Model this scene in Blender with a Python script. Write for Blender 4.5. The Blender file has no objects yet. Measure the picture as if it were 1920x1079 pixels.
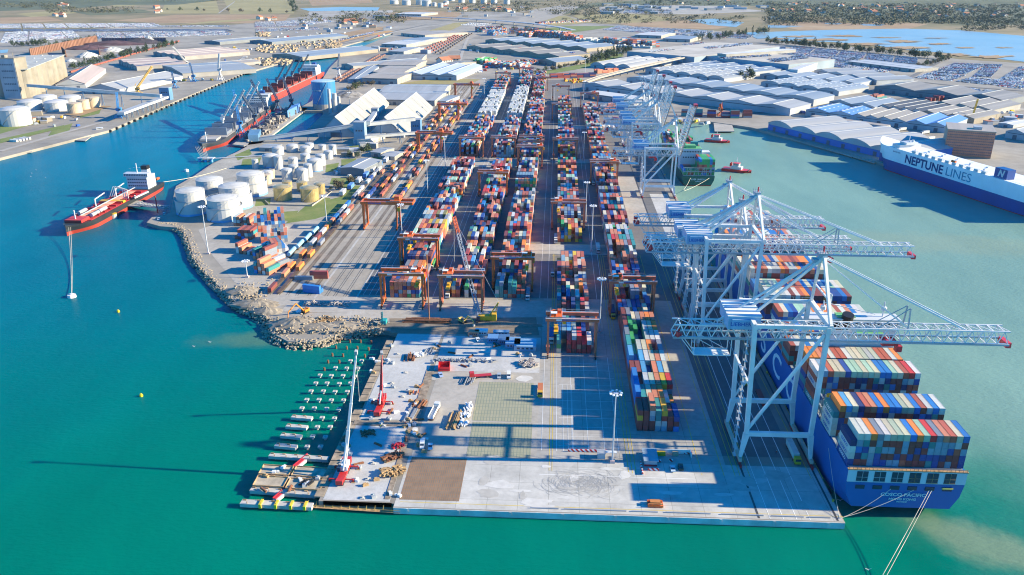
import bpy, bmesh, math, random
from mathutils import Vector, Matrix
from mathutils.geometry import tessellate_polygon
random.seed(11)
rnd = random.random
U = random.uniform
S = bpy.context.scene
COL = S.collection
# ---------------------------------------------------------------- camera
F, YH, CAMZ, VX = 1515., -57., 197., 1048.
PHI = math.atan((540 - YH) / F); CP, SP = math.cos(PHI), math.sin(PHI)
YAW = math.atan(((VX - 960) / F) / (CP - ((YH - 540) / F) * SP)); COSY, SINY = math.cos(YAW), math.sin(YAW)
cam = bpy.data.cameras.new("camera"); cam.sensor_width = 36; cam.lens = 36 * F / 1920
cam.clip_start = 5; cam.clip_end = 40000
camo = bpy.data.objects.new("camera", cam); COL.objects.link(camo)
camo.location = (0, 0, CAMZ); camo.rotation_euler = (math.pi / 2 - PHI, 0, YAW)
S.camera = camo
def P(px, py, z=3.0):
    "point at height z that the photograph shows at pixel (px, py)"
    t = (py - 540) / F; u = (px - 960) / F
    d = (CAMZ - z) / (SP + t * CP); fw = d * (CP - t * SP); rt = d * u
    return Vector((rt * COSY - fw * SINY, rt * SINY + fw * COSY, z))
def G(px, py, z=3.0):
    p = P(px, py, z); return (p.x, p.y)
def hat(x, y, py):
    "height above the point (x, y) that the photograph shows at row py"
    fw = -x * SINY + y * COSY; t = (py - 540) / F
    # t = (dn*CP - fw*SP)/(fw*CP + dn*SP)
    dn = fw * (t * CP + SP) / (CP - t * SP)
    return CAMZ - dn
# ---------------------------------------------------------------- light
SUN_EL, SUN_AZ = math.radians(21), math.radians(88.5)
W = bpy.data.worlds.new("World"); S.world = W; W.use_nodes = True
nt = W.node_tree; bg = nt.nodes["Background"]
sky = nt.nodes.new("ShaderNodeTexSky"); sky.sky_type = 'NISHITA'; sky.sun_disc = False
sky.sun_elevation = SUN_EL; sky.sun_rotation = SUN_AZ; sky.air_density = 1.0; sky.dust_density = 0.0; sky.ozone_density = 7.0
hs_ = nt.nodes.new('ShaderNodeHueSaturation'); hs_.inputs['Saturation'].default_value = 1.9; nt.links.new(sky.outputs[0], hs_.inputs['Color']); nt.links.new(hs_.outputs[0], bg.inputs[0]); bg.inputs[1].default_value = 0.125
sl = bpy.data.lights.new("sun", 'SUN'); sl.energy = 5.0; sl.angle = math.radians(0.5); sl.color = (1, .85, .57)
so = bpy.data.objects.new("sun", sl); COL.objects.link(so); so.location = (300, 0, 400)
sd = Vector((math.cos(SUN_EL) * math.sin(SUN_AZ), math.cos(SUN_EL) * math.cos(SUN_AZ), math.sin(SUN_EL)))
so.rotation_euler = sd.to_track_quat('Z', 'Y').to_euler()
S.view_settings.view_transform = 'Standard'; S.view_settings.look = 'None'; S.view_settings.gamma = 1
S.view_settings.exposure = 1.38
S.cycles.use_denoising = True
S.cycles.max_bounces = 5; S.cycles.diffuse_bounces = 2; S.cycles.glossy_bounces = 2
S.cycles.volume_bounces = 0; S.cycles.transmission_bounces = 2; S.cycles.sample_clamp_indirect = 4
S.cycles.filter_width = 1.1; S.cycles.use_adaptive_sampling = True; S.cycles.adaptive_threshold = .006; S.cycles.caustics_reflective = False; S.cycles.caustics_refractive = False
# ---------------------------------------------------------------- materials
def nodes(name):
    m = bpy.data.materials.new(name); m.use_nodes = True
    return m, m.node_tree, m.node_tree.nodes["Principled BSDF"]
def mathn(t, op, a, b=0.):
    n = t.nodes.new("ShaderNodeMath"); n.operation = op
    for i, v in enumerate((a, b)):
        if hasattr(v, 'links'): t.links.new(v, n.inputs[i])
        else: n.inputs[i].default_value = v
    return n.outputs[0]
def noise(t, scale, detail=4, coord='Object', rough=.55, stretch=None):
    tc = t.nodes.new("ShaderNodeTexCoord"); n = t.nodes.new("ShaderNodeTexNoise")
    n.inputs['Scale'].default_value = scale; n.inputs['Detail'].default_value = detail; n.inputs['Roughness'].default_value = rough
    src = tc.outputs[coord]
    if stretch:
        mp = t.nodes.new("ShaderNodeMapping"); mp.inputs['Scale'].default_value = stretch
        t.links.new(src, mp.inputs[0]); src = mp.outputs[0]
    t.links.new(src, n.inputs['Vector']); return n.outputs[0]
def ramp(t, fac, stops):
    r = t.nodes.new("ShaderNodeValToRGB"); t.links.new(fac, r.inputs[0])
    e = r.color_ramp.elements
    while len(e) < len(stops): e.new(.5)
    for k, (p, c) in enumerate(stops): e[k].position = p; e[k].color = (*c, 1)
    return r.outputs[0]
def mix(t, fac, a, b, mode='MIX'):
    n = t.nodes.new("ShaderNodeMix"); n.data_type = 'RGBA'; n.blend_type = mode
    for k, v in ((0, fac), (6, a), (7, b)):
        if hasattr(v, 'links'): t.links.new(v, n.inputs[k])
        else: n.inputs[k].default_value = v if k == 0 else (*v, 1)
    return n.outputs[2]
MATS = {}
def mat(name, col, rough=.7, metal=0., var=.18, scale=.08, col2=None, detail=5, bump=0, stretch=None):
    if name in MATS: return MATS[name]
    m, t, b = nodes(name)
    c1 = tuple(max(0, v * (1 - var)) for v in col); c2 = col2 or tuple(min(1, v * (1 + var)) for v in col)
    f = noise(t, scale, detail, stretch=stretch)
    t.links.new(ramp(t, f, [(.32, c1), (.68, c2)]), b.inputs['Base Color'])
    b.inputs['Roughness'].default_value = rough; b.inputs['Metallic'].default_value = metal
    if bump:
        bp = t.nodes.new("ShaderNodeBump"); bp.inputs['Strength'].default_value = bump; bp.inputs['Distance'].default_value = .3
        t.links.new(f, bp.inputs['Height']); t.links.new(bp.outputs[0], b.inputs['Normal'])
    MATS[name] = m; return m
def objpaint(name, rough=.6, dirt=.35, attr=False, scale=.35, dirtcol=(.16, .11, .08)):
    "paint whose colour belongs to each object (or each container of a big mesh), with grime on it"
    m, t, b = nodes(name)
    if attr:
        a = t.nodes.new("ShaderNodeVertexColor"); a.layer_name = "Col"; src = a.outputs[0]
    else:
        a = t.nodes.new("ShaderNodeObjectInfo"); src = a.outputs['Color']
    f = noise(t, scale, 6, rough=.7)
    fac = t.nodes.new("ShaderNodeMapRange"); t.links.new(f, fac.inputs[0])
    fac.inputs[1].default_value = .45; fac.inputs[2].default_value = .8; fac.inputs[4].default_value = dirt
    t.links.new(mix(t, fac.outputs[0], src, dirtcol), b.inputs['Base Color'])
    b.inputs['Roughness'].default_value = rough
    MATS[name] = m; return m
# ---------------------------------------------------------------- mesh builder
class M:
    def __init__(s): s.v = []; s.f = []; s.c = []; s.cc = None
    def add(s, vs, fs):
        o = len(s.v); s.v += [tuple(v) for v in vs]
        for f in fs: s.f.append([i + o for i in f]); s.c.append(s.cc)
        return s
    def box(s, x0, x1, y0, y1, z0, z1):
        return s.add([(x0, y0, z0), (x1, y0, z0), (x1, y1, z0), (x0, y1, z0), (x0, y0, z1), (x1, y0, z1), (x1, y1, z1), (x0, y1, z1)],
                     [(0, 3, 2, 1), (4, 5, 6, 7), (0, 1, 5, 4), (1, 2, 6, 5), (2, 3, 7, 6), (3, 0, 4, 7)])
    def cbox(s, x, y, z, a, b, h, r=0):
        "box with its foot centred on x, y, z, turned by r"
        c, q = math.cos(r), math.sin(r); vs = []
        for zz in (z, z + h):
            for u, w in ((-a/2, -b/2), (a/2, -b/2), (a/2, b/2), (-a/2, b/2)): vs.append((x + u*c - w*q, y + u*q + w*c, zz))
        return s.add(vs, [(0, 3, 2, 1), (4, 5, 6, 7), (0, 1, 5, 4), (1, 2, 6, 5), (2, 3, 7, 6), (3, 0, 4, 7)])
    def bar(s, p, q, w, h=None, w2=None):
        h = h or w; p, q = Vector(p), Vector(q); d = (q - p).normalized()
        up = Vector((0, 0, 1)) if abs(d.z) < .95 else Vector((0, 1, 0))
        a = d.cross(up).normalized(); b = a.cross(d).normalized(); k = (w2 or w) / w; vs = []
        for o, kk in ((p, 1), (q, k)):
            for u, v in ((-1, -1), (1, -1), (1, 1), (-1, 1)): vs.append(o + a*u*w/2*kk + b*v*h/2*kk)
        return s.add(vs, [(0, 3, 2, 1), (4, 5, 6, 7), (0, 1, 5, 4), (1, 2, 6, 5), (2, 3, 7, 6), (3, 0, 4, 7)])
    def tube(s, p, q, r, n=8, r2=None):
        p, q = Vector(p), Vector(q); d = (q - p).normalized(); r2 = r if r2 is None else r2
        up = Vector((0, 0, 1)) if abs(d.z) < .95 else Vector((0, 1, 0))
        a = d.cross(up).normalized(); b = a.cross(d).normalized(); vs = []
        for o, rr in ((p, r), (q, r2)):
            for k in range(n): t = 2*math.pi*k/n; vs.append(o + a*math.cos(t)*rr + b*math.sin(t)*rr)
        return s.add(vs, [(k, k+n, (k+1) % n+n, (k+1) % n) for k in range(n)] + [list(range(n)), list(range(2*n-1, n-1, -1))])
    def cyl(s, x, y, z, r, h, n=16, r2=None, dome=0):
        r2 = r if r2 is None else r2; rings = [(z, r), (z + h, r2)]
        if dome: rings += [(z + h + dome*.6, r2*.7), (z + h + dome, r2*.12)]
        vs = [(x + rr*math.cos(2*math.pi*k/n), y + rr*math.sin(2*math.pi*k/n), zz) for zz, rr in rings for k in range(n)]
        fs = [(j*n+k, j*n+(k+1) % n, (j+1)*n+(k+1) % n, (j+1)*n+k) for j in range(len(rings)-1) for k in range(n)]
        m = (len(rings)-1)*n
        return s.add(vs, fs + [list(range(n-1, -1, -1)), list(range(m, m+n))])
    def prism(s, pts, z0, z1):
        n = len(pts); a = sum(pts[i][0]*pts[(i+1) % n][1] - pts[(i+1) % n][0]*pts[i][1] for i in range(n))
        if a < 0: pts = pts[::-1]
        vs = [(p[0], p[1], z0) for p in pts] + [(p[0], p[1], z1) for p in pts]
        tr = tessellate_polygon([[Vector((p[0], p[1], 0)) for p in pts]]); fs = []
        for t in tr:
            x = [pts[i] for i in t]; ar = (x[1][0]-x[0][0])*(x[2][1]-x[0][1]) - (x[2][0]-x[0][0])*(x[1][1]-x[0][1])
            t = list(t) if ar > 0 else list(t)[::-1]
            fs += [[i+n for i in t], t[::-1]]
        return s.add(vs, fs + [(i, (i+1) % n, (i+1) % n+n, i+n) for i in range(n)])
    def sheet(s, pts, z):
        n = len(pts); vs = [(p[0], p[1], z) for p in pts]
        fs = []
        for t in tessellate_polygon([[Vector((p[0], p[1], 0)) for p in pts]]):
            x = [pts[i] for i in t]; ar = (x[1][0]-x[0][0])*(x[2][1]-x[0][1]) - (x[2][0]-x[0][0])*(x[1][1]-x[0][1])
            fs.append(list(t) if ar > 0 else list(t)[::-1])
        return s.add(vs, fs)
    def loft(s, rings, close=True, cap=True):
        n = len(rings[0]); vs = [p for r in rings for p in r]; fs = []
        for j in range(len(rings)-1):
            for k in range(n if close else n-1): fs.append((j*n+k, j*n+(k+1) % n, (j+1)*n+(k+1) % n, (j+1)*n+k))
        if cap: fs += [list(range(n-1, -1, -1)), list(range((len(rings)-1)*n, len(rings)*n))]
        return s.add(vs, fs)
    def truss(s, p, q, w, h, n, r, diag=True):
        "box girder of lattice work from p to q (centre line of its bottom)"
        p, q = Vector(p), Vector(q); d = (q-p); L = d.length; d = d/L
        up = Vector((0, 0, 1)) if abs(d.z) < .9 else Vector((-1, 0, 0))
        a = d.cross(up).normalized(); b = a.cross(d).normalized()
        pt = lambda t, i, j: p + d*L*t + a*(w/2)*i + b*h*j
        for i in (-1, 1):
            for j in (0, 1): s.bar(pt(0, i, j), pt(1, i, j), r*1.5)
        for k in range(n):
            t0, t1, tm = k/n, (k+1)/n, (k+.5)/n
            for i in (-1, 1): s.bar(pt(t0, i, 0), pt(tm, i, 1), r); s.bar(pt(tm, i, 1), pt(t1, i, 0), r)
            s.bar(pt(tm, -1, 1), pt(tm, 1, 1), r)
            if diag: s.bar(pt(t0, -1, 0), pt(t0, 1, 0), r); s.bar(pt(tm, -1, 1), pt(min(1, tm+1/n), 1, 1), r*.8)
        return s
    def rope(s, p, q, r, sag=0, n=8):
        p, q = Vector(p), Vector(q); pr = None
        for k in range(n+1):
            t = k/n; c = p.lerp(q, t) - Vector((0, 0, sag*4*t*(1-t)))
            if pr is not None: s.tube(pr, c, r, 5)
            pr = c
        return s
def obj(name, m, material, parent=None, smooth=False, loc=None, rot=0):
    me = bpy.data.meshes.new(name); me.from_pydata(m.v, [], m.f); me.update()
    if any(c is not None for c in m.c):
        at = me.color_attributes.new("Col", 'FLOAT_COLOR', 'CORNER'); buf = []
        for pl, c in zip(me.polygons, m.c): buf += [*(c or (.5, .5, .5)), 1.0] * pl.loop_total
        at.data.foreach_set('color', buf)
    if smooth: me.polygons.foreach_set('use_smooth', [True]*len(me.polygons))
    me.materials.append(material)
    o = bpy.data.objects.new(name, me); COL.objects.link(o)
    if parent: o.parent = parent
    if loc is not None: o.location = loc
    if rot: o.rotation_euler = (0, 0, rot)
    return o
def tag(o, label=None, cat=None, group=None, kind=None):
    if label: o['label'] = label
    if cat: o['category'] = cat
    if group: o['group'] = group
    if kind: o['kind'] = kind
    return o
def thing(name, label, cat, loc=(0, 0, 0), rot=0, group=None):
    o = bpy.data.objects.new(name, None); COL.objects.link(o)
    o.empty_display_size = 1; o.location = loc; o.rotation_euler = (0, 0, rot)
    return tag(o, label, cat, group)
KIDS = {}
def dup(root, loc, rot, label, group=None):
    "copy of a thing with copies of its parts and sub-parts"
    if root.name not in KIDS:
        KIDS[root.name] = [(c, list(c.children)) for c in root.children]
    r = root.copy(); COL.objects.link(r); r.location = loc; r.rotation_euler = (0, 0, rot); r['label'] = label
    if group: r['group'] = group
    for c, sub in KIDS[root.name]:
        d = c.copy(); COL.objects.link(d); d.parent = r
        for e in sub:
            g = e.copy(); COL.objects.link(g); g.parent = d
    return r
def struct(name, m, material): return tag(obj(name, m, material), kind='structure')
def stuff(name, m, material, label, cat): return tag(obj(name, m, material), label, cat, kind='stuff')
def text(body, size, material, name='lettering', parent=None, loc=(0, 0, 0), rot=(0, 0, 0), depth=.08, align='CENTER', bold=0, shear=0, sx=1):
    cu = bpy.data.curves.new(name, 'FONT'); cu.body = body; cu.size = size; cu.extrude = depth; cu.align_x = align; cu.align_y = 'CENTER'
    cu.offset = bold; cu.shear = shear; cu.resolution_u = 3
    tmp = bpy.data.objects.new(name, cu); COL.objects.link(tmp)
    me = bpy.data.meshes.new_from_object(tmp.evaluated_get(bpy.context.evaluated_depsgraph_get()))
    bpy.data.objects.remove(tmp); me.name = name; me.materials.clear(); me.materials.append(material)
    o = bpy.data.objects.new(name, me); COL.objects.link(o)
    if parent: o.parent = parent
    o.location = loc; o.rotation_euler = rot; o.scale = (sx, 1, 1)
    return o
# ================================================================ SETTING
def ground_mat(name, cols, s1, s2, rough=.85, seam=None, lines=0):
    m, t, b = nodes(name)
    c = ramp(t, noise(t, s1, 6, rough=.65), [(.25, cols[0]), (.5, cols[1]), (.75, cols[2])])
    f2 = noise(t, s2, 5, rough=.7)
    c = mix(t, .45, c, ramp(t, f2, [(.3, (.55, .55, .55)), (.6, (1, 1, 1))]), 'MULTIPLY')
    if seam:  # joints between cast slabs
        tc = t.nodes.new("ShaderNodeTexCoord"); br = t.nodes.new("ShaderNodeTexBrick"); t.links.new(tc.outputs['Object'], br.inputs[0])
        br.inputs['Scale'].default_value = 1; br.inputs['Brick Width'].default_value = seam; br.inputs['Row Height'].default_value = seam
        br.inputs['Mortar Size'].default_value = .11; br.offset = 0; br.inputs['Color1'].default_value = (1, 1, 1, 1); br.inputs['Color2'].default_value = (.9, .9, .9, 1); br.inputs['Mortar'].default_value = (.62, .62, .6, 1)
        c = mix(t, 1., c, br.outputs[0], 'MULTIPLY')
    t.links.new(c, b.inputs['Base Color']); b.inputs['Roughness'].default_value = rough
    MATS[name] = m; return m
PORT = ground_mat('port_pavement', [(.17, .155, .135), (.29, .265, .225), (.40, .365, .31)], .008, .09)
ASPH = ground_mat('asphalt', [(.115, .115, .12), (.15, .15, .155), (.19, .185, .18)], .02, .25)
TANC = ground_mat('worn_concrete', [(.30, .28, .245), (.38, .355, .315), (.45, .42, .38)], .03, .3)
CONC = ground_mat('pier_concrete', [(.37, .36, .335), (.49, .48, .45), (.60, .585, .55)], .05, .22, seam=12)
WHITEC = ground_mat('fresh_concrete', [(.38, .38, .37), (.46, .46, .45), (.53, .525, .515)], .06, .5)
GRASS = ground_mat('grass_ground', [(.09, .14, .03), (.15, .20, .05), (.24, .24, .09)], .05, .6, .95)
EARTH = ground_mat('bare_earth', [(.16, .125, .09), (.23, .185, .14), (.30, .25, .19)], .06, .5, .95)
LAND = ground_mat('countryside', [(.09, .095, .03), (.22, .175, .085), (.33, .255, .15)], .0035, .03, .95)
RAIL = ground_mat('rail_ballast', [(.25, .225, .19), (.33, .30, .255), (.40, .365, .31)], .03, .5, .9)
MARK = mat('road_paint_white', (.7, .7, .68), .7, var=.15)
YMARK = mat('road_paint_yellow', (.62, .45, .06), .7, var=.2)
RAILS = mat('rail_steel', (.05, .045, .042), .5, .3)
# water
m, t, b = nodes('sea_water')
tc = t.nodes.new("ShaderNodeTexCoord"); sx = t.nodes.new("ShaderNodeSeparateXYZ"); t.links.new(tc.outputs['Object'], sx.inputs[0])
wob = mathn(t, 'MULTIPLY', mathn(t, 'SUBTRACT', noise(t, .006, 5), .5), 260)
def mr(v, a, c):
    n = t.nodes.new("ShaderNodeMapRange"); n.interpolation_type = 'SMOOTHSTEP'; t.links.new(v, n.inputs[0]); n.inputs[1].default_value = a; n.inputs[2].default_value = c; return n.outputs[0]
xx = mathn(t, 'ADD', sx.outputs[0], wob); yy = mathn(t, 'ADD', sx.outputs[1], wob)
cdeep, cgreen, cpale, cmud = (.0, .13, .195), (.0, .158, .112), (.185, .315, .27), (.30, .33, .21)  # tones by place: turbidity plus some reflected light, both put into the colour
c = mix(t, mr(mathn(t, 'ADD', yy, mathn(t, 'MULTIPLY', sx.outputs[0], -.9)), 880, 330), cdeep, cgreen)
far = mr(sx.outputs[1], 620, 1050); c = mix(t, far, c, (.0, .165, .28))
east = mr(mathn(t, 'ADD', mathn(t, 'MULTIPLY', yy, .34), xx), 185, 345); c = mix(t, east, c, cpale)
# silt stirred up: one plume off the stern of the big ship, one by the car carrier
def plume(x, y, rx, ry, rot):
    cr, sr = math.cos(rot), math.sin(rot)
    dx = mathn(t, 'SUBTRACT', sx.outputs[0], x); dy = mathn(t, 'SUBTRACT', sx.outputs[1], y)
    u = mathn(t, 'DIVIDE', mathn(t, 'ADD', mathn(t, 'MULTIPLY', dx, cr), mathn(t, 'MULTIPLY', dy, sr)), rx)
    v = mathn(t, 'DIVIDE', mathn(t, 'ADD', mathn(t, 'MULTIPLY', dx, -sr), mathn(t, 'MULTIPLY', dy, cr)), ry)
    d = mathn(t, 'SQRT', mathn(t, 'ADD', mathn(t, 'MULTIPLY', u, u), mathn(t, 'MULTIPLY', v, v)))
    d = mathn(t, 'ADD', d, mathn(t, 'MULTIPLY', mathn(t, 'SUBTRACT', noise(t, .03, 6, rough=.65), .5), 1.5))
    return mr(d, 1.05, .35)
c = mix(t, mathn(t, 'MULTIPLY', plume(160, 252, 34, 15, -.5), .5), c, cmud)
c = mix(t, mathn(t, 'MULTIPLY', plume(300, 610, 110, 34, -.15), .3), c, cmud)
c = mix(t, mathn(t, 'MULTIPLY', plume(-155, 415, 60, 16, .2), .5), c, (.12, .2, .12))
streak = noise(t, .02, 6, rough=.6, stretch=(1, .35, 1))
c = mix(t, .5, c, ramp(t, streak, [(.35, (.72, .78, .8)), (.65, (1.1, 1.08, 1.05))]), 'MULTIPLY')
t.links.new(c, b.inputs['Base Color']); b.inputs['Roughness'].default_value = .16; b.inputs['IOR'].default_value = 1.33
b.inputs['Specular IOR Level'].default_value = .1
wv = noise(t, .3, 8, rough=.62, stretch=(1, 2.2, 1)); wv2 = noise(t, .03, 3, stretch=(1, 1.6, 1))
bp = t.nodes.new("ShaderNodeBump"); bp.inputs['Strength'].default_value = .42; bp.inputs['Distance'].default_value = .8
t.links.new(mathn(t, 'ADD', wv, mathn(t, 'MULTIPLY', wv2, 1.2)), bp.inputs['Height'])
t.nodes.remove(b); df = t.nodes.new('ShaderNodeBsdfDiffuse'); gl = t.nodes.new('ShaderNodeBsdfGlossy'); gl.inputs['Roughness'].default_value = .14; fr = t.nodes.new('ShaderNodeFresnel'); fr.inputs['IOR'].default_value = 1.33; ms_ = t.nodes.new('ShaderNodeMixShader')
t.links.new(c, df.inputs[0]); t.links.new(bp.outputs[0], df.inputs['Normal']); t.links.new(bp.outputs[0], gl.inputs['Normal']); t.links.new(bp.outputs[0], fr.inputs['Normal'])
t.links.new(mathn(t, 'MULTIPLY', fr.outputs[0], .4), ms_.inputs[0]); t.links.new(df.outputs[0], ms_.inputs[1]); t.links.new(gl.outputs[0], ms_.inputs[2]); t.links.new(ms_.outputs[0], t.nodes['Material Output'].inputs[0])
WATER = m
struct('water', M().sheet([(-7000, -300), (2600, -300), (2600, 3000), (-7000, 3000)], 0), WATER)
# mainland
QX = 111.8
west = [G(-300, 420), G(0, 297), G(205, 245), G(330, 190), G(460, 137), G(545, 114), G(610, 98), G(655, 84), G(735, 63)]
canal = [G(738, 65), G(690, 84), G(660, 97), G(640, 106), G(618, 128), G(603, 152), G(585, 190), G(560, 204), G(566, 209), G(604, 209), G(607, 214), G(578, 242), G(546, 262), G(470, 264)]
farm = [G(462, 276), G(430, 293), G(400, 306), G(365, 330), G(330, 350), G(318, 400), G(285, 408), G(275, 418)]
shore = [G(300, 425), G(340, 428), G(352, 445), G(362, 480), G(385, 510), G(418, 545), G(440, 565), G(480, 588), G(514, 600), G(509, 625), G(540, 641), G(592, 642), G(640, 626), G(690, 620), G(728, 621)]
PIER = [(-88, 417), (-90, 259.5), (-60, 259.5), (-60, 257), (QX, 257), (QX, 1105), (150, 1118), (205, 1128), (240, 1100)]
east_q = [(258, 1082), (347, 887), (440, 690), (560, 430), (640, 300)]
outline = PIER + east_q + [(2600, 300), (2600, 2400), (12000, 9000), (9000, 14000), (-9000, 14000), (-9000, 2000), (-3500, 900)] + west + canal + farm + shore
g = M().prism(outline, -3, 3.0); struct('ground', g, PORT)
Z = [3.0]
def sheet(name, pts, material, z=None):
    Z[0] += .0011
    return struct(name, M().sheet(pts, (z or 3.05) + Z[0] - 3), material)
def rect(x0, x1, y0, y1): return [(x0, y0), (x1, y0), (x1, y1), (x0, y1)]
def strips(name, lst, material, z):
    m = M()
    for k, (x0, x1, y0, y1) in enumerate(lst): m.sheet(rect(x0, x1, y0, y1), z + k*.00007 + Z[0] - 3)
    return struct(name, m, material)
# yards on the container pier
sheet('yard_pavement', rect(-123.5, 74, 474, 1560), ASPH, 3.02)
sheet('quay_pavement', rect(74, 104, 300, 1090), ASPH, 3.02)
sheet('yard_pavement', rect(-5.5, 74, 258, 474), ground_mat('pale_yard', [(.30, .29, .27), (.37, .355, .33), (.43, .415, .385)], .03, .3, seam=15), 3.02)
sheet('pier_pavement', rect(-60, QX - .4, 257.6, 293), CONC, 3.03)
sheet('pier_pavement', [(-59, 293), (-5.5, 293), (-5.5, 400), (-58, 400)], TANC, 3.02)
sheet('pier_pavement', [(-88, 322), (-64.5, 322), (-62.5, 416), (-88, 416)], WHITEC, 3.04)
sheet('pier_pavement', [(-88.5, 260.5), (-62, 260.5), (-62.5, 316), (-88.5, 316)], WHITEC, 3.04)
sheet('pier_pavement', [(-61, 372), (-6, 372), (-6, 415), (-61, 415)], WHITEC, 3.035)
strips('cross_lane', [(-30, 42, 560, 583), (-123, -40, 836, 866), (-72, -9, 866, 878), (0, 74, 860, 880), (-123, -8, 1100, 1120), (0, 74, 1060, 1082), (-123, -20, 1290, 1310), (-165, 0, 444, 470)], TANC, 3.035)
sheet('quay_pavement', [(88, 560), (104, 560), (104, 735), (88, 735)], WHITEC, 3.028)
sheet('quay_pavement', [(62, 640), (79, 640), (79, 800), (62, 800)], TANC, 3.028)
sheet('rail_yard', [(-186, 470), (-126, 470), (-126, 1500), (-176, 1500)], RAIL, 3.02)
sheet('depot_pavement', [G(440, 408), G(610, 414), G(552, 505), G(610, 560), G(520, 575), G(440, 530), G(390, 470), G(372, 432)], TANC, 3.03)
sheet('shore_track', [G(520, 588), G(730, 588), G(1000, 590), (-6, 425), (-100, 430), G(600, 600)], TANC, 3.025)
sheet('excavated_earth', [G(730, 598), G(1005, 596), (-7, 418), (-92, 417)], EARTH, 3.045)
lanes = []
for x0 in (-103, -64, -36.5, 2.5, 39):
    for k in range(40): lanes.append((x0 - 3.4, x0 + 23, 474 + k*27.2, 474 + k*27.2 + .35)) if not (x0 > 0 and False) else 0
strips('lane_marking', [(x - .1, x + .1, 474, 1500) for x in (-121, -117, -113, -76, -72, -8, -3, 28, 32)], MARK, 3.05)
strips('lane_marking', lanes, YMARK, 3.052)
strips('lane_marking', [(x - .1, x + .1, 300, 392) for x in (-3.5, 3, 10, 17, 24, 30)] + [(x-.09, x+.09, 300, 360) for x in (6, 8.2, 10.4)] + [(4, 32, y, y + .2) for y in range(304, 392, 8)] + [(-4, 60, 282, 282.3), (80, 104, 264, 264.3), (84, 84.3, 258, 560), (89, 89.3, 258, 560), (94, 94.3, 258, 560), (99, 99.3, 258, 560)], MARK, 3.055)
strips('lane_marking', [(x - .12, x + .12, 285, 560) for x in (0, 1.2, 33, 34.5, 36, 63, 72, 76.5, 78.5, 82.5, 107.2, 112)] + [(-58, 112, 260.6, 260.85)], YMARK, 3.057)
# tyre scrub marks where the trucks turn on the pier end
tm = M()
for k in range(330):
    cx, cy, r = random.gauss(13, 5), random.gauss(277, 2.6), U(1.5, 10); a0 = U(0, 6.28); n = 9; sp = U(.6, 1.8); w = U(.03, .09); pts = []
    for j in range(n + 1):
        a = a0 + sp*j/n; pts.append((math.cos(a), math.sin(a)*.75))
    for j in range(n):
        q = [(cx + pts[j][0]*(r-w), cy + pts[j][1]*(r-w)), (cx + pts[j+1][0]*(r-w), cy + pts[j+1][1]*(r-w)), (cx + pts[j+1][0]*(r+w), cy + pts[j+1][1]*(r+w)), (cx + pts[j][0]*(r+w), cy + pts[j][1]*(r+w))]
        tm.sheet(q, 3.06 + k*.00012)
struct('tyre_marks_ground', tm, mat('tyre_rubber_stain', (.355, .35, .335), .9))
pm = [M(), M()]; rr_ = random.Random(4)
for k in range(46):
    cx, cy = (rr_.uniform(-32, 100), rr_.uniform(261, 292)) if k < 26 else (rr_.uniform(-86, -10), rr_.uniform(262, 414)); w, h = rr_.uniform(1.5, 7), rr_.uniform(1, 4)
    if -60 < cx < -8 and cy < 364 and not (cx > -34 and cy < 292): continue
    pm[k % 2].sheet([(cx + w*math.cos(6.283*j/9)*rr_.uniform(.6, 1.1), cy + h*math.sin(6.283*j/9)*rr_.uniform(.6, 1.1)) for j in range(9)], 3.078 + k*.0002)
struct('patched_concrete_ground', pm[0], mat('patch_pale', (.52, .51, .485), .9, var=.1, scale=.3)); struct('patched_concrete_ground', pm[1], mat('patch_grey', (.39, .375, .345), .9, var=.12, scale=.3))
# reinforcing mats laid before the next pour
m2, t2, b2 = nodes('rusty_mat'); br = t2.nodes.new("ShaderNodeTexBrick"); tc = t2.nodes.new("ShaderNodeTexCoord"); t2.links.new(tc.outputs['Object'], br.inputs[0])
br.inputs['Scale'].default_value = 1; br.offset = 0; br.inputs['Brick Width'].default_value = .8; br.inputs['Row Height'].default_value = 2.4; br.inputs['Mortar Size'].default_value = .16
br.inputs['Color1'].default_value = (.17, .14, .11, 1); br.inputs['Color2'].default_value = (.205, .165, .125, 1); br.inputs['Mortar'].default_value = (.27, .155, .09, 1)
t2.links.new(mix(t2, .5, br.outputs[0], ramp(t2, noise(t2, .25, 5), [(.3, (.7, .7, .68)), (.7, (1.15, 1.1, 1))]), 'MULTIPLY'), b2.inputs['Base Color']); b2.inputs['Roughness'].default_value = .9
sheet('reinforced_slab_ground', rect(-58.6, -35, 262.2, 291.8), m2, 3.06)
m3, t3, b3 = nodes('epoxy_mat'); br = t3.nodes.new("ShaderNodeTexBrick"); tc = t3.nodes.new("ShaderNodeTexCoord"); t3.links.new(tc.outputs['Object'], br.inputs[0])
br.inputs['Scale'].default_value = 1; br.offset = 0; br.inputs['Brick Width'].default_value = 1.4; br.inputs['Row Height'].default_value = 3.2; br.inputs['Mortar Size'].default_value = .14
br.inputs['Color1'].default_value = (.27, .275, .19, 1); br.inputs['Color2'].default_value = (.31, .30, .21, 1); br.inputs['Mortar'].default_value = (.17, .20, .16, 1)
t3.links.new(br.outputs[0], b3.inputs['Base Color']); b3.inputs['Roughness'].default_value = .9
sheet('reinforced_slab_ground', rect(-35.5, -8, 294, 322), m3, 3.06); sheet('reinforced_slab_ground', rect(-36, -8.6, 323.2, 361), m3, 3.06)
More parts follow.
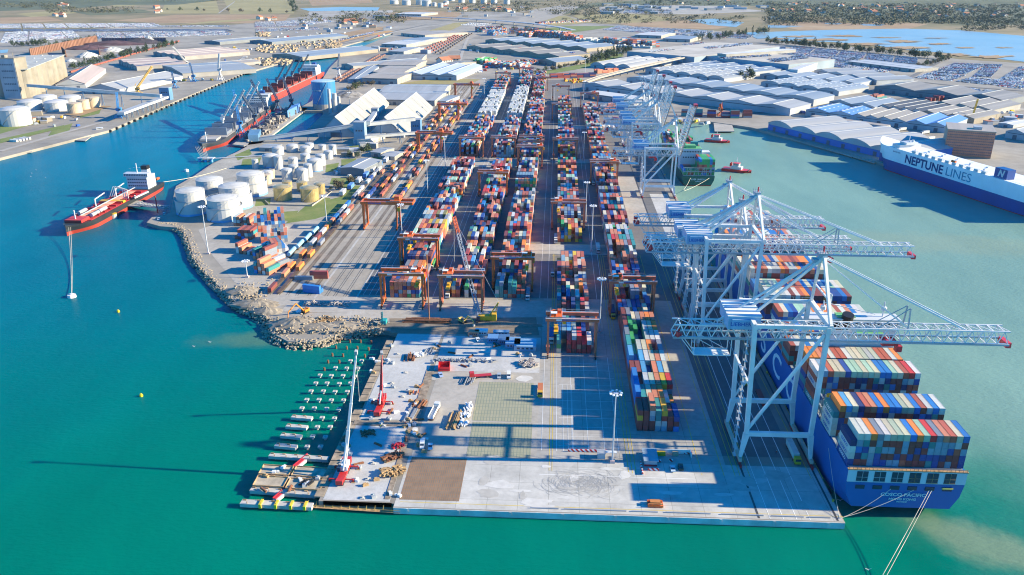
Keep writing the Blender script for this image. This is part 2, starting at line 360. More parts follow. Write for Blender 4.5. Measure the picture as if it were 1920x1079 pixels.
# rails
rm = [(x - .12, x + .12, 470, 1480) for x in (-182, -180.5, -176, -174.5, -170.2, -168.7, -164, -162.5, -156, -154.5, -145, -143.5, -139.5, -138, -133, -131.5)]
strips('track_bed_ground', [(x, x + 3.2, 474, 1480) for x in (-182.9, -176.9, -171, -164.9, -157)] + [(x, x + 2.8, 620, 1480) for x in (-146, -140.4, -133.8)] + [(-160.6, -158, 700, 1480)], mat('track_bed', (.20, .165, .13), .95, var=.3, scale=.08), 3.066)
strips('rail_track_ground', rm, RAILS, 3.07)
strips('crane_runway_ground', [(-151.3, -149.7, 466, 1480), (-124.7, -123.6, 466, 1480)], mat('runway_concrete', (.42, .40, .37)), 3.072)
strips('crane_rail_ground', [(79.6, 80.4, 258, 1090), (109.0, 109.8, 258, 1100)], mat('groove', (.06, .06, .065), .6), 3.062)
qw = M().box(-59.9, 111.7, 256.75, 257.0, .35, 3.02)
for k in range(9): qw.box(-55 + k*20, -54.2 + k*20, 256.6, 256.75, .5, 2.9)
struct('quay_wall', qw, mat('quay_face_concrete', (.55, .55, .54), .85, var=.2, scale=.15))
# the raised kerb of the pier end, fenders and bollards
kb = M()
for x0, x1 in ((-7, 4), (6, 30), (32, 42), (45, 62), (66, 82), (85, 97), (99, 107)): kb.box(x0, x1, 259.3, 259.75, 3.0, 3.45)
tag(obj('kerb', kb, mat('kerb_steel', (.30, .32, .36), .6)), kind='structure')
# tank farm greens, paths
for pts in ([G(430, 292), G(470, 275), G(540, 270), G(640, 268), G(745, 290), G(640, 408), G(560, 420), G(440, 405), G(330, 395), G(340, 352), G(400, 308)],):
    sheet('tank_farm_ground', pts, ground_mat('farm_gravel', [(.25, .235, .2), (.34, .32, .28), (.42, .40, .35)], .05, .4), 3.03)
gr = M()
for pts in ([G(535, 420), G(575, 385), G(660, 365), G(655, 392), G(590, 412)], [G(622, 335), G(668, 333), G(672, 345), G(640, 352), G(618, 346)], [G(440, 292), G(468, 280), G(472, 290), G(446, 302)], [G(700, 288), G(722, 290), G(712, 303), G(697, 298)], [G(480, 375), G(508, 372), G(506, 385), G(478, 388)], [G(655, 275), G(690, 272), G(700, 283), G(660, 286)], [G(600, 372), G(620, 372), G(600, 400), G(570, 404)],
            [G(470, 322), G(490, 320), G(492, 330), G(470, 334)], [G(505, 400), G(560, 396), G(548, 416), G(500, 412)], [G(640, 350), G(690, 348), G(676, 366), G(640, 372)], [G(455, 300), G(490, 296), G(486, 308), G(452, 312)], [G(612, 310), G(636, 306), G(630, 322), G(610, 324)], [G(640, 300), G(668, 298), G(664, 310), G(640, 312)], [G(0, 236), G(70, 224), G(62, 234), G(0, 252)], [G(150, 214), G(190, 205), G(186, 214), G(150, 222)], [G(100, 242), G(136, 232), G(130, 246), G(90, 256)]):
    gr.sheet(pts, 3.06 + len(gr.f)*.0006)
stuff('grass', gr, GRASS, 'patchy green grass around the white storage tanks', 'grass')
# ------------------------------------------------ countryside behind the port
def region(name, px, material, z):
    Z[0] += .004; z += Z[0] - 3
    return struct(name, M().sheet([G(*p) for p in px], z), material)
region('countryside_ground', [(-900, 62), (0, 62), (200, 54), (440, 47), (560, 33), (700, 30), (900, 22), (1050, 27), (1120, 45), (1250, 52), (1390, 62), (1450, 78), (1640, 92), (1800, 112), (2000, 125), (2600, 60), (2600, -40), (-900, -40)], LAND, 3.1)
OLIVE = ground_mat('meadow', [(.22, .19, .07), (.30, .255, .105), (.37, .31, .145)], .004, .05, .95)
BROWN = ground_mat('reed_bed', [(.25, .155, .08), (.33, .22, .12), (.40, .29, .17)], .006, .05, .95)
TOWN = ground_mat('gravel_yard', [(.24, .225, .2), (.33, .31, .28), (.42, .4, .37)], .01, .06, .95)
for k, (px, mm) in enumerate([
    ([(312, 3), (405, 1), (412, 26), (300, 27)], OLIVE), ([(420, 2), (546, 0), (552, 26), (432, 27)], OLIVE), ([(30, 27), (110, 20), (160, 24), (60, 33)], OLIVE),
    ([(200, 2), (290, -2), (300, 8), (215, 14)], OLIVE), ([(575, -4), (690, -6), (700, 6), (585, 12)], BROWN), ([(330, 29), (545, 28), (530, 45), (300, 44), (210, 40)], BROWN),
    ([(0, 34), (90, 32), (120, 40), (0, 46)], BROWN), ([(580, 22), (740, 20), (730, 30), (575, 34)], TOWN), ([(720, 26), (790, 20), (870, 25), (850, 36), (740, 40)], BROWN),
    ([(1075, 30), (1180, 26), (1260, 34), (1240, 46), (1100, 44)], OLIVE), ([(1160, 45), (1300, 38), (1395, 47), (1340, 56), (1190, 52)], BROWN),
    ([(1440, 46), (1560, 38), (1740, 46), (1700, 56), (1500, 58)], BROWN), ([(1555, 40), (1610, 37), (1660, 41), (1600, 45)], OLIVE),
    ([(1120, 12), (1330, 10), (1440, 22), (1300, 28), (1130, 26)], TOWN), ([(1560, 18), (1640, 14), (1680, 20), (1600, 26)], OLIVE), ([(1690, 30), (1760, 25), (1790, 31), (1720, 36)], OLIVE),
    ([(1860, 40), (1920, 34), (1990, 42), (1900, 46)], OLIVE), ([(1400, 8), (1470, 4), (1500, 10), (1430, 14)], OLIVE), ([(990, 36), (1060, 30), (1100, 44), (1040, 50)], OLIVE)]):
    region('field', px, mm, 3.16 + .01*k)
m, t, b = nodes('lagoon_water'); b.inputs['Roughness'].default_value = .3; b.inputs['Specular IOR Level'].default_value = .15
t.links.new(ramp(t, noise(t, .006, 4), [(.3, (.22, .29, .33)), (.7, (.31, .36, .38))]), b.inputs['Base Color']); LAKE = m
region('lake_water', [(1398, 66), (1440, 61), (1560, 57), (1700, 55), (1800, 58), (1960, 72), (2100, 90), (2100, 125), (1919, 117), (1840, 108), (1770, 100), (1700, 95), (1640, 86), (1560, 80), (1470, 78)], LAKE, 3.45)
for px in ([(1288, 39), (1340, 36), (1395, 43), (1380, 52), (1330, 48)], [(1440, 31), (1500, 33), (1490, 40), (1445, 37)], [(1440, 48), (1508, 50), (1470, 53), (1440, 53)], [(562, 17), (640, 14), (712, 15), (708, 21), (580, 22)], [(1545, 44), (1580, 45), (1570, 47), (1548, 46)], [(1610, 46), (1660, 47), (1650, 50), (1620, 49)], [(1395, 62), (1440, 61), (1450, 72), (1420, 74)], [(0, 95), (16, 94), (14, 100), (0, 101)]):
    region('pond_water', px, LAKE, 3.45)
rng = random.Random(5); isl = M()
for (cx, cy, w, h) in [(1580, 69, 38, 2.2), (1500, 70, 30, 2), (1690, 79, 42, 2.6), (1760, 84, 26, 1.6), (1810, 91, 20, 1.2), (1880, 91, 22, 1), (1540, 76, 60, 2.6), (1620, 84, 50, 3), (1700, 91, 46, 3), (1790, 104, 40, 3), (1660, 72, 30, 1), (1460, 74, 20, 2), (1860, 108, 50, 3), (1750, 73, 26, .8)]:
    n = 19; isl.sheet([G(cx + w*math.cos(6.283*k/n)*rng.uniform(.35, 1.25), cy + h*math.sin(6.283*k/n)*rng.uniform(.3, 1.2)) for k in range(n)], 4.3 + cx*1e-4)
struct('mud_bank_ground', isl, BROWN)
SCRUB = ground_mat('scrubland', [(.045, .065, .03), (.10, .115, .05), (.20, .18, .09)], .004, .02, .95)
region('scrub_ground', [(1440, 3), (1700, 0), (2000, 2), (2000, 44), (1840, 50), (1700, 42), (1560, 34), (1440, 26)], SCRUB, 3.3); region('scrub_ground', [(1000, 22), (1120, 6), (1280, -2), (1440, 0), (1440, 10), (1250, 10), (1110, 14), (1060, 28)], SCRUB, 3.3); region('scrub_ground', [(-100, -6), (160, -8), (330, -3), (300, 3), (150, 16), (0, 22), (-100, 24)], SCRUB, 3.3); region('scrub_ground', [(130, 22), (260, 18), (290, 24), (170, 30)], SCRUB, 3.31)
# roads
def road(px, w, material, z, name='road'):
    pts = [Vector((*G(*p), 0)) for p in px]; m = M(); L = []; R = []
    for k, p in enumerate(pts):
        d = (pts[min(k+1, len(pts)-1)] - pts[max(k-1, 0)]).normalized(); n = Vector((-d.y, d.x, 0)); L.append(p + n*w/2); R.append(p - n*w/2)
    for k in range(len(pts)-1): m.add([(*L[k].xy, z), (*R[k].xy, z), (*R[k+1].xy, z), (*L[k+1].xy, z)], [(0, 1, 2, 3)])
    for k, f in enumerate(m.f): m.f[k] = f if True else f
    return struct(name, m, material)
road([(480, 88), (560, 82), (640, 80), (700, 68), (790, 52), (860, 43), (960, 40)], 14, TANC, 3.12); road([(620, 86), (690, 76), (735, 60), (800, 47)], 10, ASPH, 3.13)
road([(780, 44), (860, 38), (960, 26), (1060, 10)], 12, TANC, 3.14); road([(1000, 62), (1100, 52), (1210, 42), (1300, 31), (1420, 25)], 12, ASPH, 3.15); road([(410, 26), (440, 4)], 8, TANC, 3.5)
road([(0, 62), (200, 56), (440, 50), (560, 37), (700, 31)], 10, TANC, 3.36); road([(1000, 136), (1100, 118), (1160, 98), (1220, 82)], 10, TANC, 3.1)
region('canal_bank_ground', [(560, 107), (655, 78), (738, 60), (728, 58), (650, 74), (556, 102)], mat('dry_reeds', (.42, .25, .10), .9, scale=.03), 3.1)
region('rail_yard', [(960, 44), (1000, 20), (1060, 10), (1090, 14), (1040, 34), (1000, 46)], RAIL, 3.55); region('rail_yard', [(780, 100), (870, 60), (905, 62), (830, 104)], RAIL, 3.1)
# hills that close the view
def hill(px0, px1, y0, h, d, seed):
    m = M(); r = random.Random(seed); nx, ny = 40, 10; a = Vector((*G(px0, y0), 0)); bb = Vector((*G(px1, y0), 0)); ax = (bb - a); n = Vector((-ax.y, ax.x, 0)).normalized()
    vs = []
    for j in range(ny + 1):
        for i in range(nx + 1):
            u, v = i/nx, j/ny; p = a + ax*u + n*d*v
            z = h*math.sin(math.pi*min(1, v*.75))*(.6 + .4*math.sin(u*9 + seed))*min(1, u*5, (1-u)*5) + r.uniform(0, h*.05)*min(1, v*4)
            vs.append((p.x, p.y, 3.2 + z))
    m.add(vs, [(j*(nx+1)+i, j*(nx+1)+i+1, (j+1)*(nx+1)+i+1, (j+1)*(nx+1)+i) for j in range(ny) for i in range(nx)])
    return struct('hill', m, ground_mat('wooded_slope', [(.04, .06, .03), (.09, .105, .05), (.16, .16, .08)], .006, .02, .95))
hill(1300, 2600, 12, 150, 3600, 3); hill(-600, 330, 10, 90, 2600, 8)
# ================================================================ CONTAINER CRANES
WPAINT = mat('white_crane_paint', (.68, .68, .67), .45, var=.12, scale=.15); ORANGE = mat('orange_crane_paint', (.62, .135, .03), .45, var=.2, scale=.3)
REDP = mat('red_crane_paint', (.5, .03, .04), .45); FADED = mat('faded_orange_paint', (.52, .15, .075), .5, var=.2, scale=.3)
GREYP = mat('grey_machinery', (.34, .37, .40), .5); BLUEH = mat('pale_blue_housing', (.22, .40, .58), .45, var=.1); DARK = mat('dark_rubber', (.025, .025, .028), .8)
ROOFW = mat('white_sheet_roof', (.72, .72, .70), .5, var=.08); YELLOW = mat('yellow_machine_paint', (.66, .38, .02), .5, var=.15); BLUEL = mat('blue_lettering', (.01, .10, .42), .5)
GLASS = mat('dark_glass', (.03, .05, .08), .1, var=.1); CABLE = mat('steel_rope', (.55, .54, .5), .5); GALV = mat('galvanised_steel', (.48, .50, .52), .4, .3)
def sts(label, yc, up=False, h=66., apex=91., back=50., tip=184., rail=(80., 109.4), half=14., gz=56., pw=1.7, group='ship to shore cranes along the quay'):
    "ship-to-shore crane; its own origin on the landside rail, x towards the ship"
    X0 = rail[0]; L = rail[1] - rail[0]; c = thing('ship_to_shore_crane', label, 'container crane', (X0, yc, 3.0), 0, group)
    H = h - 3; A = apex - 3; gz -= 3; cb = 14.5*(h/66)
    for sx_ in (0, L):
        for sy in (-half, half):
            m = M(); sgn = 1 if sx_ == 0 else -1
            m.bar((sx_, sy, 1.8), (sx_ + sgn*1.6, sy, cb), 1.1, 1.1, w2=pw*1.35); m.bar((sx_ + sgn*1.6, sy, cb), (sx_ + (sgn*.9 if sx_ else 0), sy*.96, H), pw, pw); obj('leg', m, WPAINT, c)
    for sx_ in (0, L):
        m = M().bar((sx_, -half - 2, 2.6), (sx_, half + 2, 2.6), 1.3, 1.6); obj('sill_beam', m, mat('ochre_sill', (.5, .42, .33), .6) if not up else WPAINT, c)
        for sy in (-half, half):
            b = M()
            for k in (-3.2, -1.1, 1.1, 3.2):
                b.cbox(sx_, sy + k, .35, .7, 1.6, 1.2); b.tube((sx_ - .3, sy + k - .45, .4), (sx_ + .3, sy + k - .45, .4), .4, 8); b.tube((sx_ - .3, sy + k + .45, .4), (sx_ + .3, sy + k + .45, .4), .4, 8)
            obj('bogie', b, REDP, c)
    for sy in (-half, half):
        m = M().bar((1.6, sy, cb), (L - 1.6, sy, cb), 1.5, 1.9); obj('portal_beam', m, WPAINT, c)
        m = M().bar((0, sy*.96, H), (L, sy*.96, H), 1.3, 1.5); obj('top_beam', m, WPAINT, c)
        m = M().tube((1.2, sy, cb + 1), (L*.93, sy*.97, H - 3), .75, 8); obj('brace', m, WPAINT, c)
    m = M()
    for sx_ in (0, L): obj('cross_beam', M().bar((sx_, -half, H), (sx_, half, H), 1.6, 2.0), WPAINT, c)
    m.bar((0, -half, H*.6), (0, half, H*.6), .9); obj('cross_beam', m, WPAINT, c)
    # A-frame
    m = M(); ax = L - 2.5
    for sy in (-half*.96, half*.96): m.bar((L, sy, H), (ax, sy*.15, A), 1.15, 1.15)
    m.bar((ax, -2.2, A), (ax, 2.2, A), 1.6); m.bar((L - 1, -half*.6, H + (A-H)*.4), (L - 1, half*.6, H + (A-H)*.4), .6); obj('mast', m, WPAINT, c)
    hd = M().cbox(ax - .5, 0, A + .3, 3.2, 4.2, 1.4).cbox(ax - 2.4, 0, A - 2.2, 3, 3.4, 1.2)
    for k in range(5): hd.tube((ax - 2 + k, -2.2, A + 1.6), (ax - 2 + k, -2.2, A + 2.9), .12, 5); hd.tube((ax - 2 + k, 2.2, A + 1.6), (ax - 2 + k, 2.2, A + 2.9), .12, 5)
    obj('mast_head', hd, GREYP, c); obj('warning_light', M().tube((ax, 0, A + 1.5), (ax, 0, A + 4.2), .35, 6), REDP, c)
    m = M()
    for sy in (-3, 3): m.bar((ax, sy*.4, A), (.5, sy*1.2, H), .85, 1.05)
    m.bar((ax, 0, A), (back - X0 + 18, 0, gz + 6), .6, .8); obj('backstay', m, WPAINT, c)
    # girder over the quay and boom over the ship
    bx = back - X0; tx = tip - X0; gh = 5.4
    m = M().truss((bx, 0, gz), (L + 3, 0, gz), 6.5, gh, 12, .33); obj('girder', m, WPAINT, c)
    m = M()
    for sy in (-3.6, 3.6): m.bar((bx, sy, gz - .2), (L + 3, sy, gz - .2), .5, .9)
    for k in range(14): m.bar((bx + 2 + k*(L + 1 - bx)/14, -3.4, gz - .3), (bx + 2 + k*(L + 1 - bx)/14, 3.4, gz - .3), .35)
    obj('walkway', m, GREYP, c)
    if not up:
        m = M().truss((L + 3, 0, gz), (tx, 0, gz), 6.5, gh, 17, .32)
        bm = obj('boom', m, WPAINT, c)
        r = M()
        for sy in (-3.6, 3.6): r.bar((L + 3, sy, gz - .3), (tx + .5, sy, gz - .3), .5, .8)
        obj('trolley_rail', r, GREYP, bm)
        s = M()
        for sy in (-1.6, 1.6): s.bar((ax, sy, A), (tx - 17, sy*1.6, gz + gh), .5, .7)
        for sy in (-1.2, 1.2): s.bar((ax, sy, A - 1), (L + 35, sy*2, gz + gh), .3, .4)
        obj('forestay', s, WPAINT, c)
        s = M()
        for sy in (-2.6, 2.6): s.bar((tx - 40, sy, gz + gh), (tx - 40, sy*.6, gz + gh + 8.6), .5); s.bar((tx - 52, sy, gz + gh), (tx - 40, sy*.6, gz + gh + 8.6), .3)
        obj('stay_post', s, GREYP, c)
        obj('boom_tip', M().cbox(tx + .6, 0, gz - 1.8, 2, 6.6, 2.2), REDP, c)
        tr = M().cbox(tx - 46, 0, gz - 2.2, 6.5, 6.0, 1.5).cbox(tx - 42, -1.5, gz - 5, 2.4, 2.4, 2.6); obj('trolley', tr, REDP, c)
    else:
        a = math.radians(76); q = (L + 3 + math.cos(a)*(tx - L - 3), 0, gz + math.sin(a)*(tx - L - 3))
        bm = obj('boom', M().truss((L + 3, 0, gz), q, 6, 4.4, 14, .42), WPAINT, c)
        r = M()
        for sy in (-3.4, 3.4): r.bar((L + 3.6, sy, gz), (q[0] + .7, sy, q[2]), .5, .8)
        obj('trolley_rail', r, mat('rusty_rail', (.42, .25, .17), .6), bm)
        obj('boom_tip', M().cbox(q[0], 0, q[2] - 1, 3, 6.6, 2.6), REDP, c)
        s = M()
        for sy in (-1.4, 1.4):
            k = Vector((L + 3, 0, gz)).lerp(Vector(q), .42); kk = k + Vector((-2, sy*1.5, 0)); mid = Vector((ax - 7, sy, A + 16)); s.bar((ax, sy, A), mid, .4); s.bar(mid, kk, .4)
        obj('forestay', s, WPAINT, c)
        obj('trolley', M().cbox(8, 0, gz - 2.4, 6, 6, 1.6).cbox(11, -1.5, gz - 5, 2.4, 2.4, 2.6), REDP, c)
    # back end of the girder and its hanging platform
    e = M()
    for k in range(5): e.cbox(bx + .6 + rnd()*2.4, U(-4, 4), gz + U(-1.5, 2.6), U(.7, 1.6), U(.8, 1.8), U(1, 2.4), U(0, 1))
    obj('counterweight', e, REDP, c)
    p = M()
    for sy in (-3.4, 3.4):
        p.bar((bx + 3, sy, gz), (bx + 9, sy, gz - 8), .3); p.bar((bx + 9, sy, gz - 8), (bx + 24, sy, gz - 8), .35); p.bar((bx + 24, sy, gz - 8), (bx + 24, sy, gz), .3); p.bar((bx + 9, sy, gz), (bx + 23, sy, gz - 8), .22); p.bar((bx + 9, sy, gz - 8), (bx + 9, sy, gz), .25)
    p.box(bx + 9, bx + 24, -3.4, 3.4, gz - 8.2, gz - 8.0); obj('service_platform', p, WPAINT, c)
    # machinery house
    hx = -9.5; hz = gz + 6.2
    mh = obj('machinery_house', M().box(hx, hx + 13, -8.5, 8.5, hz, hz + 5.6).box(hx + 1.5, hx + 10, -9.4, -8.5, hz + .6, hz + 4.6), BLUEH, c)
    rf = M().box(hx - .3, hx + 13.3, -8.8, 8.8, hz + 5.6, hz + 5.9); obj('roof', rf, ROOFW, mh)
    rb = M()
    for k in range(5): rb.box(hx - .2, hx + 13.2, -8 + k*3.9, -7.6 + k*3.9, hz + 5.9, hz + 6.5)
    obj('roof_rib', rb, BLUEH, mh)
    text("LIEBHERR" if not up else "KONECRANES", 2.3, BLUEL, 'lettering', mh, (hx + 5.7, -9.43, hz + 2.6), (math.pi/2, 0, 0), .04, bold=.03)
    for sx_ in (hx + 1, hx + 12):
        for sy in (-7, 7): obj('house_support', M().bar((sx_, sy*.6, gz + 2), (sx_, sy, hz), .5), WPAINT, c)
    # operator stairs on the landside leg
    st = M(); z = 3
    while z < H - 8: st.box(-2.6, -1.2, -half + .4, -half + 3.4, z, z + .15); st.bar((-1.9, -half + .6, z), (-1.9, -half + 3.2, z + 3.4), .5, .12); st.bar((-2.6, -half + .4, z), (-2.6, -half + .4, z + 3.4), .1); st.bar((-2.6, -half + 3.4, z), (-2.6, -half + 3.4, z + 3.4), .1); z += 3.4
    obj('stairway', st, GALV, c)
    for sy in (-half*.96 - .7, half*.96 + .7):
        ra = M().bar((0, sy, H + 1.7), (L, sy, H + 1.7), .1)
        for k in range(9): ra.bar((L*k/8, sy, H + .6), (L*k/8, sy, H + 1.7), .09)
        obj('handrail', ra, GALV, c)
    return c
sts('tall white ship crane nearest the open pier end, boom lowered over the ship stern', 309)
sts('tall white ship crane with lowered boom, second along the quay from the pier end', 420, h=65, apex=86.5, tip=191, back=50, gz=55)
sts('shorter white ship crane with lowered boom, tight behind the second tall crane', 451, h=57, apex=74, tip=169, back=52, gz=48.5, half=11, pw=1.4)
sts('short white ship crane with lowered boom near the bow of the blue ship', 490, h=57, apex=75.5, tip=166, back=50, gz=48.5, half=11, pw=1.4)
for lab, y, apx, hh in (('white ship crane with raised boom standing alone on the sunlit quay', 733, 73, 48), ('white ship crane with raised boom, next behind the lone raised crane', 868, 68, 46), ('white ship crane with raised boom in the middle of the far cluster', 905, 66, 46), ('white ship crane with raised boom, second from the far end of the quay', 965, 66, 46), ('farthest white ship crane with raised boom on the container quay', 1030, 62, 44)):
    sts(lab, y, up=True, h=hh, apex=apx, back=52, tip=158, gz=hh - 8, half=10.5, pw=1.3)
# ---------------------------------------------------------------- rubber tyred gantries
def rtg(span=25.5, h=21.5, material=ORANGE):
    c = thing('yard_gantry_crane', 'x', 'gantry crane'); S2 = span/2; D = 4.2
    for sx_ in (-S2, S2):
        for sy in (-D, D):
            obj('leg', M().bar((sx_, sy*1.25, 1.6), (sx_, sy, h - 1), .95, 1.0, w2=1.25), material, c)
        w = M()
        for sy in (-D - 1.8, -D + .2, D - .2, D + 1.8): w.tube((sx_ - .4, sy*1.2, .75), (sx_ + .4, sy*1.2, .75), .75, 10)
        obj('wheel', w, DARK, c)
        obj('sill_beam', M().bar((sx_, -D*1.6, 1.7), (sx_, D*1.6, 1.7), 1.0, .8), material, c)
        obj('tie_beam', M().bar((sx_, -D, h - 1.6), (sx_, D, h - 1.6), .8, 1.1), material, c)
    for sy in (-D, D):
        g = obj('girder', M().bar((-S2 - 1.4, sy, h), (S2 + 1.4, sy, h), 1.15, 1.75), material, c)
        r = M().bar((-S2 - 1.4, sy*1.28, h + 1.9), (S2 + 1.4, sy*1.28, h + 1.9), .12); r.box(-S2 - 1.4, S2 + 1.4, sy*1.15 - .45, sy*1.15 + .45, h + .9, h + .98)
        for k in range(9): r.bar((-S2 - 1.4 + k*(span + 2.8)/8, sy*1.28, h + .9), (-S2 - 1.4 + k*(span + 2.8)/8, sy*1.28, h + 1.9), .1)
        obj('walkway', r, GALV, g)
    obj('power_house', M().box(-S2 - 1.0, -S2 + .9, -3, 3, 2.4, 4.9), material, c)
    text("KONECRANES", 1.25, BLUEL, 'lettering', c, (-2, -D - .6, h + .1), (math.pi/2, 0, 0), .03, bold=.03)
    obj('nameplate', M().box(-8.5, -5.6, -D - .64, -D - .58, h - .5, h + .5), ROOFW, c)
    return c
def trolley_for(c, x, h=21.5):
    t = obj('trolley', M().box(x - 3.2, x + 3.2, -4.4, 4.4, h + 1.1, h + 1.7).cbox(x - 1.4, -1.5, h + 1.7, 2.4, 3, 1.3).cbox(x + 1.6, 1.6, h + 1.7, 2, 2.6, 1.7).tube((x - 2, 2.6, h + 2.4), (x + 2, 2.6, h + 2.4), .6), REDP if False else ORANGE, c)
    r = M()
    for k in (-3, 3):
        r.bar((x + k, -4.3, h + 1.7), (x + k, -4.3, h + 3.2), .12); r.bar((x + k, 4.3, h + 1.7), (x + k, 4.3, h + 3.2), .12); r.bar((x + k, -4.3, h + 3.2), (x + k, 4.3, h + 3.2), .12)
    r.box(x - 3, x + .4, -4.2, -1.4, h + 3.4, h + 3.6); obj('canopy', r, ROOFW, t)
    cab = obj('cabin', M().box(x + 3.3, x + 5.1, -2.4, -.2, h - 3.4, h - .9), YELLOW, t)
    obj('spreader', M().box(x - 1.2, x + 1.2, -6, 6, h - 7.6, h - 7.1).box(x - .9, x + .9, -1.4, 1.4, h - 7.1, h - 5.8).bar((x - .8, -1, h - 5.8), (x - .8, -1, h + 1), .1).bar((x + .8, 1, h - 5.8), (x + .8, 1, h + 1), .1), YELLOW, t)
BLK = {'A': -92, 'B': -55.5, 'C': -26, 'D': 10.8, 'E': 47.5}
RT = rtg(); RTF = rtg(material=FADED)
RTGS = [(RT, BLK['A'], 459, 9, 'bright orange yard gantry at the seaward end of the leftmost container block'), (RT, BLK['A'] - 1, 528, -7, 'orange yard gantry just behind the first gantry on the leftmost block'),
        (RTF, BLK['B'], 457, -8, 'faded red yard gantry straddling the stack behind the yellow crawler crane'), (RT, BLK['C'], 492, 9, 'orange yard gantry at the seaward end of the block beside the middle lane'),
        (RTF, BLK['D'], 396, -8.5, 'orange yard gantry standing farthest out on the pier by the blue cabins'), (RTF, BLK['E'], 453, -9, 'rust orange yard gantry over the long stack nearest the ship cranes'),
        (RT, BLK['B'] - 1, 724, 6, 'bright orange yard gantry halfway up the second block from the left'), (RTF, BLK['D'] + .5, 626, -8, 'rust red gantry on the middle block just behind the concrete cross lane'),
        (RTF, BLK['E'], 772, 8, 'rust red gantry over the stack opposite the lone raised crane'), (RTF, BLK['A'] - .5, 884, 7, 'red gantry on the leftmost block by the second cross lane'),
        (RTF, BLK['B'] - 2, 887, 6, 'red gantry on the second block by the second cross lane'), (RTF, BLK['C'] - .5, 840, 10, 'nearest of three red gantries bunched on the middle left block'),
        (RTF, BLK['C'] - .5, 868, 9, 'middle one of three red gantries bunched on the middle left block'), (RTF, BLK['C'] - .5, 893, 9, 'farthest of three red gantries bunched on the middle left block'),
        (RTF, BLK['D'], 880, -7, 'red gantry straddling the middle block by the second cross lane'), (RTF, BLK['D'] - 3, 1128, 5, 'red gantry on the middle block by the third cross lane'),
        (RTF, BLK['D'] - 4, 1312, -5, 'red gantry near the far end of the middle block'), (RTF, BLK['E'] + 2, 1234, 6, 'red gantry at the far end of the rightmost block'),
        (RTF, BLK['A'] - 4, 1480, 5, 'small distant red gantry at the far end of the leftmost block'), (RTF, BLK['B'] - 2, 1560, -5, 'small distant red gantry at the far end of the second block'), (RTF, BLK['C'] - 2, 1420, 5, 'small distant red gantry at the far end of the middle left block')]
seen = set()
for src, x, y, tx_, lab in RTGS:
    if src.name not in seen:
        seen.add(src.name); c = src; c.location = (x, y, 3.1); c['label'] = lab; c['group'] = 'gantry cranes over the container blocks'
        KIDS[src.name] = [(k, list(k.children)) for k in c.children]
    else: c = dup(src, (x, y, 3.1), 0, lab, 'gantry cranes over the container blocks')
    trolley_for(c, tx_)
# ---------------------------------------------------------------- rail mounted gantries
def rmg():
    c = thing('rail_gantry_crane', 'x', 'gantry crane'); h = 20.5; S2 = 13.2
    for sx_ in (-S2, S2):
        for sy in (-5, 5): obj('leg', M().bar((sx_, sy*1.4, 1.4), (sx_, sy, h), 1.1, 1.1, w2=2.2 if sx_ < 0 else 1.2), ORANGE, c)
        obj('sill_beam', M().bar((sx_, -9, 1.4), (sx_, 9, 1.4), 1.2, 1.1), ORANGE, c)
        b = M()
        for k in (-8, -6, 6, 8): b.cbox(sx_, k, .1, .8, 1.5, 1.0)
        obj('bogie', b, DARK, c)
    for sy in (-5, 5):
        g = obj('girder', M().bar((-S2 - 2, sy, h + 1), (S2 + 13, sy, h + 1), 1.5, 2.2), ORANGE, c)
        r = M().bar((-S2 - 2, sy*1.25, h + 3), (S2 + 13, sy*1.25, h + 3), .12)
        for k in range(11): r.bar((-S2 - 2 + k*4.1, sy*1.25, h + 2), (-S2 - 2 + k*4.1, sy*1.25, h + 3), .1)
        obj('handrail', r, GALV, g)
    obj('end_beam', M().bar((-S2 - 2, -5, h + 1), (-S2 - 2, 5, h + 1), 1, 1.8), ORANGE, c); obj('end_beam', M().bar((S2 + 13, -5, h + 1), (S2 + 13, 5, h + 1), 1, 1.8), ORANGE, c)
    t = obj('trolley', M().box(S2 - 5, S2 + 3, -5.5, 5.5, h + 2.2, h + 3.4).box(S2 - 2, S2 + 2, -3, 3, h + 3.4, h + 6), ORANGE, c)
    obj('cabin', M().box(S2 + 1, S2 + 3.4, -7.4, -5.4, h - 5, h - 2), YELLOW, t); obj('walkway', M().box(-S2 + 2, S2 - 6, 2, 4, h + 2.3, h + 2.8), GALV, c)
    text("KONECRANES", 1.6, BLUEL, 'lettering', c, (-4, -5.8, h + 1), (math.pi/2, 0, 0), .03, bold=.03)
    return c
R0 = rmg(); R0.location = (-138, 618, 3.1); R0['label'] = 'wide orange rail gantry spanning the tracks, nearest the water'; R0['group'] = 'rail gantry cranes over the sidings'
for y, x, lab in ((910, -143, 'wide orange rail gantry over the tracks by the white gabled sheds'), (1120, -148, 'wide red rail gantry, third along the sidings from the water'), (1322, -150, 'farthest wide red rail gantry over the sidings')):
    dup(R0, (x, y, 3.1), 0, lab, 'rail gantry cranes over the sidings')
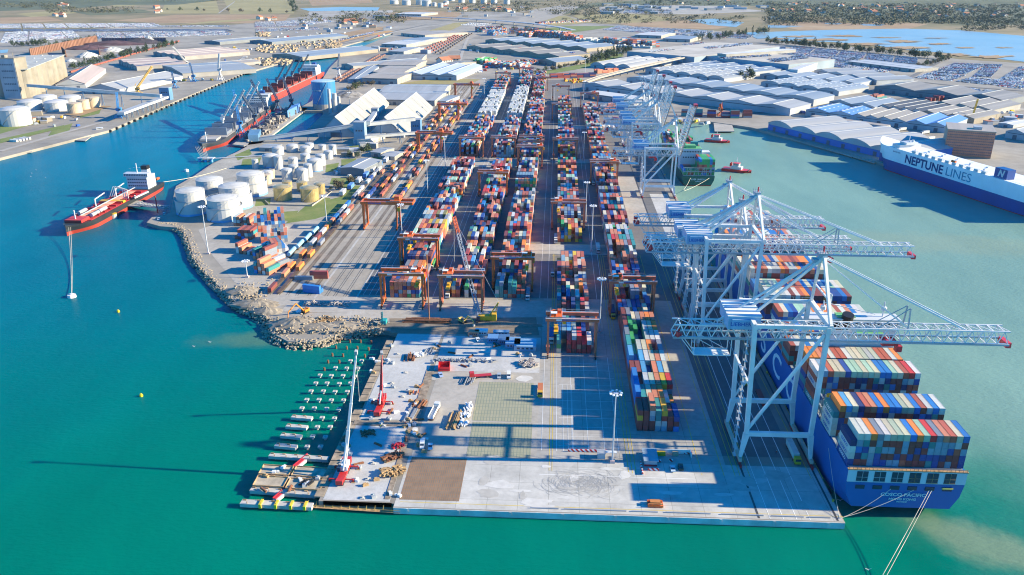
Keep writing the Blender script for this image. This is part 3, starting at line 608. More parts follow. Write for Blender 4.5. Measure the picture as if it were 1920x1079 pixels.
# ================================================================ CONTAINERS
CPAINT = objpaint('container_paint'); CSTACK = objpaint('container_stack_paint', attr=True)
PALC = {'rust red': (.42, .105, .065), 'brick orange': (.54, .20, .115), 'orange': (.70, .22, .05), 'maroon': (.21, .055, .05), 'dark red': (.31, .055, .05), 'bright red': (.55, .04, .04),
        'navy blue': (.02, .04, .15), 'dark blue': (.02, .07, .28), 'blue': (.02, .17, .48), 'sky blue': (.08, .30, .55), 'slate grey': (.19, .22, .28), 'pale grey': (.42, .45, .46), 'white': (.56, .56, .53), 'cream': (.55, .51, .38),
        'teal': (.03, .24, .25), 'green': (.04, .30, .10), 'mint green': (.33, .52, .40), 'sage green': (.38, .43, .34), 'yellow': (.62, .40, .04), 'olive': (.22, .20, .07), 'grey blue': (.18, .30, .40)}
YARDMIX = ['rust red']*8 + ['brick orange']*9 + ['orange']*2 + ['maroon']*4 + ['dark red']*3 + ['bright red'] + ['navy blue']*4 + ['dark blue']*4 + ['blue']*2 + ['sky blue'] + ['slate grey']*4 + ['pale grey']*5 + ['white']*3 + ['cream']*3 + ['teal']*2 + ['green'] + ['mint green'] + ['yellow'] + ['olive'] + ['grey blue']*3
SHIPMIX = ['maroon']*7 + ['dark red']*2 + ['dark blue']*4 + ['blue']*2 + ['grey blue']*5 + ['teal']*3 + ['navy blue']*2 + ['pale grey']*2 + ['rust red']
CL, CW, CH = 12.19, 2.44, 2.9
def container_mesh(h=CH, L=CL):
    m = M(); n = 22; e = .16
    def side(x, s):
        vs = []; y0, y1 = -L/2 + e, L/2 - e
        for k in range(n*2 + 1):
            yy = y0 + (y1-y0)*k/(n*2); d = .05 if (k//1) % 2 else 0
            vs += [(x - s*d, yy, .18), (x - s*d, yy, h - .14)]
        m.add(vs, [(2*k, 2*k+2, 2*k+3, 2*k+1) if s > 0 else (2*k, 2*k+1, 2*k+3, 2*k+2) for k in range(n*2)])
    side(CW/2 - .02, 1); side(-CW/2 + .02, -1)
    for x in (-CW/2, CW/2 - .14):
        for y in (-L/2, L/2 - e): m.box(x, x + .14, y, y + e, 0, h)
        m.box(x, x + .14, -L/2 + e, L/2 - e, 0, .18); m.box(x, x + .14, -L/2 + e, L/2 - e, h - .14, h - .01)
    for y in (-L/2, L/2 - e): m.box(-CW/2 + .14, CW/2 - .14, y, y + e, 0, .16); m.box(-CW/2 + .14, CW/2 - .14, y, y + e, h - .13, h - .005)
    m.box(-CW/2 + .14, CW/2 - .14, -L/2 + e, L/2 - e, .1, .16); m.box(-CW/2 + .14, CW/2 - .14, -L/2 + e, L/2 - e, h - .12, h - .06)
    for y in (-L/2 + .07, L/2 - .12): m.box(-CW/2 + .14, CW/2 - .14, y, y + .05, .16, h - .13)
    for y in (-L/2 + .02,):   # the doors' locking bars
        for x in (-.85, -.4, .4, .85): m.box(x - .035, x + .035, y - .01, y + .05, .1, h - .1)
        m.box(-.02, .02, y, y + .05, .16, h - .13); m.box(-.95, -.25, y - .015, y + .05, 1.1, 1.16); m.box(.25, .95, y - .015, y + .05, 1.1, 1.16)
    return m
_c = obj('shipping_container', container_mesh(), CPAINT); CMESH = _c.data; CMESH.name = 'container'; bpy.data.objects.remove(_c)
_c = obj('shipping_container', container_mesh(2.59), CPAINT); CMESHL = _c.data; bpy.data.objects.remove(_c)
_c = obj('shipping_container', container_mesh(2.59, 6.06), CPAINT); CMESHS = _c.data; bpy.data.objects.remove(_c)
def jit(c, a=.12): k = U(1-a, 1+a); return tuple(min(.9, v*k*U(.96, 1.04)) for v in c)
def container(x, y, z, colour, label, group, mesh=None, rot=0):
    o = bpy.data.objects.new('shipping_container', mesh or CMESH); COL.objects.link(o); o.location = (x, y, z)
    if rot: o.rotation_euler = (0, 0, rot)
    o.color = (*jit(PALC[colour]), 1); return tag(o, label, 'container', group)
STK = M()
def stk(x, y, z, colour, L=CL, h=2.59, r=0):
    "one container of the thousands that are built as a single mass; it stands centred on x, y"
    STK.cc = jit(PALC[colour]); STK.cbox(x, y, z + .02, CW, L - .1, h - .05, r)
ORD = ['first', 'second', 'third', 'fourth', 'fifth', 'sixth', 'seventh', 'eighth', 'ninth', 'tenth', 'eleventh', 'twelfth', 'thirteenth', 'fourteenth', 'fifteenth', 'sixteenth', 'seventeenth', 'eighteenth']
TIER = ['bottom tier', 'second tier', 'third tier', 'fourth tier', 'fifth tier', 'sixth tier', 'seventh tier']
# ================================================================ SHIPS
SHIPBLUE = mat('hull_blue', (.005, .115, .38), .45, var=.1, scale=.02); BOOT = mat('boot_topping_red', (.33, .035, .02), .6); DECKG = mat('deck_grey', (.30, .33, .35), .6); SWHITE = mat('ship_white', (.56, .57, .57), .45, var=.06)
HULLW = mat('hull_pale_blue_white', (.50, .56, .62), .5, var=.08); RUST = mat('rusty_rail_steel', (.34, .21, .11), .7, var=.4, scale=.5); GREEND = mat('green_deck', (.14, .40, .16), .6); BLACK = mat('funnel_black', (.012, .012, .014), .5)
def hull_mesh(L, B, z0, z1, deck, bowstart=.8, rake=.035, stern=.8, ny=44):
    "hull between heights z0 and z1; stern at y=0, bow at y=L"
    m = M(); rings = []
    for i in range(ny + 1):
        y = L*i/ny; r = []
        def w(z):
            q = z/deck; Lz = L*(1 - rake*(1-q)); s = max(0, (y - bowstart*L)/(Lz - bowstart*L)) if Lz > bowstart*L else 0
            f = max(0., 1 - min(1, s)**(1.7 + 1.1*q))
            k = min(1, y/(.14*L)); f *= (stern + (1-stern)*min(1, q*1.6)) + (1 - (stern + (1-stern)*min(1, q*1.6)))*k**.7
            return max(B/2*f, .03)
        zs = [z1 + (z0-z1)*j/4 for j in range(5)]
        bump = (max(0, (y/L - .9))/.1)**2*deck*.18 if abs(z1 - deck) < .01 else 0
        for j, z in enumerate(zs): r.append((-w(z), y, z + (bump if j == 0 else 0)))
        for j, z in reversed(list(enumerate(zs))): r.append((w(z), y, z + (bump if j == 0 else 0)))
        rings.append(r)
    return m.loft(rings)
def ship(name, label, cat, loc, rot, L, B, deck, hullmat, boot=1.2, **kw):
    s = thing(name, label, cat, loc, rot)
    obj('hull', hull_mesh(L, B, boot, deck, deck, **kw), hullmat, s); obj('boot_topping', hull_mesh(L, B - .04, -2, boot, deck, **kw), BOOT, s)
    return s
def windows(parent, x0, x1, y, z, h, n, material=None, axis='x'):
    m = M(); d = (x1 - x0)/n
    for k in range(n):
        a, b = x0 + d*(k + .2), x0 + d*(k + .8)
        if axis == 'x': m.box(a, b, y - .06, y + .06, z, z + h)
        else: m.box(y - .06, y + .06, a, b, z, z + h)
    return obj('window', m, material or GLASS, parent)
# ---- the big container ship
SY = 266.; SXC = 135.2
cs = thing('container_ship', 'huge blue container ship moored along the quay, loaded with striped rows of containers', 'container ship', (SXC, SY, 0))
hm = hull_mesh(338, 44, -2, 20.5, 20.5, bowstart=.78, stern=.86)
hv = []
for (x, y, z) in hm.v:   # the counter rises clear of the water at the stern
    k = max(0, 1 - y/26); zb = 4.2*k**1.2; hv.append((x, y, z if z > 10 else zb + (z + 2)*(10 - zb)/12 - 2*(1-k) if k > 0 else z))
hm.v = hv; obj('hull', hm, SHIPBLUE, cs)
obj('boot_topping', M().box(-9, 9, 26, 270, -2, .3), BOOT, cs)
st = obj('transom', M().box(-21.9, 21.9, -.5, .3, 15.6, 20.9), HULLW, cs)
rl = M().box(-22.2, 22.2, -.7, .6, 20.9, 21.2)
for k in range(30): rl.box(-22 + k*1.5, -21.9 + k*1.5, -.65, -.55, 21.2, 22.2)
rl.box(-22, 22, -.66, -.56, 22.1, 22.25); obj('rail', rl, RUST, st)
for k in range(6):
    x = -16.6 + k*6.5; w = M().box(x - 2.1, x + 2.1, -.62, -.4, 16.1, 20.4); o = obj('opening', w, GLASS, st)
    obj('mullion', M().box(x - .08, x + .08, -.72, -.6, 16.1, 20.4).box(x - 2.1, x + 2.1, -.72, -.6, 17.8, 17.95).box(x - 2.2, x + 2.2, -.72, -.62, 15.9, 16.15), RUST if k > 2 else GREYP, st)
    obj('mooring_port', M().box(x - 1.7, x + 1.7, -.3, .12, 12.4, 14.0), GLASS, cs)
obj('lifeboat', M().tube((13.8, -.45, 13.7), (17.8, -.45, 13.7), .35, 8), mat('lifeboat_yellow', (.6, .5, .12), .5), cs)
LETW = mat('white_lettering', (.66, .72, .74), .6)
text("COSCO PACIFIC", 2.0, LETW, 'lettering', cs, (0, -.32, 10.2), (math.pi/2, 0, 0), .05, bold=.035, sx=1.15); text("HONG KONG", 1.4, LETW, 'lettering', cs, (0, -.3, 8.2), (math.pi/2, 0, 0), .05, bold=.025, sx=1.15); text("IMO 9472127", .7, LETW, 'lettering', cs, (0, -.3, 7.0), (math.pi/2, 0, 0), .05, bold=.02)
for k, ch in enumerate("COSCO"): text(ch, 16, LETW, 'lettering', cs, (-22.1, 185 - k*27, 11.5), (math.pi/2, 0, -math.pi/2), .06, bold=.12, sx=1.5)
obj('deck', M().box(-21.2, 21.2, 2, 290, 20.5, 20.8), DECKG, cs); obj('hatch_cover', M().box(-19, 19, 16, 285, 20.8, 21.2), mat('hatch_green', (.10, .22, .17), .6), cs)
CSX0 = SXC - 22 + 1.25; SH = 2.8; SCL = 11.8
def ccol(i): return CSX0 + i*2.41 + .02
def bay(y0, top, tops, full=0, port=True, name='', low=None, nt=None):
    "one bay of containers across the ship; full = how many upper tiers stand as containers of their own"
    n = nt or int(round((top - 21)/SH)); z0 = top - n*SH; y = y0 + SCL/2
    for i in range(18):
        ni = n - (low or {}).get(i, 0)
        for t_ in range(ni):
            istop = t_ == ni - 1
            colr = tops[i] if istop else random.choice(SHIPMIX)
            if i == 0 and not istop: colr = random.choice(['white', 'maroon', 'teal', 'white', 'rust red', 'dark blue'])
            own = (n - t_ <= full) or (port and full and i == 0)
            if own:
                lab = f"{colr} container, {'top tier' if istop else TIER[t_]}, {ORD[i]} from the quay, {name}"
                o = container(ccol(i), y, z0 + t_*SH, colr, lab, 'containers stacked on the blue ship', CMESH); o.scale = (.925, .966, .95)
                if i == 0 and colr in ('white', 'teal', 'dark blue') and t_ < n - 1: text("COSCO", 1.9, LETW if colr != 'white' else BLUEL, 'lettering', o, (-1.24, 0, 1.45), (math.pi/2, 0, -math.pi/2), .02, bold=.04, sx=1.1)
            else: stk(ccol(i), y, z0 + t_*SH, colr, L=SCL, h=SH)
    # lashing bridge behind the bay
    lb = M(); yb = y0 - SY + SCL
    for k in range(0, 19, 2): lb.box(CSX0 - 1.3 + k*2.41 - SXC, CSX0 - 1.1 + k*2.41 - SXC, yb + .3, yb + .7, 20.8, 27.5)
    lb.box(-21.8, 21.8, yb + .25, yb + .8, 27.3, 27.6); obj('lashing_bridge', lb, GREYP, cs)
b1 = 'navy blue,white,white,orange,slate grey,white,cream,sage green,cream,blue,orange,mint green,bright red,slate grey,brick orange,rust red,cream,blue'.split(',')
b2 = 'teal,orange,sky blue,cream,navy blue,rust red,brick orange,blue,orange,blue,blue,sage green,cream,blue,rust red,white,blue,white'.split(',')
b3 = 'white,grey blue,rust red,cream,cream,dark blue,mint green,mint green,cream,mint green,cream,blue,blue,mint green,cream,rust red,bright red,white'.split(',')
b4 = 'orange,orange,brick orange,rust red,white,rust red,rust red,white,cream,cream,sage green,pale grey,sage green,rust red,rust red,white,orange,orange'.split(',')
bay(268.4, 35, b1, full=5, name="ship's sternmost bay", low={0: 1}, nt=5)
bay(289.2, 35, b2, full=2, name="ship's second bay from stern", low={0: 1}, nt=5)
bay(313.8, 37.8, b3, full=3, name="ship's third bay from stern", nt=6)
bay(326.8, 37.8, b4, full=1, name="ship's fourth bay from stern", low={17: 1}, port=False, nt=6)
def rt(): return [random.choice(['white', 'white', 'cream', 'brick orange', 'rust red', 'rust red', 'orange', 'blue', 'dark blue', 'mint green', 'pale grey', 'maroon']) for _ in range(18)]
for y0, tp in ((353, 31), (365.5, 33), (378.5, 37.5), (401, 37.5), (413.5, 37.5), (428, 32), (441.5, 37.5), (454, 37.5), (467, 32), (487.5, 37.5), (500, 35), (513, 35), (526, 34)): bay(y0, tp, rt())
for y0, n0, n1 in ((538.5, 1, 17), (551, 2, 16), (563.5, 4, 14)):
    tp = rt()
    for i in range(n0, n1):
        for t_ in range(6): stk(ccol(i), y0 + 6, 20.8 + t_*SH, tp[i] if t_ == 5 else random.choice(SHIPMIX), L=SCL, h=SH)
# accommodation, funnel and bridge
ac = obj('accommodation', M().box(-8, 20, 75, 84, 20.5, 46).box(-21.8, 21.8, 76, 83, 46, 49.5), SWHITE, cs)
windows(ac, -21, 21, 75.9, 47.2, 1.5, 26); obj('bridge_roof', M().box(-22, 22, 75.6, 83.4, 49.5, 49.9), SWHITE, ac)
obj('deck_awning', M().box(2, 14, 72, 75.8, 44, 44.3).box(-6, 2, 77, 82, 50.2, 50.6), GREEND, ac)
fn = obj('funnel_casing', M().box(-10, -1, 74.5, 80, 20.5, 45), HULLW, cs); obj('funnel', M().tube((-2, 78, 45), (-1.6, 76.5, 52), 2.6, 14).tube((-6, 77, 45), (-6, 76, 49), 1.5, 10).box(-9.4, -1.4, 75, 79.6, 45, 46.6), BLACK, fn)
for x in (-12, 15): obj('radome', M().tube((x, 80, 49.5), (x, 80, 57), .35, 6).cyl(x, 80, 53, 1.3, 1.6, 10), SWHITE, cs)
ms = M()
ms.tube((-9, 81, 49.5), (-9, 81, 60), .5, 6).bar((-12, 81, 56), (12, 81, 50.5), .3); obj('radar_mast', ms, SWHITE, cs)
gp = M()
for z in (21, 25.5, 30): gp.box(-21.6, -16, 37, 38, z, z + .3).box(-21.6, -21, 36, 46, z, z + .3)
for k in range(4): gp.bar((-21.3, 36 + k*3, 20.8), (-21.3, 36 + k*3, 33), .25)
obj('stern_gangway', gp, GREYP, cs)
cr = M().tube((-18, 42, 20.8), (-18, 42, 30), .6, 8).bar((-18, 42, 30), (-13, 37, 33), .5); obj('provision_crane', cr, YELLOW, cs)
# ---- green ship
gs = ship('container_ship', 'dark green container ship with white deckhouse moored beyond the raised cranes', 'container ship', (139.5, 779, 0), 0, 205, 31, 10, mat('hull_green', (.012, .10, .075), .45), boot=.8)
text("EVER UNISON", 2.2, LETW, 'lettering', gs, (0, -.25, 6.4), (math.pi/2, 0, 0), .05, bold=.03); text("LONDON", 1.3, LETW, 'lettering', gs, (0, -.2, 4.4), (math.pi/2, 0, 0), .05, bold=.03)
fr = M()
for z in (10, 14, 17.5): fr.box(-15.2, 15.2, .2, .8, z, z + .4)
for k in range(9): fr.box(-15.2 + k*3.75, -14.9 + k*3.75, .2, .8, 10, 17.8); fr.bar((-15.2 + k*3.4, .5, 10.3), (-15.2 + k*3.4 + (3 if k % 2 else 0), .5, 17.4), .25)
obj('stern_frame', fr, GREYP, gs)
g2 = obj('accommodation', M().box(-15, 6, 26, 40, 10, 31).box(6, 15, 30, 40, 10, 27), SWHITE, gs); windows(g2, -14, 5, 25.9, 27.5, 1.4, 12); windows(g2, -13, 4, 25.9, 22, 1.2, 7); windows(g2, 7, 14, 29.9, 22, 1.2, 4)
obj('deck', M().box(-14.6, 5.6, 26.4, 39.6, 31, 31.3).box(-10, 0, 28, 36, 31.3, 34), GREEND, g2); obj('funnel', M().box(-3, 4, 40.3, 46, 10, 35), mat('funnel_teal', (.03, .20, .22)), gs)
GM = ['green', 'green', 'green', 'green', 'rust red', 'dark red', 'blue', 'maroon']
for t_ in range(6):
    for i in range(12):
        for y0 in (1.5, 13.2):
            if i > 5 or t_ < 2: stk(139.5 - 13.7 + i*2.5, 779 + y0 + 6.1, 10.4 + t_*2.6, random.choice(GM))
for y0 in range(48, 180, 13):
    for i in range(12):
        for t_ in range(random.randint(2, 4)): stk(139.5 - 13.7 + i*2.5, 779 + y0 + 6, 10.2 + t_*2.6, random.choice(GM + ['brick orange', 'rust red', 'white']))
# ---- tugs
TUGR = mat('tug_red', (.55, .03, .025), .4)
def tug(loc, rot, label):
    s = ship('tug_boat', label, 'tug', loc, rot, 30, 11, 2.6, TUGR, boot=.35, bowstart=.6, stern=.9)
    w = obj('wheelhouse', M().box(-3.6, 3.6, 9, 20, 2.6, 5.4).box(-2.6, 2.6, 11, 17, 5.4, 8.6), SWHITE, s); windows(w, -2.4, 2.4, 10.9, 6.8, 1.2, 5); windows(w, 11.2, 16.8, 2.65, 6.8, 1.2, 5, axis='y'); windows(w, 11.2, 16.8, -2.65, 6.8, 1.2, 5, axis='y')
    obj('roof', M().box(-2.9, 2.9, 10.6, 17.4, 8.6, 8.9), TUGR, w); obj('funnel', M().tube((-2, 8, 5), (-2, 8, 8.6), .8, 8).tube((2, 8, 5), (2, 8, 8.6), .8, 8), TUGR, s); obj('radar_mast', M().tube((0, 14, 8.8), (0, 14, 15), .25, 6).bar((-1.5, 14, 12), (1.5, 14, 12), .2), SWHITE, s)
    obj('fender', M().tube((-4.2, 27, 2.2), (4.2, 27, 2.2), .7, 8), DARK, s); return s
tug((177, 850, 0), math.radians(-118), 'red and white tug floating beside the green ship stern'); tug((184, 1004, 0), math.radians(-112), 'red and white tug farther off near the small concrete jetty')
# ---- car carrier
th = math.atan2(-.3, .954); Ln, Bn = 230., 31.
bow = Vector((346.4, 862)); dv = Vector((-math.sin(-th), math.cos(th))); dv = Vector((-.3, .954)).normalized(); nrm = Vector((dv.y, -dv.x)); so_ = bow - dv*(Ln*.985 - 24) + nrm*Bn*.5
NEP = (so_.x, so_.y, 0); nrot = math.atan2(-dv.x, dv.y)
NAVY = mat('hull_navy', (.015, .06, .24), .4, var=.08)
nl = thing('car_carrier', 'white and navy vehicle carrier with tall slab sides berthed opposite the container quay', 'car carrier', NEP, nrot)
obj('boot_topping', hull_mesh(Ln, Bn - .05, -2, .8, 25, bowstart=.86, rake=.06, stern=.85), BOOT, nl); obj('lower_hull', hull_mesh(Ln, Bn, .8, 11.5, 25, bowstart=.86, rake=.06, stern=.85), NAVY, nl)
up = obj('upper_hull', hull_mesh(Ln, Bn, 11.5, 25, 25, bowstart=.86, rake=.06, stern=.85), mat('carrier_white', (.76, .77, .78), .45, var=.05), nl)
NLET = mat('navy_lettering', (.01, .035, .15)); NTEAL = mat('teal_lettering', (.05, .22, .34))
text("NEPTUNE", 11.5, NLET, 'lettering', up, (-Bn/2 - .12, 146, 17.4), (math.pi/2, 0, -math.pi/2), .05, bold=.28, sx=1.05); text("LINES", 11.5, NTEAL, 'lettering', up, (-Bn/2 - .12, 100, 17.4), (math.pi/2, 0, -math.pi/2), .05, bold=-.05, sx=1.15)
text("NEPTUNE ILIAD", 1.6, NLET, 'lettering', up, (-Bn/2 - .12, 186, 21.5), (math.pi/2, 0, -math.pi/2), .05)
lb = M()
for k in range(11): lb.box(-Bn/2 + .6, -Bn/2 + 3.6, 70 + k*9, 75 + k*9, 25, 27.4)
obj('vent_house', lb, SWHITE, nl); obj('liferaft', M().tube((-13.6, 108, 28), (-13.6, 113, 28), 1.1, 8), mat('lifeboat_orange', (.65, .12, .02)), nl)
gz_ = M()
for k in range(85): gz_.box(-Bn/2 + .25, -Bn/2 + .33, 20 + k*2, 20.08 + k*2, 25, 26.1)
gz_.box(-Bn/2 + .22, -Bn/2 + .34, 20, 190, 26.05, 26.15); obj('railing', gz_, SWHITE, nl)
wh = obj('wheelhouse', M().box(-13, 13, 186, 197, 25, 28.6).box(-7, 7, 184, 194, 28.6, 31), SWHITE, nl); windows(wh, -12.5, 12.5, 197.05, 26.6, 1.3, 20); obj('radar_mast', M().tube((0, 189, 31), (0, 189, 38), .4, 6).cyl(3, 187, 31, 1.2, 2, 10), SWHITE, wh)
fnn = obj('funnel', M().box(-13.5, -5, 48, 62, 25, 33.5), NAVY, nl); text("N", 8, SWHITE, 'emblem', fnn, (-13.6, 55, 29.2), (math.pi/2, 0, -math.pi/2), .05, bold=.35, shear=.25)
obj('stern_ramp', M().box(-10, 10, -2, 6, 4, 24), SWHITE, nl)
for k in range(26): obj('deck_fitting', M().cbox(-9 + (k % 4)*6 + U(-1, 1), 60 + k*4.6, 25, U(1, 3), U(1, 3), U(.6, 2)), SWHITE, nl)
# ---- red tanker
tk = ship('tanker', 'red decked chemical tanker with white bridge lying at the oil jetty', 'tanker', (-385, 738, 0), math.pi, 147, 23, 7.4, mat('hull_black', (.02, .025, .03), .5), boot=3.0, bowstart=.8)
RDECK = mat('red_deck', (.45, .035, .03), .55)
obj('deck', M().box(-10.6, 10.6, 32, 128, 7.4, 7.7), RDECK, tk); obj('forecastle', hull_mesh(147, 23.1, 7.3, 9.3, 9.3).__class__().box(-7, 7, 124, 136, 7.6, 9.8), RDECK, tk)
pp = M()
for k in range(9): pp.tube((-4 + k, 40, 8.9), (-4 + k, 124, 8.9), .28, 6)
obj('deck_pipe', pp, mat('pipe_salmon', (.5, .22, .18)), tk); q = M()
for k in range(9): q.box(-10, 10, 42 + k*9, 42.5 + k*9, 7.7, 9.2)
obj('deck_frame', q, REDP, tk)
tkc = M()
for x, y in ((-7, 98), (-7, 110), (7, 104)): tkc.tube((x, y, 9.6), (x, y + 11, 9.6), 1.5, 10)
obj('deck_tank', tkc, GREYP, tk); obj('gangway', M().box(-.6, .6, 34, 124, 10.4, 10.7), SWHITE, tk)
dc = M()
for y in (58, 92): dc.tube((0 + 5, y, 7.5), (5, y, 15), .6, 8).bar((5, y, 15), (5, y - 16, 16.5), .7)
obj('deck_crane', dc, SWHITE, tk); mm = obj('manifold', M().box(-10.5, 10.5, 72, 76, 7.7, 9.4), YELLOW, tk)
ab = obj('accommodation', M().box(-9.6, 9.6, 12, 28, 7.4, 19).box(-11.4, 11.4, 22, 29, 19, 22.2), SWHITE, tk); windows(ab, -11, 11, 29.06, 20.2, 1.3, 14)
for z in (10, 13, 16): windows(ab, -9, 9, 28.06, z, 1.1, 9); windows(ab, 12.5, 27.5, 9.65, z, 1.1, 7, axis='y')
obj('mast', M().tube((0, 25, 22.2), (0, 25, 31), .5, 6).bar((-3, 25, 27), (3, 25, 27), .3).tube((0, 132, 7.5), (0, 132, 17), .6, 6).bar((-2, 132, 14), (2, 132, 14), .4), SWHITE, tk); fu = obj('funnel', M().box(-2.8, 2.8, 6, 12, 7.4, 24), SWHITE, tk); obj('funnel_top', M().box(-2.9, 2.9, 5.9, 12.1, 22, 25.4), BLACK, fu); obj('lifeboat', M().tube((-8.6, 4, 12), (-8.6, 9, 12), 1.2, 8), mat('lifeboat_orange', (.65, .12, .02)), tk)
# ---- bulk carriers
GREYH = mat('hull_grey_black', (.05, .055, .065), .5); BRICK = mat('red_oxide_hold', (.26, .05, .035), .6)
def bulk(label, stern, bowp, B, deck, hullm, coam, cranem, bootz):
    a, b_ = Vector(stern), Vector(bowp); d = b_ - a; L = d.length
    s = ship('bulk_carrier', label, 'bulk carrier', (a.x, a.y, 0), math.atan2(-d.x, d.y), L, B, deck, hullm, boot=bootz, bowstart=.84)
    obj('deck', M().box(-B/2 + .8, B/2 - .8, L*.04, L*.86, deck, deck + .3), mat('bulker_deck', (.36, .34, .32), .7), s)
    nh = 5
    for k in range(nh):
        y = L*(.22 + .64*k/nh); h = obj('hatch', M().box(-B*.36, B*.36, y, y + L*.085, deck + .3, deck + 3.2), coam, s)
        obj('hatch_cover', M().box(-B*.40, B*.40, y - 1.8, y - .6, deck + .3, deck + 9.5), coam if hullm is not GREYH else mat('grey_cover', (.17, .20, .25), .5), h); obj('hatch_cover', M().box(-B*.40, B*.40, y + L*.085 + .6, y + L*.085 + 1.8, deck + .3, deck + 9.5), coam, h)
    for k in range(4):
        y = L*(.335 + .128*k); c = obj('deck_crane', M().tube((0, y, deck), (0, y, deck + 20), 1.9, 10, 1.4).cbox(0, y, deck + 13, 4, 5, 4), cranem, s)
        obj('jib', M().truss((-1, y + 1, deck + 14), (-22, y + 4, deck + 44), 1.9, 1.7, 10, .38), cranem, c)
    ac = obj('accommodation', M().box(-B*.42, B*.42, L*.05, L*.15, deck, deck + 14).box(-B*.5, B*.5, L*.1, L*.14, deck + 14, deck + 17.5), SWHITE, s)
    for z in (3, 6, 9, 12): windows(ac, -B*.4, B*.4, L*.15 + .06, deck + z, 1.2, 10)
    windows(ac, -B*.48, B*.48, L*.14 + .06, deck + 15.2, 1.4, 16); obj('funnel', M().box(-3, 3, L*.02, L*.05, deck, deck + 19), NAVY, s); obj('mast', M().tube((0, L*.12, deck + 17), (0, L*.12, deck + 28), .5, 6).tube((0, L*.95, deck), (0, L*.95, deck + 12), .7, 6).bar((-3, L*.95, deck + 9), (3, L*.95, deck + 9), .6), SWHITE, s)
    obj('forecastle', M().box(-B*.3, B*.3, L*.87, L*.93, deck, deck + 2.2), mat('bulker_deck', (.36, .34, .32), .7), s)
    return s
bulk('grey hatched bulk carrier with red waterline at the grain pier, bow towards the tank farm', (-441, 1222), (-405, 903), 32, 9, GREYH, mat('grey_cover', (.17, .20, .25), .5), mat('crane_cream', (.52, .53, .54)), 4.2)
bulk('red bulk carrier with red holds moored behind the blue silo', (-470, 1605), (-464, 1256), 30, 10, mat('hull_red', (.38, .05, .03), .5), BRICK, mat('crane_dark', (.12, .15, .2)), 2.0)
# ================================================================ YARD STACKS
BX = {'A': -103 + 1.4, 'B': -64 + 1.4, 'C': -36.5 + 1.4, 'D': 2.6 + 1.4, 'E': 39 + 1.4}
WHITES = ['white']*7 + ['pale grey']*3 + ['cream']
def block(k, y0, y1, mixx=YARDMIX, hmax=5, hmin=2, n=7, skip=.06, xo=0., own=0, ownbays=0, pitch=12.55):
    x0 = BX[k] + xo; y = y0; bay_ = 0; prev = [random.randint(hmin, hmax) for _ in range(n)]
    while y < y1:
        base = random.randint(hmin + 1, hmax) if hmax > hmin else hmax; dom = random.choice(mixx)
        for i in range(n):
            h = max(1, min(hmax, base + random.choice((-1, 0, 0, 0, 0, 1)) if rnd() > .12 else random.randint(1, hmax)))
            if rnd() < skip: h = random.randint(0, 1)
            halves = rnd() < .16
            for t_ in range(h):
                c = dom if rnd() < .38 else random.choice(mixx)
                yy = y + CL/2
                if halves: stk(x0 + i*2.72, yy - 3.08, 3.1 + t_*2.6, c, 6.06); stk(x0 + i*2.72, yy + 3.08, 3.1 + t_*2.6, random.choice(mixx), 6.06)
                else: stk(x0 + i*2.72, yy, 3.1 + t_*2.6, c)
        y += pitch; bay_ += 1
        if rnd() < .06: y += 2
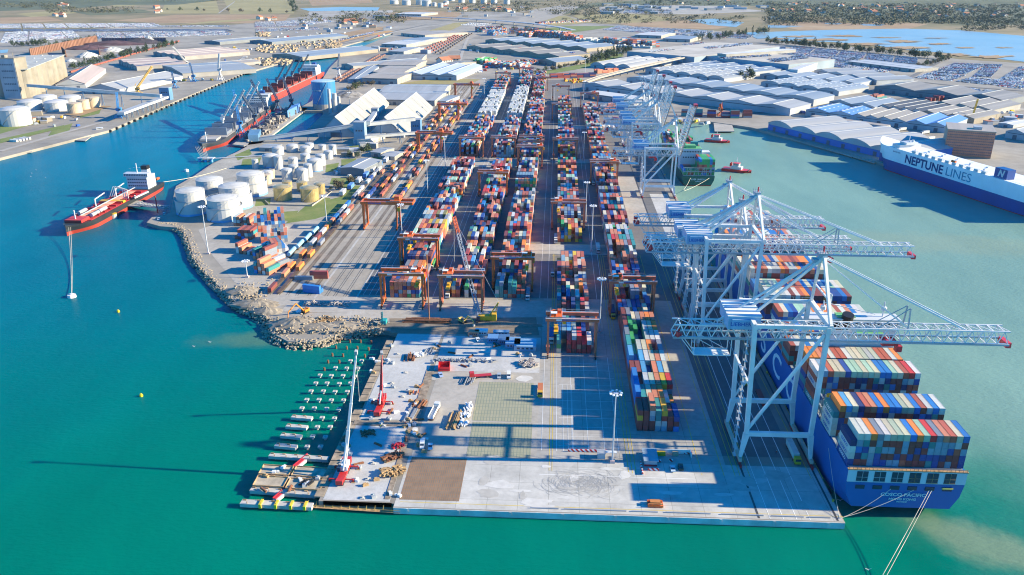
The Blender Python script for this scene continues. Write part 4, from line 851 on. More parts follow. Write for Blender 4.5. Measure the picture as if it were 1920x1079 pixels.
# the seaward end of the long stack by the ship cranes: containers one can tell apart
EG = 'containers at the seaward end of the quayside stack'
FRONT = [['dark red', 'maroon', 'yellow', 'maroon'], ['dark red', 'maroon', 'maroon', 'maroon'], ['maroon', 'maroon', 'grey blue', 'pale grey', 'brick orange'], ['grey blue', 'pale grey', 'teal', 'teal'],
         ['grey blue', 'pale grey', 'dark red', 'yellow'], ['maroon', 'dark red', 'maroon'], ['blue', 'maroon', 'dark blue']]
HT = [[5, 3, 3, 5, 5, 3, 3, 2], [3, 3, 5, 3, 3, 5, 5], None]
EB = [FRONT,
      [['blue']*3, ['teal']*3, ['cream', 'pale grey', 'blue', 'cream'], ['maroon', 'rust red', 'dark red', 'brick orange'], ['orange', 'bright red', 'orange', 'orange'], ['maroon', 'pale grey', 'white'], ['dark blue', 'orange']],
      [['grey blue', 'blue', 'blue'], ['maroon', 'dark red'], ['grey blue', 'dark blue', 'dark blue', 'pale grey'], ['teal', 'dark blue', 'sage green', 'sage green'], ['maroon', 'rust red', 'dark red', 'brick orange'], ['olive', 'dark blue', 'yellow', 'yellow'], ['maroon', 'dark red', 'slate grey', 'bright red']],
      [['dark red', 'maroon'], ['maroon', 'navy blue', 'maroon'], ['blue', 'blue', 'sky blue', 'sky blue'], ['navy blue', 'dark blue', 'dark blue'], ['maroon', 'dark red', 'maroon', 'brick orange'], ['dark blue', 'slate grey', 'sky blue', 'sky blue'], ['grey blue', 'white', 'blue', 'cream']],
      [['blue', 'sky blue', 'sky blue'], ['maroon', 'dark blue'], ['dark blue', 'blue', 'blue', 'sky blue'], ['pale grey', 'white', 'white', 'white'], ['cream', 'cream', 'cream', 'cream'], ['brick orange', 'maroon', 'rust red', 'brick orange'], ['pale grey', 'pale grey', 'white', 'white']],
      [['teal', 'grey blue', 'teal'], ['teal', 'teal'], ['grey blue', 'blue', 'cream', 'pale grey'], ['pale grey', 'cream', 'cream', 'cream'], ['bright red', 'orange', 'orange', 'orange'], ['navy blue', 'dark blue'], ['slate grey', 'pale grey', 'pale grey', 'slate grey']],
      [['slate grey', 'pale grey', 'slate grey'], ['green', 'green', 'green'], ['slate grey', 'sky blue', 'slate grey'], ['dark blue', 'navy blue'], ['pale grey', 'white', 'white', 'pale grey'], ['grey blue', 'pale grey', 'slate grey', 'pale grey'], ['maroon', 'rust red', 'white', 'white']],
      [['maroon', 'dark red', 'maroon'], ['dark red', 'green', 'green', 'green'], ['pale grey', 'green', 'green', 'green'], ['navy blue', 'dark blue'], ['maroon', 'teal', 'white', 'pale grey'], ['olive', 'teal', 'cream', 'cream'], ['dark red', 'rust red', 'rust red', 'orange']],
      [['rust red', 'maroon', 'maroon'], ['blue', 'slate grey', 'slate grey', 'slate grey'], ['navy blue', 'white', 'cream', 'cream'], ['slate grey', 'pale grey', 'slate grey', 'slate grey'], ['rust red', 'brick orange', 'rust red', 'brick orange'], ['dark red', 'maroon', 'brick orange', 'orange'], ['brick orange', 'maroon', 'rust red', 'brick orange']]]
nown = 0
for b_, cols in enumerate(EB):
    for i, col in enumerate(cols):
        if b_ > 0 and i < 2: col = [random.choice(['maroon', 'dark red', 'rust red'])] * (2 if i == 0 else 1) + col
        for t_, c in enumerate(col):
            y = 318.4 + b_*12.6 + CL/2; x = BX['E'] + i*2.72; vis = t_ == len(col) - 1 or b_ == 0 or t_ == len(col) - 2 and b_ < 4
            if vis and nown < 99:
                nown += 1
                lab = f"{c} container, {'topmost' if t_ == len(col)-1 else TIER[t_]}, {ORD[i]} from left, {ORD[b_] + ' bay' if b_ else 'end bay'} of quayside stack"
                container(x, y, 3.1 + t_*2.6, c, lab, EG, CMESHL)
            else: stk(x, y, 3.1 + t_*2.6, c)
block('E', 318.4 + 9*12.6, 880, hmax=5, hmin=2); block('E', 884, 1225, hmax=4)
block('D', 396, 520, hmax=5, hmin=2, skip=.1); block('D', 520, 545, hmax=3, hmin=1); block('D', 588.5, 850, hmax=4); block('D', 884, 1055, hmax=5, hmin=3); block('D', 1085, 1290, hmax=4)
block('C', 473.5, 860, hmax=5, hmin=2); block('C', 884, 1010, hmax=5, hmin=3, xo=-2.7, n=8); block('C', 1010, 1285, hmax=4, xo=-3, n=8); block('C', 1312, 1620, hmax=4, xo=-3)
block('B', 472.5, 828, hmax=4, hmin=2); block('B', 886, 1000, hmax=5, hmin=3, xo=-4, n=8); block('B', 1000, 1098, hmax=4, xo=-4, n=8); block('B', 1122, 1400, WHITES, hmax=4, hmin=3, xo=-4, n=8, skip=.02); block('B', 1400, 1660, hmax=4, xo=-4, n=8)
block('A', 470.5, 560, hmax=4, hmin=2); block('A', 560, 830, hmax=4, hmin=2, xo=-3, n=8); block('A', 886, 1050, hmax=5, hmin=2, xo=-4, n=8); block('A', 1050, 1098, hmax=4, xo=-5, n=9); block('A', 1122, 1340, WHITES, hmax=4, hmin=3, xo=-5, n=9, skip=.02); block('A', 1340, 1560, hmax=4, xo=-6, n=8)
STK.cc = None
def pile(px0, px1, n, ny, hmax, mixx=YARDMIX, rot=0., lab=None, z=3.1, L=CL, gapy=.6):
    "n stacks side by side between two ground points, ny deep away from the camera"
    a, b_ = Vector(G(*px0)), Vector(G(*px1)); d = (b_ - a); W_ = d.length; d = d.normalized(); nv = Vector((-d.y, d.x)); r = math.atan2(d.y, d.x)
    n = n if a.y < 1400 else int(W_/2.9)
    for i in range(n):
        for j in range(ny):
            h = random.randint(max(1, hmax - 2), hmax)
            p = a + d*(i + .5)*W_/n + nv*(L/2 + j*(L + gapy))
            for t_ in range(h): stk(p.x, p.y, z + t_*2.6, random.choice(mixx), L, 2.59, r)
def pileb(px0, px1, ny, hmax, mixx=YARDMIX, z=3.1):
    "boxes laid lengthwise along the line px0-px1, ny deep"
    a, b_ = Vector(G(*px0)), Vector(G(*px1)); d = (b_ - a); W_ = d.length; d = d.normalized(); nv = Vector((-d.y, d.x)); r = math.atan2(d.y, d.x) - math.pi/2; n = max(1, int(W_/12.6))
    for i in range(n):
        for j in range(ny):
            h = random.randint(max(1, hmax - 1), hmax); p = a + d*(i + .5)*W_/n + nv*(1.3 + j*2.6)
            for t_ in range(h): stk(p.x, p.y, z + t_*2.6, random.choice(mixx), CL, 2.59, r)
RB = ['rust red']*4 + ['brick orange']*3 + ['maroon']*2 + ['slate grey', 'grey blue', 'blue', 'pale grey', 'white', 'teal']; BG = ['slate grey', 'grey blue', 'blue', 'sky blue', 'rust red', 'pale grey', 'white', 'brick orange']
pile((476, 513), (506, 518), 4, 1, 4, RB); pile((508, 505), (522, 508), 2, 1, 3, RB); pile((474, 487), (500, 492), 4, 1, 4, RB); pile((500, 484), (542, 478), 7, 1, 4, BG); pile((442, 476), (490, 482), 7, 1, 3, RB + ['white']*6); pile((490, 458), (540, 454), 8, 1, 4, BG + RB); pile((440, 450), (472, 451), 5, 1, 3, RB); pile((478, 437), (536, 432), 9, 1, 4, BG); pile((438, 425), (470, 426), 5, 1, 3, RB + ['white']*3); pile((482, 416), (534, 412), 8, 1, 3, BG + RB)
pileb((551, 527), (588, 527), 1, 2, ['slate grey', 'dark blue', 'navy blue']); pileb((590, 524), (606, 524), 1, 2, ['rust red', 'dark red', 'brick orange']); pileb((567, 549), (600, 553), 2, 2, ['blue', 'sky blue'])
for k in range(26):   # boxes on the siding trains
    y = 478 + k*13.4
    if y < 820:
        if rnd() < .85: stk(-181.2, y, 4.3, random.choice(['brick orange', 'orange', 'rust red', 'maroon', 'white', 'blue'] if y < 640 else ['blue', 'white', 'dark blue', 'rust red', 'slate grey', 'white']))
        if rnd() < .6 and y > 500: stk(-175.2, y, 4.3, random.choice(['brick orange', 'orange', 'rust red', 'white', 'slate grey', 'yellow']))
for k in range(44):
    y = 700 + k*13.4
    for x in (-168.6, -163.2, -157.6, -144.2, -139):
        if rnd() < .5: stk(x, y, 4.3, random.choice(['brick orange', 'brick orange', 'orange', 'rust red', 'rust red', 'maroon', 'white', 'dark blue', 'slate grey', 'yellow']))
# more distant depots
for (a, b_, n, ny, h, mx) in [((905, 62), (950, 60), 14, 4, 6, YARDMIX), ((925, 68), (952, 67), 14, 4, 6, BG), ((955, 64), (1010, 64), 14, 3, 6, RB), ((1000, 69), (1060, 73), 18, 3, 7, RB), ((968, 70), (992, 71), 8, 3, 6, RB + ['green']), ((1050, 76), (1080, 80), 10, 2, 7, RB), ((1085, 80), (1120, 84), 10, 3, 5, WHITES), ((1122, 82), (1160, 87), 12, 2, 7, RB), ((1165, 84), (1186, 88), 8, 2, 7, RB + ['dark blue']), ((1195, 86), (1222, 90), 8, 2, 6, RB + ['teal']), ((910, 92), (960, 92), 12, 2, 4, YARDMIX), ((960, 98), (1100, 108), 30, 1, 4, WHITES + YARDMIX), ((882, 122), (910, 124), 8, 4, 5, ['green', 'green', 'mint green', 'rust red']), ((905, 127), (975, 131), 16, 4, 4, BG + RB), ((970, 124), (1010, 122), 9, 2, 4, RB + ['white']*2), ((1045, 108), (1078, 110), 8, 2, 5, YARDMIX), ((1078, 108), (1100, 106), 6, 2, 4, WHITES),
                             ((1010, 46), (1110, 42), 26, 2, 3, RB + WHITES), ((1160, 195), (1190, 206), 5, 3, 2, YARDMIX), ((1110, 205), (1150, 215), 8, 3, 3, RB), ((1130, 88), (1220, 92), 20, 1, 3, WHITES)]: pile(a, b_, n, ny, h, mx)
DK = ['maroon', 'dark red', 'dark blue', 'navy blue', 'maroon', 'dark red', 'teal', 'slate grey']
pileb((1033, 148), (1118, 146), 6, 3, ['rust red', 'dark red', 'brick orange', 'navy blue']); pileb((1120, 139), (1160, 136), 5, 3, ['rust red', 'brick orange', 'brick orange'])
for a, b_, n in (((1275, 219), (1295, 220), 3), ((1322, 221), (1345, 222), 4), ((1352, 222), (1372, 222), 3), ((1366, 223), (1390, 223), 4), ((1392, 222), (1412, 222), 3), ((1297, 219), (1320, 220), 3)): pileb(a, b_, n, 4, [random.choice(DK)]*3 + DK)
pile((1618, 186), (1645, 190), 5, 2, 3, RB + ['blue', 'teal']); pile((1742, 192), (1772, 190), 4, 1, 4, ['dark red', 'maroon']); pile((1763, 186), (1780, 187), 3, 1, 4, ['green'])
pile((30, 268), (60, 262), 5, 1, 1, WHITES)
tag(obj('stacked_containers', STK, CSTACK), 'many-coloured shipping containers stacked in the long yard blocks, on trains and in far depots', 'containers', kind='stuff')
# ---------------------------------------------------------------- wagons
BED = mat('wagon_brown', (.11, .075, .055), .7)
wm = M().box(-1.35, 1.35, -6.5, 6.5, .85, 1.15).box(-.3, .3, -6.3, 6.3, .5, .85)
for y in (-5, -3.2, 3.2, 5):
    for x in (-.75, .75): wm.tube((x - .07, y, .45), (x + .07, y, .45), .45, 8)
wg = None
for x in (-181.2, -175.2, -168.6, -163.2, -157.6, -144.2, -139):
    for k in range(26 if x < -174 else 40):
        y = (478 if x < -174 else 700) + k*13.4
        if rnd() < (.95 if x < -174 else .8):
            o = obj('freight_wagon', wm, BED) if wg is None else wg.copy()
            if wg is not None: COL.objects.link(o)
            wg = wg or o; o.location = (x, y, 3.13); o['category'] = 'wagon'; o['label'] = 'flat brown rail wagon standing on the sidings left of the container yard'; o['group'] = 'flat wagons on the sidings'
# ---------------------------------------------------------------- light masts
MASTP = mat('mast_steel', (.55, .57, .60), .4, .2); LAMP = mat('lamp_housing', (.75, .77, .8), .3)
def mast(px, py, h, lab, base=True):
    x, y = G(px, py); c = thing('light_mast', lab, 'light mast', (x, y, 3.05), 0, 'lighting masts over the terminal')
    obj('pole', M().cyl(0, 0, .8, .42, h - 1, 10, .2), MASTP, c); obj('foot', M().cbox(0, 0, 0, 2, 2, 1.2), mat('mast_foot', (.55, .40, .38)), c)
    m = M().cyl(0, 0, h - .6, 1.0, .35, 10); f = M()
    for k in range(9):
        a = 6.283*k/9; m.bar((0, 0, h - .4), (math.cos(a)*2.1, math.sin(a)*2.1, h - .3), .12); f.cbox(math.cos(a)*2.3, math.sin(a)*2.3, h - .5, .9, .8, .45, a)
    obj('lamp_ring', m, MASTP, c); obj('floodlight', f, LAMP, c)
for px, py, h, lab in [(1148, 868, 33.5, 'tall light mast nearest the camera, on the open concrete pier end'), (391, 477, 36, 'light mast on the rock shore behind the small container depot'), (613, 421, 24, 'light mast beside the siding trains and the green bank'), (802, 363, 31, 'light mast in the shaded lane left of the leftmost container block'),
                       (754, 447, 27, 'light mast rising behind the second orange gantry on the left'), (835, 318, 34, 'light mast left of the leftmost block near the second cross lane'), (1098, 418, 34, 'light mast beside the middle block, just behind its cross lane'), (1109, 472, 35, 'light mast between the middle and quayside blocks by a white truck'),
                       (1124, 624, 33, 'light mast next to the outermost yard gantry'), (1094, 300, 30, 'light mast far up the lane between middle and quayside blocks'), (908, 186, 32, 'slim distant mast left of the white container stacks'), (865, 216, 32, 'slim distant mast near the third rail gantry'), (656, 205, 24, 'light mast between the two steep white sheds'), (464, 521, 12, 'short lamp post on the corner of the small depot'), (1094, 190, 30, 'slim distant mast behind the quayside block'), (1097, 140, 30, 'slim distant mast on the green verge behind the yard')]:
    mast(px, py, h, lab)
# ---------------------------------------------------------------- vehicles
CPT = objpaint('vehicle_paint', .35, .15); TYRE = DARK
def wheels(par, ys, w, r, name='wheel'):
    for y in ys:
        for x in (-w, w): obj(name, M().tube((x - .18, y, r), (x + .18, y, r), r, 10), TYRE, par)
def truck(loc, rot, lab, col=(.62, .63, .62), load=None, L=13.0, bed=(.25, .05, .04), group=None):
    c = thing('lorry', lab, 'lorry', loc, rot, group)
    cab = obj('cab', M().box(-1.25, 1.25, -L/2 - 2.2, -L/2 + .1, .7, 3.2).box(-1.25, 1.25, -L/2 - 2.3, -L/2 - 2.1, .6, 1.9), CPT, c); cab.color = (*col, 1); obj('windscreen', M().box(-1.1, 1.1, -L/2 - 2.36, -L/2 - 2.19, 1.95, 2.9), GLASS, cab)
    tr = obj('trailer', M().box(-1.25, 1.25, -L/2 + .4, L/2, 1.0, 1.3).box(-.5, .5, -L/2 - 1, L/2, .7, 1.0), CPT, c); tr.color = (*bed, 1)
    wheels(c, (-L/2 - 1.3, L/2 - 1.2, L/2 - 2.5, -L/2 + 1.4), 1.0, .5)
    if load == 'tip':
        b_ = obj('body', M().box(-1.25, 1.25, -L/2 + .5, L/2, 1.3, 1.5).box(-1.25, -1.12, -L/2 + .5, L/2, 1.5, 2.6).box(1.12, 1.25, -L/2 + .5, L/2, 1.5, 2.6).box(-1.12, 1.12, -L/2 + .5, -L/2 + .65, 1.5, 2.6), CPT, c); b_.color = (*col, 1)
    elif load:
        o = bpy.data.objects.new('shipping_container', CMESHL); COL.objects.link(o); o.parent = c; o.location = (0, .2, 1.32); o.color = (*PALC[load], 1); o.name = 'box_body'
    return c
def at(px, py, z=3.08): return (*G(px, py), z)
truck(at(1013, 733), 0, 'orange terminal tractor with an empty chassis on the sunlit pier beside the mesh slab', (.6, .33, .02), None, 11, (.5, .16, .05)); truck(at(813, 780), math.pi - .12, 'long white tipper lorry parked on the pier roadway', (.62, .63, .62), 'tip', 11)
for px, py, ld, lab in [(1042, 452, 'white', 'white box lorry just behind the concrete cross lane'), (1036, 513, None, 'shaded terminal tractor in the lane left of the middle block'), (1121, 470, 'white', 'lorry with a white box beside the light mast in the cross lane'), (990, 556, 'slate grey', 'lorry carrying a grey box beside the third gantry'), (1034, 635, 'dark blue', 'lorry under the outermost gantry, waiting beside the stack'), (1148, 590, 'navy blue', 'lorry loaded with a dark blue box under the rust orange gantry'), (842, 552, 'orange', 'lorry with an orange box under the faded red gantry'), (812, 500, 'green', 'lorry with a green box beside the second gantry'), (876, 335, None, 'white tractor alone in the lane beside the second block'), (1112, 345, None, 'small tractor under the gantry opposite the lone raised crane'), (1160, 452, 'maroon', 'lorry with a dark red box in the lane behind the mast')]:
    truck(at(px, py), 0 if rnd() < .5 else 0, lab, (.62, .63, .62) if ld != 'navy blue' else (.6, .4, .03), ld)
truck((104.2, 303, 3.08), 0, 'lorry with a white box waiting between the nearest crane legs', (.6, .4, .03), 'white'); truck((97, 372, 3.08), 0, 'lorry with a pale teal box on the shaded quay under the nearest crane', (.6, .4, .03), 'teal'); truck((102, 352, 3.08), 0, 'empty red trailer lorry on the shaded quay behind the nearest crane', (.5, .05, .04), None)
def van(loc, rot, lab, col=(.66, .67, .67), L=5.6, h=2.3, name='delivery_van', cat='van'):
    c = thing(name, lab, cat, loc, rot); w = .95
    prof = [(-L/2, .4), (-L/2, 1.1), (-L/2 + .9, 1.35), (-L/2 + 1.6, h - .05), (-L/2 + 2.1, h), (L/2 - .1, h), (L/2, h - .4), (L/2, .4)] if h > 1.8 else [(-L/2, .35), (-L/2, .75), (-L/2 + 1.1, .92), (-L/2 + 1.8, h), (L/2 - 1, h), (L/2 - .25, .95), (L/2, .8), (L/2, .35)]
    b_ = obj('body', M().loft([[(x, y, z) for y, z in prof] for x in (-w, w)]), CPT, c); b_.color = (*col, 1)
    p3, p4 = prof[2], prof[3]; obj('windscreen', M().add([(-w*.85, p3[0] + .05, p3[1] + .08), (w*.85, p3[0] + .05, p3[1] + .08), (w*.85, p4[0] - .07, p4[1] - .05), (-w*.85, p4[0] - .07, p4[1] - .05)], [(0, 1, 2, 3)]).box(-w - .01, w + .01, p4[0] + .2, p4[0] + 1.3, h*.58, h*.86), GLASS, c)
    wheels(c, (-L/2 + 1, L/2 - 1.1), w - .1, .34); return c
van(at(792, 838), .1, 'tall white van parked at the edge of the rusty reinforcing mat'); van(at(807, 841), .1, 'shorter pale van beside the tall white van', (.5, .58, .66), 4.4, 1.8); van(at(954, 708), .05, 'white van facing the camera above the mesh slab'); van(at(1261, 882), 0, 'pale silver car beside the grey shelter', (.45, .55, .62), 4.4, 1.5, 'parked_car', 'car'); van(at(1276, 879), 0, 'dark green car beside the grey shelter', (.02, .06, .04), 4.4, 1.5, 'parked_car', 'car'); van(at(936, 708), .05, 'grey pickup parked beside the white van above the mesh slab', (.35, .4, .45), 5, 1.8)
for px, py, c, lab in [(896, 640, (.66, .67, .67), 'white pickup near the blue site cabins'), (308, 403, (.5, .55, .6), 'pale car parked at the foot of the front white tank'), (298, 413, (.6, .62, .65), 'white car on the oil jetty road'), (826, 706, (.3, .4, .6), 'blue fronted lorry cab near the red skip')]:
    van(at(px, py), .4, lab, c, 4.6, 1.6, 'parked_car', 'car')
# ---------------------------------------------------------------- plant on the pier
def tele(px, py, tip, col, bcol, lab):
    "telescopic mobile crane on outriggers"
    x, y = G(px, py); c = thing('mobile_crane', lab, 'mobile crane', (x, y, 3.08), 0); r = obj('carrier', M().box(-1.5, 1.5, -6, 6, .9, 1.9).box(-1.4, 1.4, -7.8, -5.8, .8, 2.7), CPT, c); r.color = (*col, 1); wheels(c, (-6.6, -4.6, -2.6, 1.6, 3.4, 5.2), 1.35, .65)
    for yy in (-4.2, 5.0):
        o = obj('outrigger', M().bar((-5, yy, 1.2), (5, yy, 1.2), .45, .45).cbox(-4.9, yy, 0, .6, .6, 1.1).cbox(4.9, yy, 0, .6, .6, 1.1), CPT, c); o.color = (*col, 1)
        obj('pad', M().cbox(-4.9, yy, -.02, 1.6, 1.6, .18).cbox(4.9, yy, -.02, 1.6, 1.6, .18), mat('timber_pad', (.28, .2, .12)), c)
    t = obj('superstructure', M().cyl(0, 1.5, 1.9, 1.4, .5, 12).cbox(0, 2.8, 2.4, 2.9, 6, 2.0), CPT, c); t.color = (*(bcol if bcol[1] > .3 else col), 1); obj('cabin', M().cbox(-1.7, 0, 2.4, 1.3, 2.2, 2.0), GLASS, c)
    obj('counterweight', M().cbox(0, 6.3, 2.2, 3.6, 1.8, 2.4), CPT, c).color = (*col, 1)
    a = Vector((0, 2.8, 4.4)); q = Vector(tip) - Vector((x, y, 3.08)); d = q - a
    for k, (w0, f0, f1) in enumerate(((1.3, 0, .30), (1.05, .28, .55), (.85, .53, .78), (.65, .76, 1.0))):
        o = obj('boom', M().bar(a + d*f0, a + d*f1, w0, w0*1.1), CPT, c); o.color = (*bcol, 1)
    obj('boom_head', M().bar(q - d*.015, q + d.normalized()*1.2 + Vector((0, -.8, 0)), 1.1, 1.4), GREYP, c); obj('hoist_rope', M().tube(q + Vector((0, -.8, 0)), q + Vector((0, -.8, -22)), .07, 5), CABLE, c)
    obj('lift_ram', M().tube((0, -.6, 3), a + d*.22, .4, 8), MASTP, c)
t_ = P(668, 662, 54); tele(645, 893, t_, (.5, .03, .03), (.62, .63, .64), 'red mobile crane with a long white telescopic boom at the pier corner')
t_ = P(716, 663, 34); tele(713, 768, t_, (.5, .03, .03), (.52, .045, .05), 'all red mobile crane with a short steep boom on the white slab')
def crawler(px, py, tip, lab):
    x, y = G(px, py); c = thing('crawler_crane', lab, 'crawler crane', (x, y, 3.08), 0); obj('track', M().box(-3.6, -2.2, -4.5, 4.5, 0, 1.3), DARK, c); obj('track', M().box(2.2, 3.6, -4.5, 4.5, 0, 1.3), DARK, c)
    obj('superstructure', M().box(-2.4, 7.4, -1.8, 1.8, 1.5, 4.2).box(5.6, 8.2, -2.6, 2.6, 1.6, 5.8), YELLOW, c); obj('cabin', M().box(-3.4, -1.4, -3, -1.2, 1.6, 4.2), GLASS, c)
    q = Vector(tip) - Vector((x, y, 3.08)); obj('lattice_boom', M().truss((-2, 0, 2.5), q.lerp(Vector((-2, 0, 2.5)), .18), 1.9, 1.9, 22, .2), mat('lattice_grey', (.30, .33, .38)), c); obj('boom_head', M().truss(q.lerp(Vector((-2, 0, 2.5)), .18), q, 1.9, 1.9, 5, .26), mat('signal_orange', (.62, .13, .05)), c)
    a = M().bar((4, 0, 4), (9.5, 0, 12.5), .6).bar((7, 0, 4), (9.5, 0, 12.5), .4); obj('gantry', a, YELLOW, c); obj('pendant', M().tube((9.5, 0, 12.5), q, .1, 5).tube(q, q + Vector((-.5, 0, -30)), .08, 5), CABLE, c)
crawler(905, 604, P(851, 410, 46), 'yellow crawler crane with a long grey lattice boom tipped orange, beside the excavation')
def excavator(px, py, rot, lab, col=(.62, .36, .04), arm=1.):
    c = thing('excavator', lab, 'excavator', at(px, py), rot); obj('track', M().box(-1.6, -.9, -2.2, 2.2, 0, .9), DARK, c); obj('track', M().box(.9, 1.6, -2.2, 2.2, 0, .9), DARK, c)
    b_ = obj('body', M().box(-1.5, 1.5, -1.4, 2.6, 1.0, 2.5).box(-1.4, 1.4, 1.6, 2.8, 1.0, 2.9), CPT, c); b_.color = (*col, 1); obj('cabin', M().box(-1.5, -.4, -1.6, .2, 1.2, 3.2), GLASS, c)
    k = obj('arm', M().bar((.3, -1, 2), (.3, -4.2*arm, 5.2*arm), .6, .7).bar((.3, -4.2*arm, 5.2*arm), (.3, -8.2*arm, 3.4*arm), .45, .55).bar((.3, -8.2*arm, 3.4*arm), (.3, -8.8*arm, .6), .35), CPT, c); k.color = (*col, 1); obj('bucket', M().cbox(.3, -8.7*arm, .2, 1.3, 1.0, 1.1), GREYP, c)
excavator(572, 588, -.45, 'orange long-armed excavator on the rubble headland', (.62, .22, .03), 1.7); excavator(868, 606, .9, 'pale yellow excavator digging beside the rusty sheet piles', (.62, .42, .12))
dr = thing('drill_rig', 'teal drilling rig on the shore track by the excavation', 'drill rig', at(720, 610), 0); obj('track', M().box(-1.8, -.8, -2.5, 2.5, 0, 1), DARK, dr); obj('track', M().box(.8, 1.8, -2.5, 2.5, 0, 1), DARK, dr); obj('body', M().box(-1.6, 1.6, -2, 2.6, 1, 3.2), mat('teal_plant', (.02, .30, .32), .5), dr); obj('drill_mast', M().truss((0, -2, 1), (0, -2, 9), .8, .8, 6, .14), mat('teal_plant', (.02, .30, .32)), dr)
pd = thing('piling_pole', 'thin rust brown pile standing upright beside the sheet pile stack', 'pile', at(805, 604), 0); obj('pile', M().cyl(0, 0, 0, .35, hat(*G(805, 604), 478) - 3, 10), mat('pile_rust', (.32, .13, .06), .8), pd); obj('guide_frame', M().bar((-2.5, 0, .5), (2.5, 0, .5), .5).bar((0, -2.5, .9), (0, 2.5, .9), .5), RUST, pd)
# piles of material
WOOD = mat('sawn_timber', (.42, .27, .13), .85, var=.35, scale=.8); RUSTY = mat('rusty_bars', (.24, .10, .05), .85, var=.4, scale=.8); WBAG = mat('white_sacks', (.68, .68, .68), .8); STEELB = mat('grey_steel_beams', (.26, .28, .31), .6)
def heap(name, px, py, L, Wd, H, rot, material, lab, cat, n=14, jitter=.1, pl=None):
    m = M(); pl = pl or (L*.85 if jitter < .3 else min(3.2, L*.4)); n = n if jitter < .3 else n*2
    for k in range(n):
        ll = pl*U(.6, 1.1); a = U(-jitter, jitter); z = H*.6*rnd()**1.5 if jitter >= .3 else H/2*int(k*2/n); m.cbox(U(-Wd/2, Wd/2), U(-1, 1)*max(0, L - ll)/2, z + .01*k, U(.3, .6) if jitter < .3 else U(.3, .9), ll, min(.7, H*.45)*U(.5, 1), a)
    o = obj(name, m, material); o.location = at(px, py); o.rotation_euler = (0, 0, rot); return tag(o, lab, cat)
heap('beam_stack', 800, 605, 90/3, 5, 2.2, math.pi/2, RUSTY, 'long stack of rusty sheet piles beside the excavation', 'stack of beams', 18, .02); heap('beam_stack', 876, 716, 8, 7, 1.2, -.15, STEELB, 'grey and rusty beams lying above the mesh slab', 'stack of beams')
heap('timber_pile', 735, 888, 8, 9, 2.2, .3, WOOD, 'tangled heap of waste timber beside the rusty reinforcing mat', 'timber pile', 40, 1.5); heap('timber_pile', 737, 860, 7, 8, 1.6, .8, RUSTY, 'heap of dark scrap metal at the upper corner of the rusty mat', 'scrap pile', 34, 1.5); heap('timber_pile', 852, 790, 17, 5, 1.4, -.05, WOOD, 'long stack of brown timber beside the white sacks', 'timber pile', 18, .06)
heap('sack_pile', 873, 782, 24, 4, 1.8, -.06, WBAG, 'long row of white wrapped sacks beside the mesh slab', 'sacks', 30, .6); heap('pipe_stack', 781, 738, 4, 7, 1, .05, mat('orange_pipe', (.50, .17, .06)), 'short row of orange brown pipes on the pier slab edge', 'pipes', 6, .02); heap('beam_stack', 785, 760, 9, 7, 1.1, -.2, RUSTY, 'brown beams stacked along the joint between the pier slabs', 'stack of beams', 14, .08); heap('beam_stack', 772, 780, 16, 4, .8, -.1, STEELB, 'grey shuttering beams lying along the pier slab joint', 'stack of beams', 12, .05)
heap('rebar_stack', 768, 672, 9, 6, 1.6, .1, RUSTY, 'dark rusty reinforcing bundle on the upper white slab', 'reinforcing bars', 12, .1); heap('sack_pile', 785, 668, 6, 5, 1.6, .3, WBAG, 'cluster of pale sacks beside the dark reinforcing bundle', 'sacks', 18, .8); heap('beam_stack', 806, 660, 10, 5, .8, -.1, STEELB, 'parallel grey steel bars on the upper white slab', 'stack of beams', 9, .04); heap('beam_stack', 870, 678, 4, 34, .9, 0, STEELB, 'long line of dark shuttering along the upper edge of the roadway', 'stack of beams', 40, .5)
heap('timber_pile', 990, 685, 10, 8, 1.8, .5, mat('mixed_scrap', (.34, .30, .28), .8, var=.6, scale=1.2), 'heap of mixed building waste at the corner of the roadway', 'scrap pile', 34, 1.5); heap('timber_pile', 605, 606, 12, 14, 2, .9, WOOD, 'orange brown timber heap on the rubble headland', 'timber pile', 26, 1.2); heap('timber_pile', 690, 815, 7, 5, 1, .4, RUSTY, 'scattered rusty bars at the near end of the white slab', 'scrap pile', 14, 1); heap('timber_pile', 745, 838, 5, 6, 1, .4, REDP, 'small red formwork parts beside the scrap heap', 'formwork', 10, 1); heap('timber_pile', 612, 572, 9, 30, 1.6, 0, mat('mixed_scrap', (.34, .30, .28)), 'line of parked scrap and machinery in the shade by the shore track', 'scrap pile', 24, .9)
sk = thing('skip', 'bright red open skip on the pier roadway', 'skip', at(833, 692), .1); obj('body', M().box(-3, 3, -3.4, 3.4, .2, .4).box(-3, -2.8, -3.4, 3.4, .4, 2.4).box(2.8, 3, -3.4, 3.4, .4, 2.4).box(-2.8, 2.8, -3.4, -3.2, .4, 2.4).box(-2.8, 2.8, 3.2, 3.4, .4, 2.4), mat('skip_red', (.6, .02, .02)), sk); obj('rib', M().box(-3.1, 3.1, -3.5, -3.4, 1.4, 1.6), REDP, sk)
truck(at(905, 708), -1.35, 'red flatbed lorry loaded with bars above the mesh slab', (.5, .03, .03), None, 9, (.45, .03, .03))
